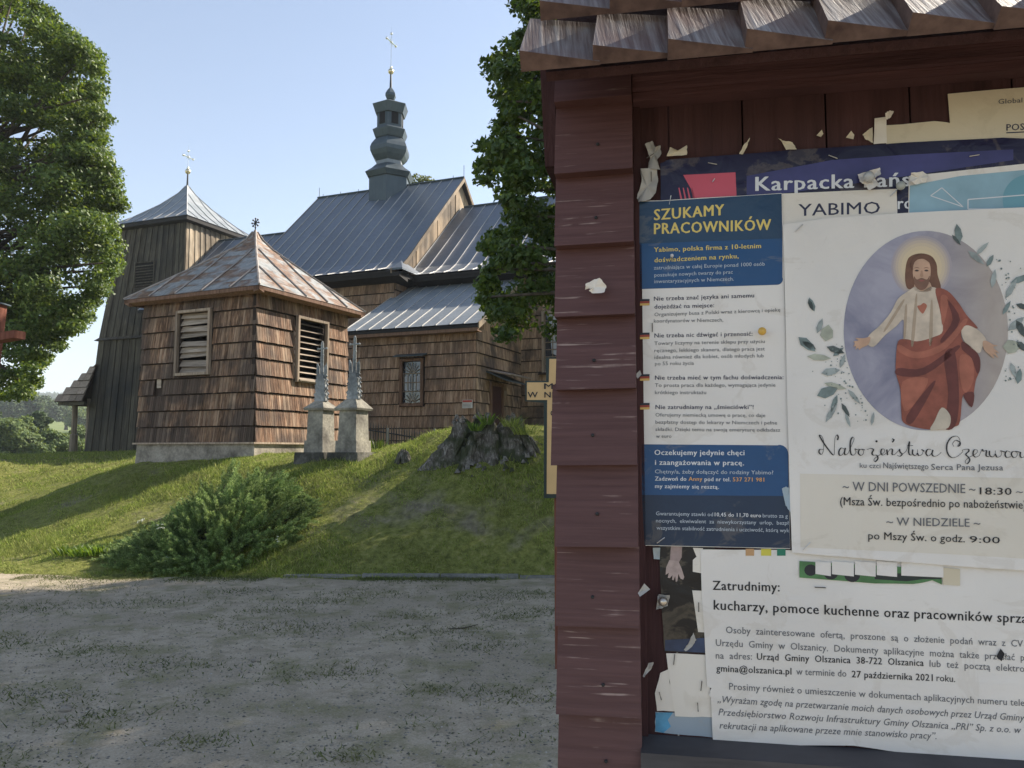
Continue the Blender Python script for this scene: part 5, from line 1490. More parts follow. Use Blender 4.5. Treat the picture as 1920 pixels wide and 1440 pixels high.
# post and its shingles
ax0, _ = ka(1040, 700, .03); ax1, _ = ka(1190, 700, .03)
for (c0, c1, nm) in ((ax0 + .004, ax1 - .002, 'l'), (a_end - .03, a_end + .045, 'r')):
    MB().box(KL(c0, .012, -.3), KU * (c1 - c0), KN * .09, UP * 2.25).build('post', M['maroon'], KB)
    ys = [92, 187, 322, 458, 592, 730, 873, 1026, 1177, 1342, 1500]
    zz = [ka(1110, y, .03)[1] for y in ys]
    while zz[-1] > .35: zz.append(zz[-1] - .074)
    for i in range(1, len(zz)):
        zt_, zb_ = zz[i - 1] + .006, zz[i]
        j = rgk.uniform(-.0008, .0008); s0 = c0 - .004 + (-.004 if (i == 6 and nm == 'l') else j); s1 = c1 + .002 + .0006 * i * .3
        lift = .030 + rgk.uniform(-.001, .002)
        MB().hexa([KL(s0, .013, zb_), KL(s1, .013, zb_ + .0008), KL(s1, lift, zb_ + .0008), KL(s0, lift, zb_), KL(s0, .013, zt_), KL(s1, .013, zt_), KL(s1, .0155, zt_), KL(s0, .0155, zt_)]).build('post_shingle', M['maroon_shingle'], KB)
        if i < 12: MB().ball(KL((s0 + s1) / 2 + rgk.uniform(-.012, .012), lift - .0045, zb_ + .028 + rgk.uniform(-.004, .004)), .0016, 8, 5).build('nail_head', M['iron'], KB)
# inner lining strip, header, sill
MB().box(KL(ax1 + .0005, -.001, 1.28), KU * .0062, KN * -.006, UP * .75).build('lining_strip', M['maroon_back'], KB)
z187 = ka(1300, 177, .022)[1]; z130 = ka(1300, 95, .022)[1]; z170 = ka(1300, 160, .022)[1]
MB().box(KL(ax1 + .001, .001, z187), KU * (a_end - ax1), -KN * .017, UP * (z170 - z187)).build('header_moulding', M['maroon_h'], KB)
MB().box(KL(ax1 + .001, .001, z170 + .0003), KU * (a_end - ax1), -KN * .023, UP * (z130 - z170 + .02)).build('header_beam', M['maroon_h'], KB)
zs0, zs1 = ka(1205, 1390, .02)[1], ka(1205, 1500, .02)[1]
t = NT('grey_stained_sill'); g = t.noise(t.coords((6, 6, 60)), 1.5, 5); t.base(t.ramp(g, [(.3, (.035, .032, .035)), (.7, (.085, .078, .082))])).rough(.7).bump(g, .4, .001); M['sill'] = t.m
MB().hexa([KL(ax1 + .001, .001, zs1), KL(a_end, .001, zs1), KL(a_end, .034, zs1), KL(ax1 + .001, .034, zs1), KL(ax1 + .001, .001, zs0), KL(a_end, .001, zs0), KL(a_end, .030, zs0 - .006), KL(ax1 + .001, .030, zs0 - .006)]).build('sill', M['sill'], KB)
MB().box(KL(ax0 + .01, -.02, zs1 - .12), KU * (a_end - ax0), KN * .03, UP * .11).build('lower_rail', M['maroon_h'], KB)
# roof: wedge shingles, thick at their left edge
t = NT('weathered_roof_shingle')
g = t.noise(t.coords((240, 12, 12), .9), 1.0, 5, .6, .3); p = t.noise(t.coords((9, 9, 9)), 1.2, 4)
c = t.ramp(g, [(.36, (.085, .062, .058)), (.5, (.145, .122, .118)), (.64, (.22, .205, .205))])
c = t.mix(t.ramp(p, [(.45, 0.0), (.7, .7)]), c, (.12, .055, .045))
t.base(c).rough(.55).spec(.4).bump(g, .9, .0016); M['roof_sh'] = t.m
t = NT('shingle_end_grain'); g = t.noise(t.coords((60, 60, 60)), 1.2, 5); t.base(t.ramp(g, [(.3, (.06, .034, .03)), (.7, (.15, .095, .078))])).rough(.9).bump(g, .5, .001); M['end_grain'] = t.m
SLP = math.radians(50)
sd_ = KN * math.cos(SLP) + UP * math.sin(SLP)          # up the slope
nd_ = -KN * math.sin(SLP) + UP * math.cos(SLP)         # outward
EB = .118                                             # eave stands this far in front of the board
_, ez = ka(1100, 124, EB)
rf0 = ka(978, 110, EB)[0] + .0
rd = MB().box(KL(rf0 + .02, EB - .015, ez + .0) , KU * (a_end + .10 - rf0), KN * .01, UP * .012)
roof = MB()
rp0 = KL(rf0 + .018, EB - .012, ez + .004)
roof.box(rp0, KU * (a_end + .09 - rf0), sd_ * .30, -nd_ * .008)
roof = roof.build('roof', M['maroon'], KB)
def wedge(parent, a0, w_, s0, L_, lift, tk):
    o = KL(a0, EB, ez) + sd_ * s0 + nd_ * lift
    A = [o, o + KU * (w_ * 1.10), o + KU * (w_ * 1.10) + nd_ * .0028, o + nd_ * tk + KU * .001]
    B = [p + sd_ * L_ for p in A]; B[3] = B[3] - nd_ * .004
    m = MB(); m.add(A + B, [(0, 1, 2, 3), (7, 6, 5, 4), (0, 4, 5, 1), (1, 5, 6, 2), (2, 6, 7, 3), (3, 7, 4, 0)])
    ob = m.build('roof_shingle', M['roof_sh'], parent)
    ob.data.materials.append(M['end_grain']); ob.data.polygons[0].material_index = 1; ob.data.polygons[5].material_index = 1
    return ob
wsh = .058
rgk = random.Random(12)
k = int((a_end + .1 - rf0) / wsh)
for i in range(k):
    wedge(roof, rf0 + i * wsh, wsh, -.002 + rgk.uniform(-.003, .003), .075, .001, .0165 + rgk.uniform(-.001, .002))
for i in range(k):
    wedge(roof, rf0 + .012 + i * wsh, wsh, .056 + rgk.uniform(-.002, .002), .12, .017, .0165)
for i in range(k):
    wedge(roof, rf0 + .004 + i * wsh, wsh, .15, .12, .033, .0165)
# back slope so that the shelter is whole
rb = -sd_ + 2 * UP * sd_.z
rdg = rp0 + sd_ * .30
bs = MB().box(rdg, KU * (a_end + .09 - rf0), KN * .2 - UP * .2, -(KN * .006 + UP * .006) * -1).build('back_roof', M['maroon'], KB)
# side barge board seen left of the post
b0 = ka(1014, 300, -.02)[0]
bb = MB().hexa([KL(ax0 - .0125, .0, ka(1030, 312, 0)[1]), KL(ax0 - .001, .0, ka(1030, 312, 0)[1]), KL(ax0 - .001, -.10, ka(1030, 312, 0)[1]), KL(ax0 - .0125, -.10, ka(1030, 312, 0)[1]),
                KL(ax0 - .0145, .02, 1.97), KL(ax0 - .001, .02, 1.97), KL(ax0 - .001, -.10, 1.97), KL(ax0 - .0145, -.10, 1.97)]).build('barge_board', M['maroon'], KB)

# ------------------------------------------------------------------ papers on the board
def paper_mat(name, col, tint=(.0, .0, .0), rough=.5, wr=.0022, sc=26, var=.09):
    t = NT(name)
    n = t.noise(t.coords((1, 1, 1)), sc, 4, .5, .8); n2 = t.noise(t.coords((1, 1, .35)), 9, 3)
    s = t.noise(t.coords(), 5, 4)
    c = t.mix(1.0, col, t.ramp(s, [(.35, 1 - var), (.65, 1 + var * .4)]), 'MULTIPLY')
    st = t.noise(t.coords((1, 1, 1.4)), 13, 6, .62, 1.5)
    c = t.mix(t.ramp(st, [(.55, 0.0), (.60, .16), (.66, .07)]), c, (.42, .35, .25))
    h = t.math('ADD', t.math('MULTIPLY', n, .35), n2)
    t.base(c).rough(rough).spec(.35).bump(h, .55, wr * 4)
    t.translucent(c, .12)
    return t.m
PW = paper_mat('white_paper', (.82, .79, .76))
PWC = paper_mat('warm_white_paper', (.82, .775, .71))
PCREAM = paper_mat('cream_paper', (.68, .61, .47))
PNAVY = paper_mat('navy_print', (.022, .085, .22), rough=.35, var=.12)
PNAVY2 = paper_mat('dark_navy_print', (.022, .042, .085), rough=.35, var=.2)
PIND = paper_mat('indigo_print', (.020, .018, .052), rough=.3, var=.3)
PINK = flat('pink_print', (.52, .085, .13), .4, .08)
YEL = flat('yellow_print', (.70, .55, .16), .5, .04)
WHT = flat('white_print', (.66, .68, .72), .5, .03)
WHT2 = flat('pale_blue_print', (.46, .52, .60), .5, .03)
GREYI = flat('grey_print', (.13, .135, .15), .6, .03)
NAVYI = flat('navy_ink', (.03, .035, .075), .6, .03)
ORG = flat('orange_print', (.66, .36, .14), .5, .03)
def sheet(name, label, pts, b, mat, cat='poster', sub=None, group=None, curl=None, thick=.0004):
    """a sheet outlined on the board, b metres in front of it; curl(px,py)->extra lift"""
    cx = sum(p[0] for p in pts) / len(pts); cy = sum(p[1] for p in pts) / len(pts)
    root = thing(name, label, cat, K(cx, cy, b), group)
    poly = [K(x, y, b + (curl(x, y) if curl else 0)) for x, y in pts]
    MB().prism(poly, KN * thick).build('paper_sheet', mat, root)
    return root
def densify(pts, n=6, j=0.0, seed=1):
    rg = random.Random(seed); out = []
    for i in range(len(pts)):
        a, b = pts[i], pts[(i + 1) % len(pts)]
        for k in range(n):
            f = k / n; out.append((a[0] + (b[0] - a[0]) * f + (rg.uniform(-j, j) if k else 0), a[1] + (b[1] - a[1]) * f + (rg.uniform(-j, j) if k else 0)))
    return out
def patch(parent, name, pts, b, mat):
    return MB().prism([K(x, y, b) for x, y in pts], KN * .00006).build(name, mat, parent)
def rrect_corner(cx, cy, r, a0, a1, n=6): return [(cx + r * math.cos(math.radians(a0 + (a1 - a0) * i / n)), cy + r * math.sin(math.radians(a0 + (a1 - a0) * i / n))) for i in range(n + 1)]
def L(parent, s, x0, x1, y0, y1, h, b, mat, bold=0.0, shear=0.0): return lettering(parent, s, x0, x1, y0, y1, h, K, b, mat, bold, shear)
def ellipse(cx, cy, rx, ry, n=48, a0=0, a1=360): return [(cx + rx * math.cos(math.radians(a0 + (a1 - a0) * i / n)), cy + ry * math.sin(math.radians(a0 + (a1 - a0) * i / n))) for i in range(n + (0 if a1 - a0 >= 360 else 1))]

# -- old sheets underneath
g0 = 'torn paper remnants left on the board'
tp_ = sheet('landscape_flyer', 'faded flyer of blue sky and cloud at the lower left of the board', densify([(1229, 1335), (1345, 1338), (1345, 1384), (1228, 1372)], 4, .8), .0006, paper_mat('sky_print', (.42, .50, .58), var=.3), 'flyer')
patch(tp_, 'blue_print', [(1229.5, 1336), (1262, 1336), (1252, 1350), (1258, 1362), (1244, 1374), (1229, 1371)], .0007, flat('sky_blue_print', (.09, .30, .48), .5, .3, 60))
s1 = sheet('crumpled_note', 'small crumpled grey-white note stapled at the far lower left', densify([(1238, 1262), (1253, 1255), (1258, 1290), (1266, 1334), (1232, 1333), (1228, 1300)], 3, 1.2, 3), .0010, PWC, 'note')
s2 = sheet('blank_note', 'blank white note with tilted corner left of the big vacancy notice', densify([(1249, 1225), (1325, 1228), (1336, 1345), (1266, 1343), (1258, 1300)], 4, .8, 4), .0014, PWC, 'note')
for (x0, y0, x1, y1) in ((1265, 1227, 1263, 1246), (1316, 1277, 1314, 1295), (1308, 1318, 1310, 1335)):
    pass
bk = sheet('black_poster', 'glossy black poster showing a pale hand, mostly covered', densify([(1236, 1024), (1340, 1026), (1325, 1226), (1246, 1222), (1241, 1150)], 4, .8, 5), .0018, paper_mat('black_gloss_print', (.018, .018, .022), rough=.3, var=.4), 'poster')
patch(bk, 'printed_forearm', [(1258, 1024), (1279, 1025), (1278, 1045), (1272, 1056), (1256, 1052)], .0020, flat('skin_print', (.34, .26, .25), .5, .2, 120))
hand = [(1255, 1050), (1272, 1052), (1278, 1066), (1283, 1082), (1281, 1087), (1276, 1085), (1272, 1076), (1270, 1090), (1267, 1091), (1266, 1080), (1263, 1088), (1260, 1087), (1261, 1078), (1256, 1084), (1252, 1083), (1254, 1074), (1248, 1078), (1249, 1064)]
patch(bk, 'printed_hand', hand, .0021, flat('skin_print_light', (.42, .33, .31), .5, .2, 120))
patch(bk, 'blue_glow', [(1247, 1200), (1322, 1196), (1323, 1224), (1247, 1220)], .00195, flat('dim_blue_print', (.03, .05, .11), .4, .4, 40))
pk = sheet('paper_strip', 'white paper strip sticking out between black poster and vacancy notice', [(1298, 1107), (1322, 1108), (1324, 1186), (1309, 1185)], .0024, PWC, 'paper', group=g0)
pk2 = sheet('paper_corner', 'white rounded paper corner just under the blue job poster', [(1299, 1027), (1318, 1028), (1316, 1075), (1299, 1072), (1299, 1050), (1306, 1044)], .0024, PWC, 'paper', group=g0)

# -- big indigo poster behind (upper)
kp = sheet('university_poster', 'large indigo poster with pink block and white lettering behind the newer notices', densify([(1238, 306), (1255, 299), (1500, 280), (1700, 267), (1880, 258), (1990, 262), (1990, 440), (1240, 430)], 3, 1.0, 6), .0026, PIND, 'poster')
patch(kp, 'pink_block', [(1281, 328), (1379, 323), (1381, 367), (1300, 373), (1296, 355)], .0028, PINK)
for i in range(4):
    patch(kp, 'stripe', [(1272 + i * 8, 352), (1274 + i * 8, 352), (1280 + i * 8, 376), (1276 + i * 8, 376)], .0028, PINK)
patch(kp, 'blue_glow', [(1400, 330), (1560, 300), (1700, 290), (1900, 280), (1900, 300), (1700, 330), (1560, 350), (1400, 372)], .0027, flat('indigo_glow', (.045, .045, .15), .35, .4, 18))
L(kp, 'Karpacka Państw', 1416, 1762, 358, 347, 26, .0029, WHT, .018)
L(kp, 'row', 1683, 1735, 392, 390, 22, .0029, WHT, .018)
# -- cream papers above
gl_ = sheet('typed_notice', 'cream typed notice pinned at the upper right of the board', densify([(1777, 176), (1930, 163), (2000, 158), (2000, 262), (1784, 264)], 3, .6, 7), .0016, PCREAM, 'notice')
L(gl_, 'Global', 1872, 1917, 195, 192, 9, .0019, GREYI, .008); L(gl_, 'POSZUKUJE', 1887, 1990, 245, 240, 12, .0019, NAVYI, .012)
patch(gl_, 'underline', [(1887, 248), (1990, 243), (1990, 245), (1887, 250)], .0019, NAVYI)
ts = sheet('torn_cream_strip', 'torn cream paper strip above the indigo poster', densify([(1660, 235), (1752, 227), (1783, 231), (1785, 263), (1662, 270)], 3, 1.0, 8), .0018, PCREAM, 'paper', group=g0)
ts2 = sheet('torn_white_tab', 'upright white paper tab above the indigo poster', densify([(1640, 222), (1662, 219), (1663, 268), (1638, 270)], 2, .5, 9), .0022, PWC, 'paper', group=g0)

# -- white letter sheet
ya = sheet('white_letterhead', 'white sheet with large navy lettering between blue poster and devotional poster', densify([(1466, 363), (1681, 354), (1684, 460), (1468, 460)], 3, .5, 10), .0034, PWC, 'poster')
L(ya, 'YABIMO', 1497, 1650, 405, 400, 22, .0036, NAVYI, -.004)
# -- pale blue flyer
pb = sheet('pale_blue_flyer', 'pale blue flyer with white outlines behind the top of the devotional poster', densify([(1704, 330), (1930, 306), (1990, 300), (1990, 430), (1702, 430)], 3, .8, 11), .0032, PW, 'flyer')
patch(pb, 'blue_field', [(1706, 348), (1800, 330), (1990, 312), (1990, 430), (1704, 430)], .0033, flat('aqua_print', (.26, .42, .52), .5, .2, 20))
patch(pb, 'curved_shape', ellipse(1930, 375, 50, 48), .0034, flat('teal_print', (.15, .34, .43), .5, .1))
def outline(parent, name, pts, wdt, b, mat, closed=True):
    m = MB(); n = len(pts)
    for i in range(n if closed else n - 1):
        a, c = Vector(pts[i]), Vector(pts[(i + 1) % n]); d = (c - a).normalized() * wdt * .5; q = Vector((-d.y, d.x))
        m.prism([K(*(p), b) for p in (a - q, c - q, c + q, a + q)], KN * .00005)
    return m.build(name, mat, parent)
outline(pb, 'white_outline', [(1745, 367), (1766, 352), (1806, 388)], 1.6, .0035, WHT)
outline(pb, 'white_frame', [(1815, 374), (1990, 360), (1990, 392), (1815, 392)], 2.0, .0035, WHT)

# -- vacancy notice (lower, landscape)
zc = lambda x, y: .0012 * max(0, (y - 1340) / 60) + .0006 * math.sin(x * .03)
vn = sheet('vacancy_notice', 'large white job vacancy notice with black text at the lower part of the board', densify([(1313, 1030), (1500, 1032), (1720, 1040), (1990, 1050), (1990, 1446), (1920, 1441), (1830, 1425), (1700, 1412), (1600, 1398), (1470, 1398), (1337, 1395), (1333, 1308), (1329, 1303), (1334, 1290), (1326, 1288), (1318, 1150)], 3, .8, 12), .0030, PW, 'notice', curl=lambda x, y: .0)
BK = .0033
for x, w_, c in ((1398, 16, (.5, .3, .15)), (1427, 19, (.62, .56, .08)), (1457, 16, (.02, .20, .13))):
    patch(vn, 'colour_tab', [(x, 1029), (x + w_, 1029), (x + w_, 1042), (x, 1042)], BK, flat('tab_print', c, .5))
L(vn, 'Zatrudnimy:', 1336, 1462, 1106, 1109, 17, BK, INK, .014)
L(vn, 'kucharzy, pomoce kuchenne oraz pracowników sprząt', 1338, 1936, 1143, 1169, 18, BK, INK, .014)
lines = [('Osoby  zainteresowane  ofertą,  proszone  są  o  złożenie  podań  wraz  z  CV', 1361, 1918, 1187, 1213, 0, 0),
         ('Urzędu  Gminy  w  Olszanicy.  Dokumenty  aplikacyjne  można  także  przesłać  p', 1342, 1921, 1211, 1239, 0, 0),
         ('gmina@olszanica.pl', 1343, 1484, 1259, 1265, .012, 0), ('w terminie do', 1493, 1587, 1265, 1269, 0, 0), ('27 października 2021', 1597, 1749, 1270, 1277, .012, 0), ('roku.', 1756, 1791, 1277, 1279, .004, 0),
         ('na  adres:', 1342, 1410, 1235, 1237, 0, 0), ('Urząd  Gminy  Olszanica  38-722  Olszanica', 1419, 1732, 1237, 1249, .012, 0), ('lub  też  pocztą  elektro', 1743, 1921, 1250, 1260, 0, 0),
         ('Prosimy również o umieszczenie w dokumentach aplikacyjnych numeru tele', 1367, 1921, 1293, 1324, 0, 0),
         ('„Wyrażam zgodę na przetwarzanie moich danych osobowych przez Urząd Gminy', 1345, 1921, 1317, 1352, 0, .22),
         ('Przedsiębiorstwo Rozwoju Infrastruktury Gminy Olszanica „PRI” Sp. z o.o. w', 1347, 1915, 1341, 1375, 0, .22),
         ('rekrutacji na aplikowane przeze mnie stanowisko pracy”.', 1349, 1756, 1366, 1386, 0, .22)]
for s, x0, x1, y0, y1, bo, sh in lines: L(vn, s, x0, x1, y0, y1, 12.5, BK, GREYI if bo == 0 else INK, bo, sh)
ov = sheet('plain_white_offcut', 'plain pale paper overlapping the upper right of the vacancy notice', densify([(1776, 1066), (1990, 1075), (1990, 1165), (1960, 1140), (1850, 1130), (1775, 1094)], 2, .8, 13), .0036, paper_mat('thin_tape_paper', (.60, .62, .65)), 'paper', group=g0) if False else None
# green strip under the devotional poster
gs = sheet('green_strip', 'green printed strip with dark discs and white tabs under the devotional poster', densify([(1499, 1052), (1600, 1058), (1766, 1066), (1766, 1096), (1748, 1088), (1732, 1092), (1712, 1095), (1640, 1094), (1499, 1083)], 2, .5, 14), .0040, flat('green_print', (.075, .19, .075), .5, .25, 60), 'paper')
for cx_, cy_, r_ in ((1520, 1069, 12), (1558, 1074, 14), (1598, 1078, 15)): patch(gs, 'dark_disc', ellipse(cx_, cy_, r_, r_ * .9, 18), .0041, flat('near_black_print', (.02, .022, .03), .5))
patch(gs, 'dark_band', [(1640, 1075), (1766, 1075), (1766, 1086), (1730, 1086), (1700, 1090), (1640, 1086)], .0041, flat('near_black_print2', (.02, .03, .03), .5))
for x0, x1 in ((1529, 1558), (1560, 1601), (1603, 1642), (1644, 1682), (1690, 1769)):
    MB().prism([K(x, y, .0044) for x, y in ((x0, 1052), (x1, 1055), (x1, 1080 + (x1 - 1530) * .012), (x0, 1076 + (x0 - 1530) * .02))], KN * .0002).build('white_tab', PW, gs)
MB().prism([K(x, y, .0038) for x, y in ((1766, 1064), (1800, 1067), (1800, 1098), (1768, 1096))], KN * .0002).build('cream_tab', PCREAM, gs)

# -- blue recruitment poster
bp = sheet('blue_job_poster', 'tall blue and white recruitment poster with yellow heading at the left of the board', densify([(1198, 377), (1240, 376), (1466, 362), (1475, 700), (1482, 1029), (1345, 1026), (1208, 1023), (1203, 800), (1199, 560)], 3, .5, 15), .0048, PW, 'poster')
B1 = .0050
patch(bp, 'navy_header', [(1199, 378), (1240, 377), (1465.5, 363), (1467, 448), (1467, 520)] + rrect_corner(1457, 523, 11, 0, 90) + [(1200, 542)], B1, PNAVY)
patch(bp, 'dark_band', [(1199, 378), (1240, 377), (1465.5, 363), (1466.5, 447), (1199, 457)], B1 + .0001, paper_mat('navy_print_fold', (.026, .065, .13), rough=.35, var=.25))
patch(bp, 'navy_footer', [(1203, 833), (1458, 835)] + rrect_corner(1461, 851, 17, -90, 0) + [(1479, 930), (1203.5, 928)], B1, PNAVY)
patch(bp, 'dark_footer', [(1203.5, 928), (1479, 930), (1481.5, 1028), (1345, 1025), (1208.5, 1022)], B1, PNAVY2)
BT = B1 + .0003
L(bp, 'SZUKAMY', 1226, 1358, 413, 403, 20, BT, YEL, .022)
L(bp, 'PRACOWNIKÓW', 1226, 1446, 439, 431, 20, BT, YEL, .022)
L(bp, 'Yabimo, polska firma z 10-letnim', 1226, 1427, 472.5, 465, 8.6, BT, YEL, .016)
L(bp, 'doświadczeniem na rynku,', 1227, 1385, 492, 484, 8.6, BT, YEL, .016)
L(bp, 'zatrudniająca w całej Europie ponad 1000 osób', 1226, 1434, 505.5, 498, 6.8, BT, WHT2)
L(bp, 'poszukuje nowych twarzy do prac', 1227, 1374, 519, 513, 6.8, BT, WHT2)
L(bp, 'inwentaryzacyjnych w Niemczech.', 1227, 1376, 531, 526, 6.8, BT, WHT2)
bl = [('Nie trzeba znać języka ani samemu', 1226, 1414, 564, 557.5, 7.8, 1), ('dojeżdżać na miejsce:', 1227, 1339, 579, 576, 7.8, 1),
      ('Organizujemy busa z Polski wraz z kierowcą i opiekę', 1227, 1463, 593, 584, 6.6, 0), ('koordynatorów w Niemczech,', 1226, 1356, 605, 603, 6.6, 0),
      ('Nie trzeba nic dźwigać i przenosić:', 1227, 1411, 633, 629.5, 7.8, 1), ('Towary liczymy na terenie sklepu przy użyciu', 1227, 1434, 647, 643, 6.6, 0),
      ('ręcznego, lekkiego skanera, dlatego praca jest', 1227, 1434, 660.5, 657, 6.6, 0), ('idealna również dla kobiet, osób młodych lub', 1227, 1432, 673, 670, 6.6, 0), ('po 55 roku życia', 1228, 1301, 685, 684, 6.6, 0),
      ('Nie trzeba mieć w tym fachu doświadczenia:', 1228, 1469, 712, 711, 7.8, 1), ('To prosta praca dla każdego, wymagająca jedynie', 1228, 1454, 725.5, 725, 6.6, 0), ('krótkiego instruktażu', 1228, 1324, 739, 739, 6.6, 0),
      ('Nie zatrudniamy na „śmieciówki”!', 1229, 1413, 767, 767, 7.8, 1), ('Oferujemy niemiecką umowę o pracę, co daje', 1229, 1435, 781, 782, 6.6, 0),
      ('bezpłatny dostęp do lekarzy w Niemczech i pełne', 1229, 1457, 794.5, 796, 6.6, 0), ('składki. Dzięki temu na swoją emeryturę odkładasz', 1229, 1463, 808, 809.5, 6.6, 0), ('w euro', 1230, 1259, 821, 821, 6.6, 0)]
for s, x0, x1, y0, y1, h, bo in bl: L(bp, s, x0, x1, y0, y1, h, BT - .0002, NAVYI if bo else GREYI, .012 if bo else 0)
L(bp, 'Oczekujemy jedynie chęci', 1227, 1396, 853, 853.5, 9.6, BT, WHT, .018); L(bp, 'i zaangażowania w pracę.', 1228, 1395, 871.5, 872.5, 9.6, BT, WHT, .018)
L(bp, 'Chętny/a, żeby dołączyć do rodziny Yabimo?', 1228, 1450, 887.5, 889.5, 7.2, BT, WHT2)
L(bp, 'Zadzwoń do', 1228, 1287, 901, 901.5, 7.4, BT, WHT, .016); L(bp, 'Anny', 1291, 1317, 901.5, 901.5, 7.4, BT, ORG, .016); L(bp, 'pod nr tel.', 1321, 1370, 902, 902.5, 7.4, BT, WHT, .016)
L(bp, '537 271 981', 1374, 1433, 902.5, 903, 7.4, BT, ORG, .016); L(bp, 'my zajmiemy się resztą.', 1228, 1348, 915, 916.5, 7.4, BT, WHT, .016)
L(bp, 'Gwarantujemy stawki od', 1230, 1337, 966, 968, 7, BT, WHT2); L(bp, '10,45 do 11,70 euro', 1340, 1427, 968, 970, 7, BT, WHT, .016); L(bp, 'brutto za g', 1430, 1477, 970, 971, 7, BT, WHT2)
L(bp, 'nocnych,  ekwiwalent  za  niewykorzystany  urlop,  bezpł', 1230, 1479, 979.5, 984, 7, BT, WHT2); L(bp, 'wszystkim stabilność zatrudnienia i uczciwość, którą wyk', 1231, 1480, 993, 998, 7, BT, WHT2)
for y in (561, 624, 702, 756):
    fl = MB()
    for k, (nm, c) in enumerate((('fk', (.02, .02, .03)), ('fr', (.30, .05, .03)), ('fy', (.62, .40, .12)))):
        patch(bp, 'flag_stripe', [(1200, y + k * 4), (1218, y + k * 4 - .5), (1218, y + k * 4 + 3.5), (1200, y + k * 4 + 4)], BT, flat('flag_' + nm, c, .5))

# -- devotional poster
dvp = [(1468, 421), (1560, 408), (1700, 399), (1830, 393), (1990, 385), (1990, 1074), (1920, 1070), (1800, 1062), (1650, 1050), (1485, 1036), (1480, 900), (1474, 650)]
dv = sheet('devotional_poster', 'large off-white poster with an oval picture of a robed figure and June services text', densify(dvp, 3, .4, 16), .0066, PW, 'poster')
D1 = .0069
patch(dv, 'tinted_panel', [(1500, 888), (1990, 898), (1990, 1052), (1800, 1040), (1650, 1033), (1501, 1026)], D1 - .00015, PCREAM if False else paper_mat('beige_panel_print', (.76, .71, .63)))
def oval_mat():
    t = NT('lavender_cloud_print'); n = t.noise(t.coords((1, 1, 1)), 14, 5, .6, 1.0)
    sx = t.n.new('ShaderNodeSeparateXYZ'); t.l(t.pos.outputs['Position'], sx.inputs[0])
    gx_ = t.math('DIVIDE', t.math('SUBTRACT', sx.outputs[0], K(1590, 620).x), K(1880, 620).x - K(1590, 620).x)
    a = t.ramp(n, [(.35, (.19, .19, .27)), (.65, (.36, .35, .43))]); b = t.ramp(n, [(.35, (.33, .28, .26)), (.65, (.42, .37, .34))])
    t.base(t.mix(t.ramp(gx_, [(.45, 0.0), (.9, 1.0)]), a, b)).rough(.5); return t.m
patch(dv, 'oval_picture', ellipse(1736, 620, 154, 187, 72), D1, oval_mat())
for i, (r, c) in enumerate(((57, (.37, .33, .36)), (53, (.43, .37, .355)), (49, (.50, .42, .35)), (44, (.56, .465, .345)), (38, (.61, .50, .345)), (31, (.65, .53, .35)))):
    patch(dv, 'halo', ellipse(1728, 500, r, r * 1.02, 40), D1 + .00006 * (i + 1), flat('halo_print', c, .5, .05))
D2 = D1 + .0005
def pp(name, pts, lv, c, var=.12):
    q = []
    n = len(pts)     # smooth the outline
    for i in range(n):
        p0, p1, p2, p3 = pts[i - 1], pts[i], pts[(i + 1) % n], pts[(i + 2) % n]
        for k in range(4):
            u = k / 4
            q.append(tuple(.5 * ((2 * p1[j]) + (-p0[j] + p2[j]) * u + (2 * p0[j] - 5 * p1[j] + 4 * p2[j] - p3[j]) * u * u + (-p0[j] + 3 * p1[j] - 3 * p2[j] + p3[j]) * u ** 3) for j in (0, 1)))
    return patch(dv, name, q, D2 + lv * .00012, c if not isinstance(c, tuple) else flat(name + '_print', c, .5, var, 90))
ROBE = (.56, .47, .38); RED = (.25, .075, .05); REDD = (.12, .032, .028); REDL = (.34, .115, .075); SKIN = (.52, .33, .23); HAIR = (.16, .075, .045)
pp('printed_hair', [(1701, 540), (1697, 520), (1700, 492), (1708, 480), (1727, 475), (1746, 480), (1756, 495), (1758, 515), (1764, 540), (1748, 545), (1728, 548), (1712, 543)], 0, HAIR, .3)
pp('printed_neck', [(1718, 528), (1742, 528), (1745, 545), (1716, 545)], 1, (.46, .30, .21))
pp('printed_face', [(1712, 500), (1717, 489), (1728, 485), (1740, 489), (1745, 502), (1744, 520), (1738, 533), (1728, 539), (1718, 533), (1712, 518)], 2, SKIN)
pp('printed_beard', [(1714, 518), (1719, 524), (1728, 521), (1738, 524), (1743, 517), (1741, 532), (1735, 541), (1727, 544), (1719, 540), (1714, 530)], 3, (.20, .105, .07))
pp('printed_hair_front', [(1712, 506), (1713, 494), (1727, 484), (1744, 494), (1746, 508), (1750, 497), (1744, 484), (1728, 478), (1713, 484), (1708, 497)], 4, HAIR)
for x in (1719, 1737): pp('printed_eye', [(x - 4, 507.5), (x, 505.5), (x + 4, 507.5), (x, 509)], 4, (.06, .04, .035))
for x in (1719, 1737): pp('printed_brow', [(x - 5, 503), (x, 501), (x + 5, 503), (x, 502)], 4, (.12, .06, .04))
pp('printed_nose', [(1727, 508), (1729.5, 508), (1731, 518), (1725.5, 518)], 4, (.40, .24, .16)); pp('printed_mouth', [(1722, 526), (1728, 524.6), (1734, 526), (1728, 528)], 4, (.30, .10, .08))
pp('printed_robe', [(1704, 545), (1716, 538), (1728, 546), (1744, 538), (1760, 545), (1770, 580), (1772, 640), (1740, 650), (1700, 650), (1694, 636), (1694, 600), (1680, 612), (1660, 628), (1638, 650), (1625, 642), (1630, 628), (1650, 610), (1670, 586), (1684, 560)], 1, ROBE, .2)
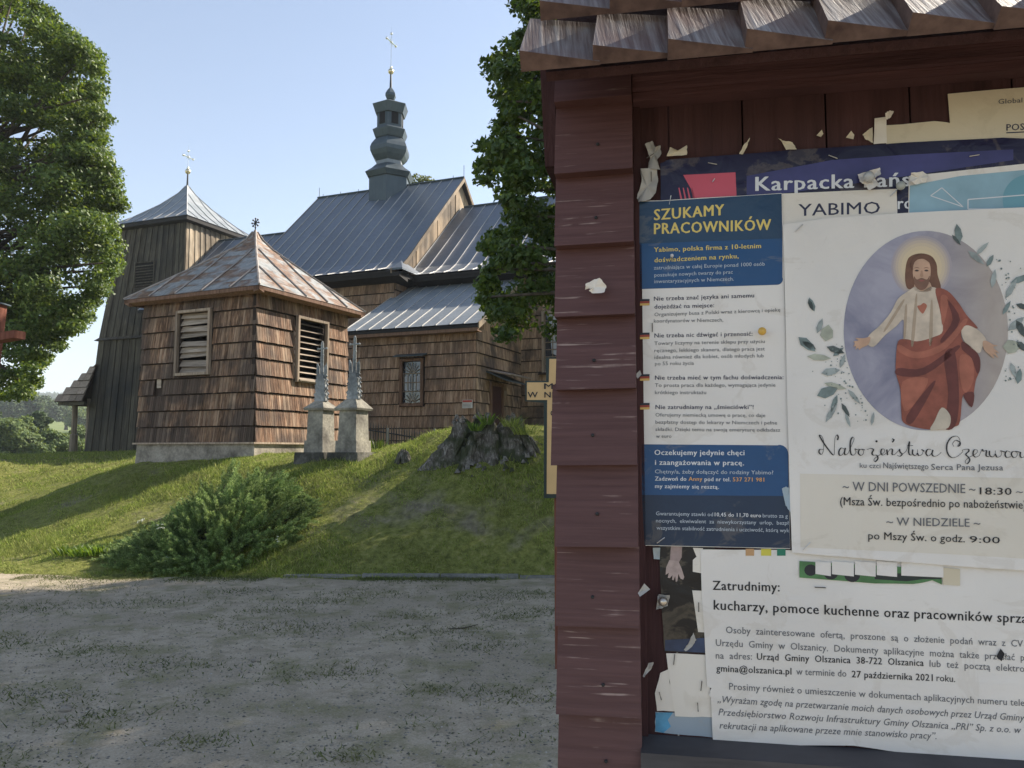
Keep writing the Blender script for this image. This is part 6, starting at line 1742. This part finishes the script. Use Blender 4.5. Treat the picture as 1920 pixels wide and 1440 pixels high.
for pts_ in ([(1716, 560), (1720, 560), (1714, 640), (1708, 642)], [(1745, 570), (1749, 570), (1748, 640), (1742, 642)], [(1690, 566), (1694, 568), (1664, 616), (1658, 618)], [(1697, 575), (1701, 577), (1698, 630), (1694, 630)]): pp('robe_fold', pts_, 2, (.40, .31, .23))
pp('printed_hand', [(1632, 632), (1628, 646), (1616, 652), (1611, 656), (1609, 652), (1604, 655), (1605, 649), (1600, 650), (1603, 644), (1601, 640), (1610, 638), (1604, 634), (1620, 634)], 3, SKIN)
pp('printed_sleeve', [(1803, 618), (1815, 610), (1838, 622), (1850, 640), (1842, 650), (1836, 662), (1818, 650), (1806, 636)], 3, ROBE, .2)
pp('printed_hand_right', [(1843, 640), (1852, 640), (1862, 646), (1871, 648), (1862, 651), (1874, 662), (1866, 660), (1872, 671), (1862, 664), (1864, 672), (1854, 664), (1845, 655)], 4, SKIN)
pp('printed_cloak', [(1754, 542), (1776, 545), (1796, 566), (1812, 590), (1830, 610), (1832, 616), (1815, 612), (1803, 620), (1806, 640), (1834, 664), (1838, 690), (1830, 712), (1826, 736), (1822, 762), (1806, 740), (1800, 790), (1790, 800), (1760, 806), (1720, 802), (1694, 792), (1690, 770), (1688, 730), (1680, 700), (1680, 672), (1684, 640), (1700, 636), (1720, 640), (1750, 632), (1768, 620), (1762, 580)], 2, RED, .25)
for c, pts_ in ((REDL, [(1686, 646), (1720, 660), (1770, 642), (1806, 600), (1812, 606), (1772, 654), (1722, 672), (1686, 660)]), (REDD, [(1684, 690), (1730, 690), (1790, 650), (1796, 656), (1735, 702), (1684, 704)]),
                (REDD, [(1770, 668), (1788, 655), (1796, 700), (1798, 760), (1790, 800), (1770, 800), (1778, 740)]), (REDL, [(1800, 668), (1822, 672), (1826, 710), (1812, 736), (1802, 720)]),
                (REDD, [(1806, 640), (1834, 664), (1838, 690), (1832, 700), (1822, 672), (1804, 655)]), (REDL, [(1692, 716), (1740, 710), (1720, 750), (1696, 770)]), (REDD, [(1700, 780), (1745, 720), (1752, 722), (1712, 792)]),
                (REDD, [(1775, 560), (1800, 600), (1770, 640), (1764, 636), (1786, 600)]), (REDD, [(1806, 740), (1826, 736), (1822, 764)]), (REDL, [(1764, 556), (1778, 560), (1772, 600), (1766, 606)])):
    pp('cloak_fold', pts_, 3, c, .2)
pp('printed_hem', [(1752, 790), (1766, 764), (1782, 780), (1778, 802), (1756, 806), (1744, 805)], 4, (.50, .44, .36))
pp('printed_emblem', [(1726, 572), (1732, 568), (1738, 573), (1734, 583), (1730, 588), (1724, 582), (1720, 574)], 3, (.40, .14, .09))
# watercolour leaves beside the oval
LG = [flat('leaf_print_a', (.17, .22, .22), .6, .3, 120), flat('leaf_print_b', (.30, .34, .34), .6, .3, 120), flat('leaf_print_c', (.38, .40, .33), .6, .2, 120), flat('leaf_print_d', (.08, .10, .10), .6, .3, 120)]
def leafp(x, y, a, l, w_, k):
    ca, sa = math.cos(math.radians(a)), math.sin(math.radians(a))
    pts_ = [(0, 0), (l * .3, -w_ * .5), (l * .7, -w_ * .42), (l, 0), (l * .7, w_ * .42), (l * .3, w_ * .5)]
    q = [(x + px_ * ca - py_ * sa, y + px_ * sa + py_ * ca) for px_, py_ in pts_]
    MB().prism([K(px_, py_, D2) for px_, py_ in q], KN * .00005).build('printed_leaf', LG[k], dv)
rl = random.Random(31)
for (x, y, a, l, w_, k) in [(1527, 584, -110, 28, 10, 0), (1516, 560, 70, 24, 8, 3), (1532, 625, -70, 30, 10, 1), (1548, 640, -80, 32, 24, 2), (1497, 632, 40, 42, 17, 0), (1513, 668, 5, 46, 12, 2), (1530, 655, -150, 30, 11, 3), (1540, 700, -10, 36, 14, 1), (1532, 742, -20, 42, 20, 0), (1545, 718, 15, 44, 10, 2),
                           (1548, 792, -60, 46, 10, 1), (1578, 756, 60, 30, 8, 3), (1570, 740, 110, 36, 9, 0), (1634, 798, -80, 26, 6, 1), (1550, 650, 20, 36, 12, 3), (1562, 668, -40, 26, 9, 0), (1575, 690, -70, 28, 8, 1), (1590, 730, 50, 36, 8, 1), (1585, 775, 70, 28, 6, 1),
                           (1800, 455, -100, 36, 14, 0), (1815, 470, 40, 40, 11, 1), (1830, 478, -45, 34, 8, 1), (1785, 440, 50, 26, 6, 3), (1850, 500, -60, 26, 9, 0), (1860, 540, -80, 36, 10, 1), (1885, 560, -60, 44, 11, 1), (1895, 530, -20, 44, 12, 0), (1890, 620, -40, 40, 14, 1), (1880, 650, 0, 34, 26, 2), (1905, 600, 60, 40, 14, 3), (1905, 640, 40, 30, 12, 3), (1908, 720, -80, 30, 12, 0), (1895, 680, 70, 30, 10, 1), (1905, 570, 20, 30, 10, 3), (1880, 590, -60, 30, 8, 0)]:
    leafp(x, y, a, l, w_, k)
dots = MB()
for _ in range(150):
    if rl.random() < .5: x = rl.gauss(1575, 22); y = rl.uniform(640, 790); x += (y - 640) * .22
    else: x = rl.gauss(1880, 14) + (560 - 520) * .1; y = rl.uniform(480, 720)
    if ((x - 1736) / 158) ** 2 + ((y - 620) / 190) ** 2 < 1 or x > 1915: continue
    r = rl.uniform(.7, 2.2); dots.prism([K(x + r * math.cos(t_), y + r * math.sin(t_), D2) for t_ in (0, 1.2, 2.5, 3.8, 5)], KN * .00004)
tag(dots.build('printed_speckles', LG[0], dv), kind='stuff')
# brush script heading, drawn stroke by stroke
ZO, ZS = (1460, 780), 4.174
def spline(pts, n=7):
    if len(pts) < 3: return pts
    q = []
    e = [pts[0]] + pts + [pts[-1]]
    for i in range(1, len(e) - 2):
        p0, p1, p2, p3 = e[i - 1], e[i], e[i + 1], e[i + 2]
        for k in range(n):
            u = k / n
            q.append(tuple(.5 * ((2 * p1[j]) + (-p0[j] + p2[j]) * u + (2 * p0[j] - 5 * p1[j] + 4 * p2[j] - p3[j]) * u * u + (-p0[j] + 3 * p1[j] - 3 * p2[j] + p3[j]) * u ** 3) for j in (0, 1)))
    return q + [pts[-1]]
SCR = [[(352, 262), (322, 262), (316, 285), (335, 300), (350, 270), (352, 200), (338, 160), (320, 150), (332, 178), (380, 250), (430, 306), (436, 250), (440, 180), (455, 148), (466, 165), (460, 188)],
 [(512, 258), (490, 250), (472, 275), (475, 305), (495, 305), (515, 275), (522, 250), (515, 290), (525, 305), (545, 290)],
 [(545, 290), (575, 220), (590, 180), (578, 166), (562, 200), (560, 260), (568, 300), (590, 305), (605, 280), (595, 258), (612, 262), (630, 258)],
 [(655, 262), (632, 264), (624, 290), (642, 308), (662, 295), (662, 270), (648, 260), (675, 266)],
 [(690, 262), (722, 254), (742, 264), (730, 290), (740, 306), (768, 308), (776, 335), (755, 358), (746, 340), (770, 318), (797, 300)],
 [(797, 300), (825, 285), (827, 262), (807, 260), (800, 288), (815, 306), (840, 292)],
 [(846, 262), (852, 306)], [(852, 290), (872, 260), (890, 263), (888, 298), (905, 304)], [(888, 178), (902, 186), (890, 206)],
 [(905, 304), (938, 272), (945, 260), (950, 282), (966, 298), (950, 315), (928, 308)], [(966, 300), (1000, 270), (1022, 196)], [(1024, 200), (1018, 285), (1035, 306), (1050, 292)], [(1005, 233), (1052, 231)],
 [(1050, 262), (1048, 295), (1070, 310), (1085, 288), (1087, 262)], [(1085, 290), (1098, 310), (1122, 300), (1130, 272), (1118, 262), (1140, 276)],
 [(1195, 262), (1165, 262), (1153, 290), (1168, 312), (1190, 300), (1207, 265), (1200, 300), (1217, 315), (1245, 308), (1272, 284)],
 [(1372, 240), (1362, 215), (1385, 190), (1418, 205), (1418, 228), (1400, 236), (1420, 200), (1400, 160), (1352, 168), (1318, 220), (1320, 285), (1348, 322), (1385, 322), (1420, 300), (1443, 278)],
 [(1443, 278), (1440, 266), (1482, 260), (1488, 275), (1465, 300), (1482, 320), (1496, 345), (1475, 374), (1460, 355), (1485, 328), (1522, 308)],
 [(1522, 308), (1550, 290), (1555, 268), (1530, 266), (1522, 300), (1540, 322), (1570, 310)], [(1570, 310), (1592, 262), (1602, 276), (1626, 270), (1624, 310), (1645, 318)],
 [(1650, 272), (1652, 308), (1678, 320), (1695, 292), (1695, 270)], [(1695, 296), (1710, 322), (1738, 312), (1745, 285), (1735, 272), (1772, 282)],
 [(1812, 282), (1786, 274), (1772, 300), (1785, 324), (1818, 318)], [(1855, 278), (1830, 280), (1822, 302), (1838, 324), (1860, 318), (1868, 290), (1850, 276), (1895, 284)], [(1893, 282), (1890, 312), (1905, 326), (1930, 310), (1935, 285)], [(1935, 310), (1955, 328), (1980, 310), (1980, 285)],
 [(2010, 300), (2035, 290), (2030, 272), (2008, 275), (2005, 305), (2030, 322), (2060, 300)]]
WID = 8.0
def strokes(parent, name, strs, wid, b, mat, slant=.35):
    m = MB()
    for st_ in strs:
        q = spline(st_)
        px_ = [(ZO[0] + x / ZS, ZO[1] + y / ZS) for x, y in q]
        Lp, Rp = [], []
        for i, (x, y) in enumerate(px_):
            x2, y2 = px_[min(i + 1, len(px_) - 1)]; x1, y1 = px_[max(i - 1, 0)]
            dx, dy = x2 - x1, y2 - y1; l = math.hypot(dx, dy) + 1e-9
            w_ = wid / ZS * (.32 + .68 * max(0, dy / l) ** .8) * .5     # down-strokes are thick
            Lp.append(K(x - dy / l * w_, y + dx / l * w_, b)); Rp.append(K(x + dy / l * w_, y - dx / l * w_, b))
        n = len(m.v); k = len(Lp); m.v += Lp + Rp
        m.f += [[n + i, n + i + 1, n + k + i + 1, n + k + i] for i in range(k - 1)]
    return m.build(name, mat, parent)
strokes(dv, 'script_heading', SCR, 11.5, D2, INK)
dd_ = MB().prism([K(ZO[0] + (766 + 9 * math.cos(t_)) / ZS, ZO[1] + (198 + 9 * math.sin(t_)) / ZS, D2) for t_ in np.linspace(0, 6.28, 9)[:-1]], KN * .00004).build('script_dot', INK, dv)
TD = D2
L(dv, 'ku czci', 1612, 1651, 877, 878, 9, TD, GREYI, -.004); L(dv, 'Najświętszego', 1656, 1741, 878, 880, 11, TD, GREYI, -.004); L(dv, 'Serca Pana Jezusa', 1746, 1881, 881, 882, 11, TD, GREYI, -.004)
L(dv, '~ W DNI POWSZEDNIE ~', 1580, 1829, 920, 925, 17, TD, GREYI, -.012); L(dv, '18:30', 1837, 1897, 927, 928, 13, TD, INK, .006); L(dv, '~', 1905, 1918, 928, 928, 13, TD, GREYI)
L(dv, '(Msza Św. bezpośrednio po nabożeństwie)', 1575, 1924, 947, 954, 15, TD, INK, -.004)
L(dv, '~ W NIEDZIELE ~', 1662, 1838, 985, 988, 15, TD, GREYI, -.012)
L(dv, 'po Mszy Św. o godz.', 1628, 1809, 1011, 1017, 14, TD, INK, -.002); L(dv, '9:00', 1818, 1875, 1017, 1019, 12, TD, INK, .004)

# -- scraps
def scrap(label, pts, b, mat=None, name='paper_scrap', tilt=.003):
    cx = sum(p[0] for p in pts) / len(pts); cy = sum(p[1] for p in pts) / len(pts)
    rs_ = random.Random(int(cx * 3 + cy))
    if len(pts) > 4: pts = densify(pts, 4, .9, int(cx))
    lf = [(.5 + .5 * math.sin(i_ * .7 + cx)) * tilt + rs_.uniform(0, .0004) for i_ in range(len(pts))]
    m = MB(); c = K(cx, cy, b); q = [K(x, y, b + l_) for (x, y), l_ in zip(pts, lf)]
    n = len(q)
    m.add([c] + q, [(0, i + 1, (i + 1) % n + 1) for i in range(n)])
    o = m.build(name, mat or PWC, loc=c)
    return tag(o, label, 'paper scrap', g0)
scrap('small torn white scrap on the post shingle, alone', [(1098, 532), (1112, 525), (1124, 521), (1137, 536), (1133, 548), (1112, 550), (1104, 545), (1110, 540), (1097, 543)], .0335)
PG = paper_mat('grimy_paper', (.46, .45, .43))
scrap('crumpled torn paper hanging at the upper left corner of the board', [(1209, 270), (1223, 264), (1229, 276), (1238, 272), (1240, 288), (1232, 300), (1238, 318), (1215, 316), (1219, 296)], .004, PG, tilt=.006)
scrap('torn paper remnant above the blue poster, stapled twice', [(1201, 316), (1231, 315), (1234, 340), (1229, 362), (1219, 374), (1197, 379), (1194, 372), (1203, 340)], .006, PG, tilt=.004)
scrap('torn cream corner on top of the indigo poster, left one', [(1250, 293), (1256, 276), (1266, 281), (1278, 282), (1288, 272), (1288, 290)], .0055, PCREAM)
scrap('thin sliver of torn cream paper above the indigo poster', [(1386, 289), (1394, 272), (1406, 258), (1402, 271), (1393, 289)], .0035, PCREAM, tilt=.001)
scrap('curved cream scrap above the indigo poster, right of the sliver', [(1458, 258), (1470, 264), (1486, 267), (1494, 280), (1474, 281), (1468, 270)], .0035, PCREAM, tilt=.001)
scrap('tiny cream scrap under a staple in the middle of the top', [(1531, 254), (1541, 243), (1544, 251), (1539, 257)], .003, PCREAM, tilt=.001)
scrap('tiny crumpled scrap with a staple right of the middle', [(1586, 258), (1596, 245), (1602, 253), (1600, 261)], .003, PCREAM, tilt=.001)
scrap('ragged cream scrap touching the white tab', [(1617, 253), (1626, 245), (1636, 238), (1637, 268), (1624, 262)], .003, PCREAM, tilt=.002)
scrap('folded white tab end sticking up over the strip', [(1660, 212), (1668, 207), (1676, 209), (1668, 222), (1662, 224)], .006, PWC)
scrap('pinned white scrap over the white lettering of the indigo poster', [(1608, 327), (1628, 321), (1650, 314), (1652, 326), (1640, 334), (1648, 346), (1630, 357), (1622, 346), (1612, 340)], .0055, PW)
scrap('small white scrap at the corner of the pale blue flyer', [(1708, 324), (1730, 321), (1741, 330), (1736, 341), (1716, 346), (1706, 338)], .0055, PWC)
scrap('white scrap pinned on the post edge below the blue poster', [(1196, 1112), (1208, 1094), (1219, 1105), (1200, 1119)], .028, PG)
scrap('lowest white scrap on the lining strip beside the post', [(1205, 1268), (1216, 1243), (1226, 1242), (1220, 1256), (1208, 1270)], .012, PG)
scrap('white scrap under a round pin on the black poster', [(1233, 1118), (1236, 1114), (1256, 1116), (1252, 1136), (1238, 1141), (1230, 1144)], .0025, PG)
scrap('torn white tear in the black poster', [(1282, 1218), (1292, 1204), (1300, 1186), (1306, 1200), (1298, 1212), (1286, 1221)], .0024, PG, tilt=.001)
scrap('small grey scrap at the post edge beside the third flag', [(1191, 703), (1200, 694), (1203, 702), (1196, 710)], .012, PG)
scrap('torn pale blue corner on the right edge of the blue poster', [(1466, 916), (1474, 912), (1482, 918), (1482, 960), (1473, 948)], .0056, paper_mat('pale_blue_torn', (.38, .47, .54)), tilt=.001)
scrap('pale blue paper end below the blue poster at the left', [(1224, 1027), (1238, 1027), (1237, 1049), (1226, 1048)], .003, paper_mat('pale_teal_paper', (.40, .46, .48)), tilt=.001)
scrap('dark torn hole edge on the vacancy notice', [(1868, 1231), (1876, 1216), (1884, 1226), (1878, 1240)], .0042, flat('dark_hole', (.02, .02, .025), .8), tilt=.0)
# -- pins
g1 = 'pins and tacks in the board'
def pin(label, px, py, b, r, col, dx=-6, dy=10, name='push_pin', met=0):
    c = K(px, py, b + .006); t_ = thing(name, label, 'pin', c, g1)
    MB().ball(c, r, 14, 10).build('pin_head', flat('pin_plastic_' + str(px), col, .3, .05, 8, met), t_, True)
    MB().tube([c, K(px + dx, py + dy, b)], .0004, 5).build('pin_needle', flat('pin_steel_' + str(px), (.5, .5, .5), .3, .05, 8, .9), t_)
pin('round yellow pin right of the second bold heading of the blue poster', 1429, 621, .0055, .0036, (.62, .38, .08), 2, 4)
pin('clear glassy pin on the white scrap over the indigo poster', 1629, 331, .006, .0046, (.45, .46, .46), 6, 12)
pin('grey round pin right of the pinned scrap, with tilted needle', 1689, 348, .004, .0038, (.38, .40, .38), -20, 20)
pin('white headed pin in the first paragraph of the blue poster', 1260, 479, .0052, .0016, (.6, .6, .62), -10, 14)
pin('domed metal tack on the black poster', 1243, 1128, .003, .0042, (.55, .5, .44), 1, 2, met=.8)
# -- staples
g2 = 'staples in the papers on the board'
stl = flat('staple_steel', (.60, .60, .60), .3, .1, 10, .7)
ns = 0
def staple(label, x0, y0, x1, y1, b, mat=None):
    a, c = K(x0, y0, b + .0012), K(x1, y1, b + .0012)
    o = MB().tube([K(x0, y0, b - .001), a, c, K(x1, y1, b - .001)], .00042, 5).build('staple', mat or stl, loc=a)
    tag(o, label, 'staple', g2)
dks = flat('dark_staple_steel', (.12, .115, .11), .5, .1, 10, .5)
staple('upright staple at the top left of the blue poster', 1255, 383, 1258, 367, .0052)
staple('bright staple at the bottom left of the blue poster', 1232, 1018, 1246, 1008, .0052)
staple('bright staple on the indigo poster above the pink block', 1328, 305, 1344, 308, .003)
staple('bright staple on the indigo poster above the lettering', 1554, 291, 1570, 297, .003)
staple('bright bent staple on the indigo poster at the right', 1818, 293, 1836, 290, .003)
staple('staple at the top left corner of the devotional poster', 1492, 434, 1505, 421, .007)
staple('staple at the lower left of the devotional poster', 1506, 1031, 1519, 1017, .007)
staple('staple at the top centre of the vacancy notice', 1528, 1101, 1548, 1102, .0035, dks)
staple('vertical staple on the narrow white strip', 1310, 1130, 1310, 1147, .0028, dks)
staple('upper staple on the blank note', 1265, 1227, 1263, 1246, .0018, dks)
staple('middle staple on the blank note', 1316, 1277, 1314, 1295, .0018, dks)
staple('lowest dark staple on the blank note', 1308, 1318, 1309, 1334, .0018, dks)
staple('staple on the crumpled note', 1236, 1298, 1240, 1312, .0014, dks)
staple('small dark staple beside the third text line of the blue poster', 1223, 606, 1223, 622, .0052, dks)
staple('staple in the torn paper at the upper left corner', 1213, 296, 1226, 288, .007, dks)
staple('staple in the torn remnant above the blue poster', 1221, 322, 1221, 340, .0085, dks)
staple('staple on the pink block', 1336, 341, 1340, 335, .0031)
gs_ = bpy.data.scenes.get('glyphs')
if gs_: bpy.data.scenes.remove(gs_)
# ------------------------------------------------------------------ air
hm = bpy.data.materials.new('thin_haze'); hm.use_nodes = True
hn = hm.node_tree; hn.nodes.remove(hn.nodes['Principled BSDF'])
pv = hn.nodes.new('ShaderNodeVolumePrincipled'); pv.inputs['Density'].default_value = .00055; pv.inputs['Color'].default_value = (.86, .92, 1, 1)
hn.links.new(pv.outputs[0], hn.nodes['Material Output'].inputs['Volume'])
zlo = float(Z.min()) - 1.5
tag(MB().box((-3050, -100, zlo), (6100, 0, 0), (0, 3400, 0), (0, 0, 140 - zlo)).build('haze', hm), kind='stuff')
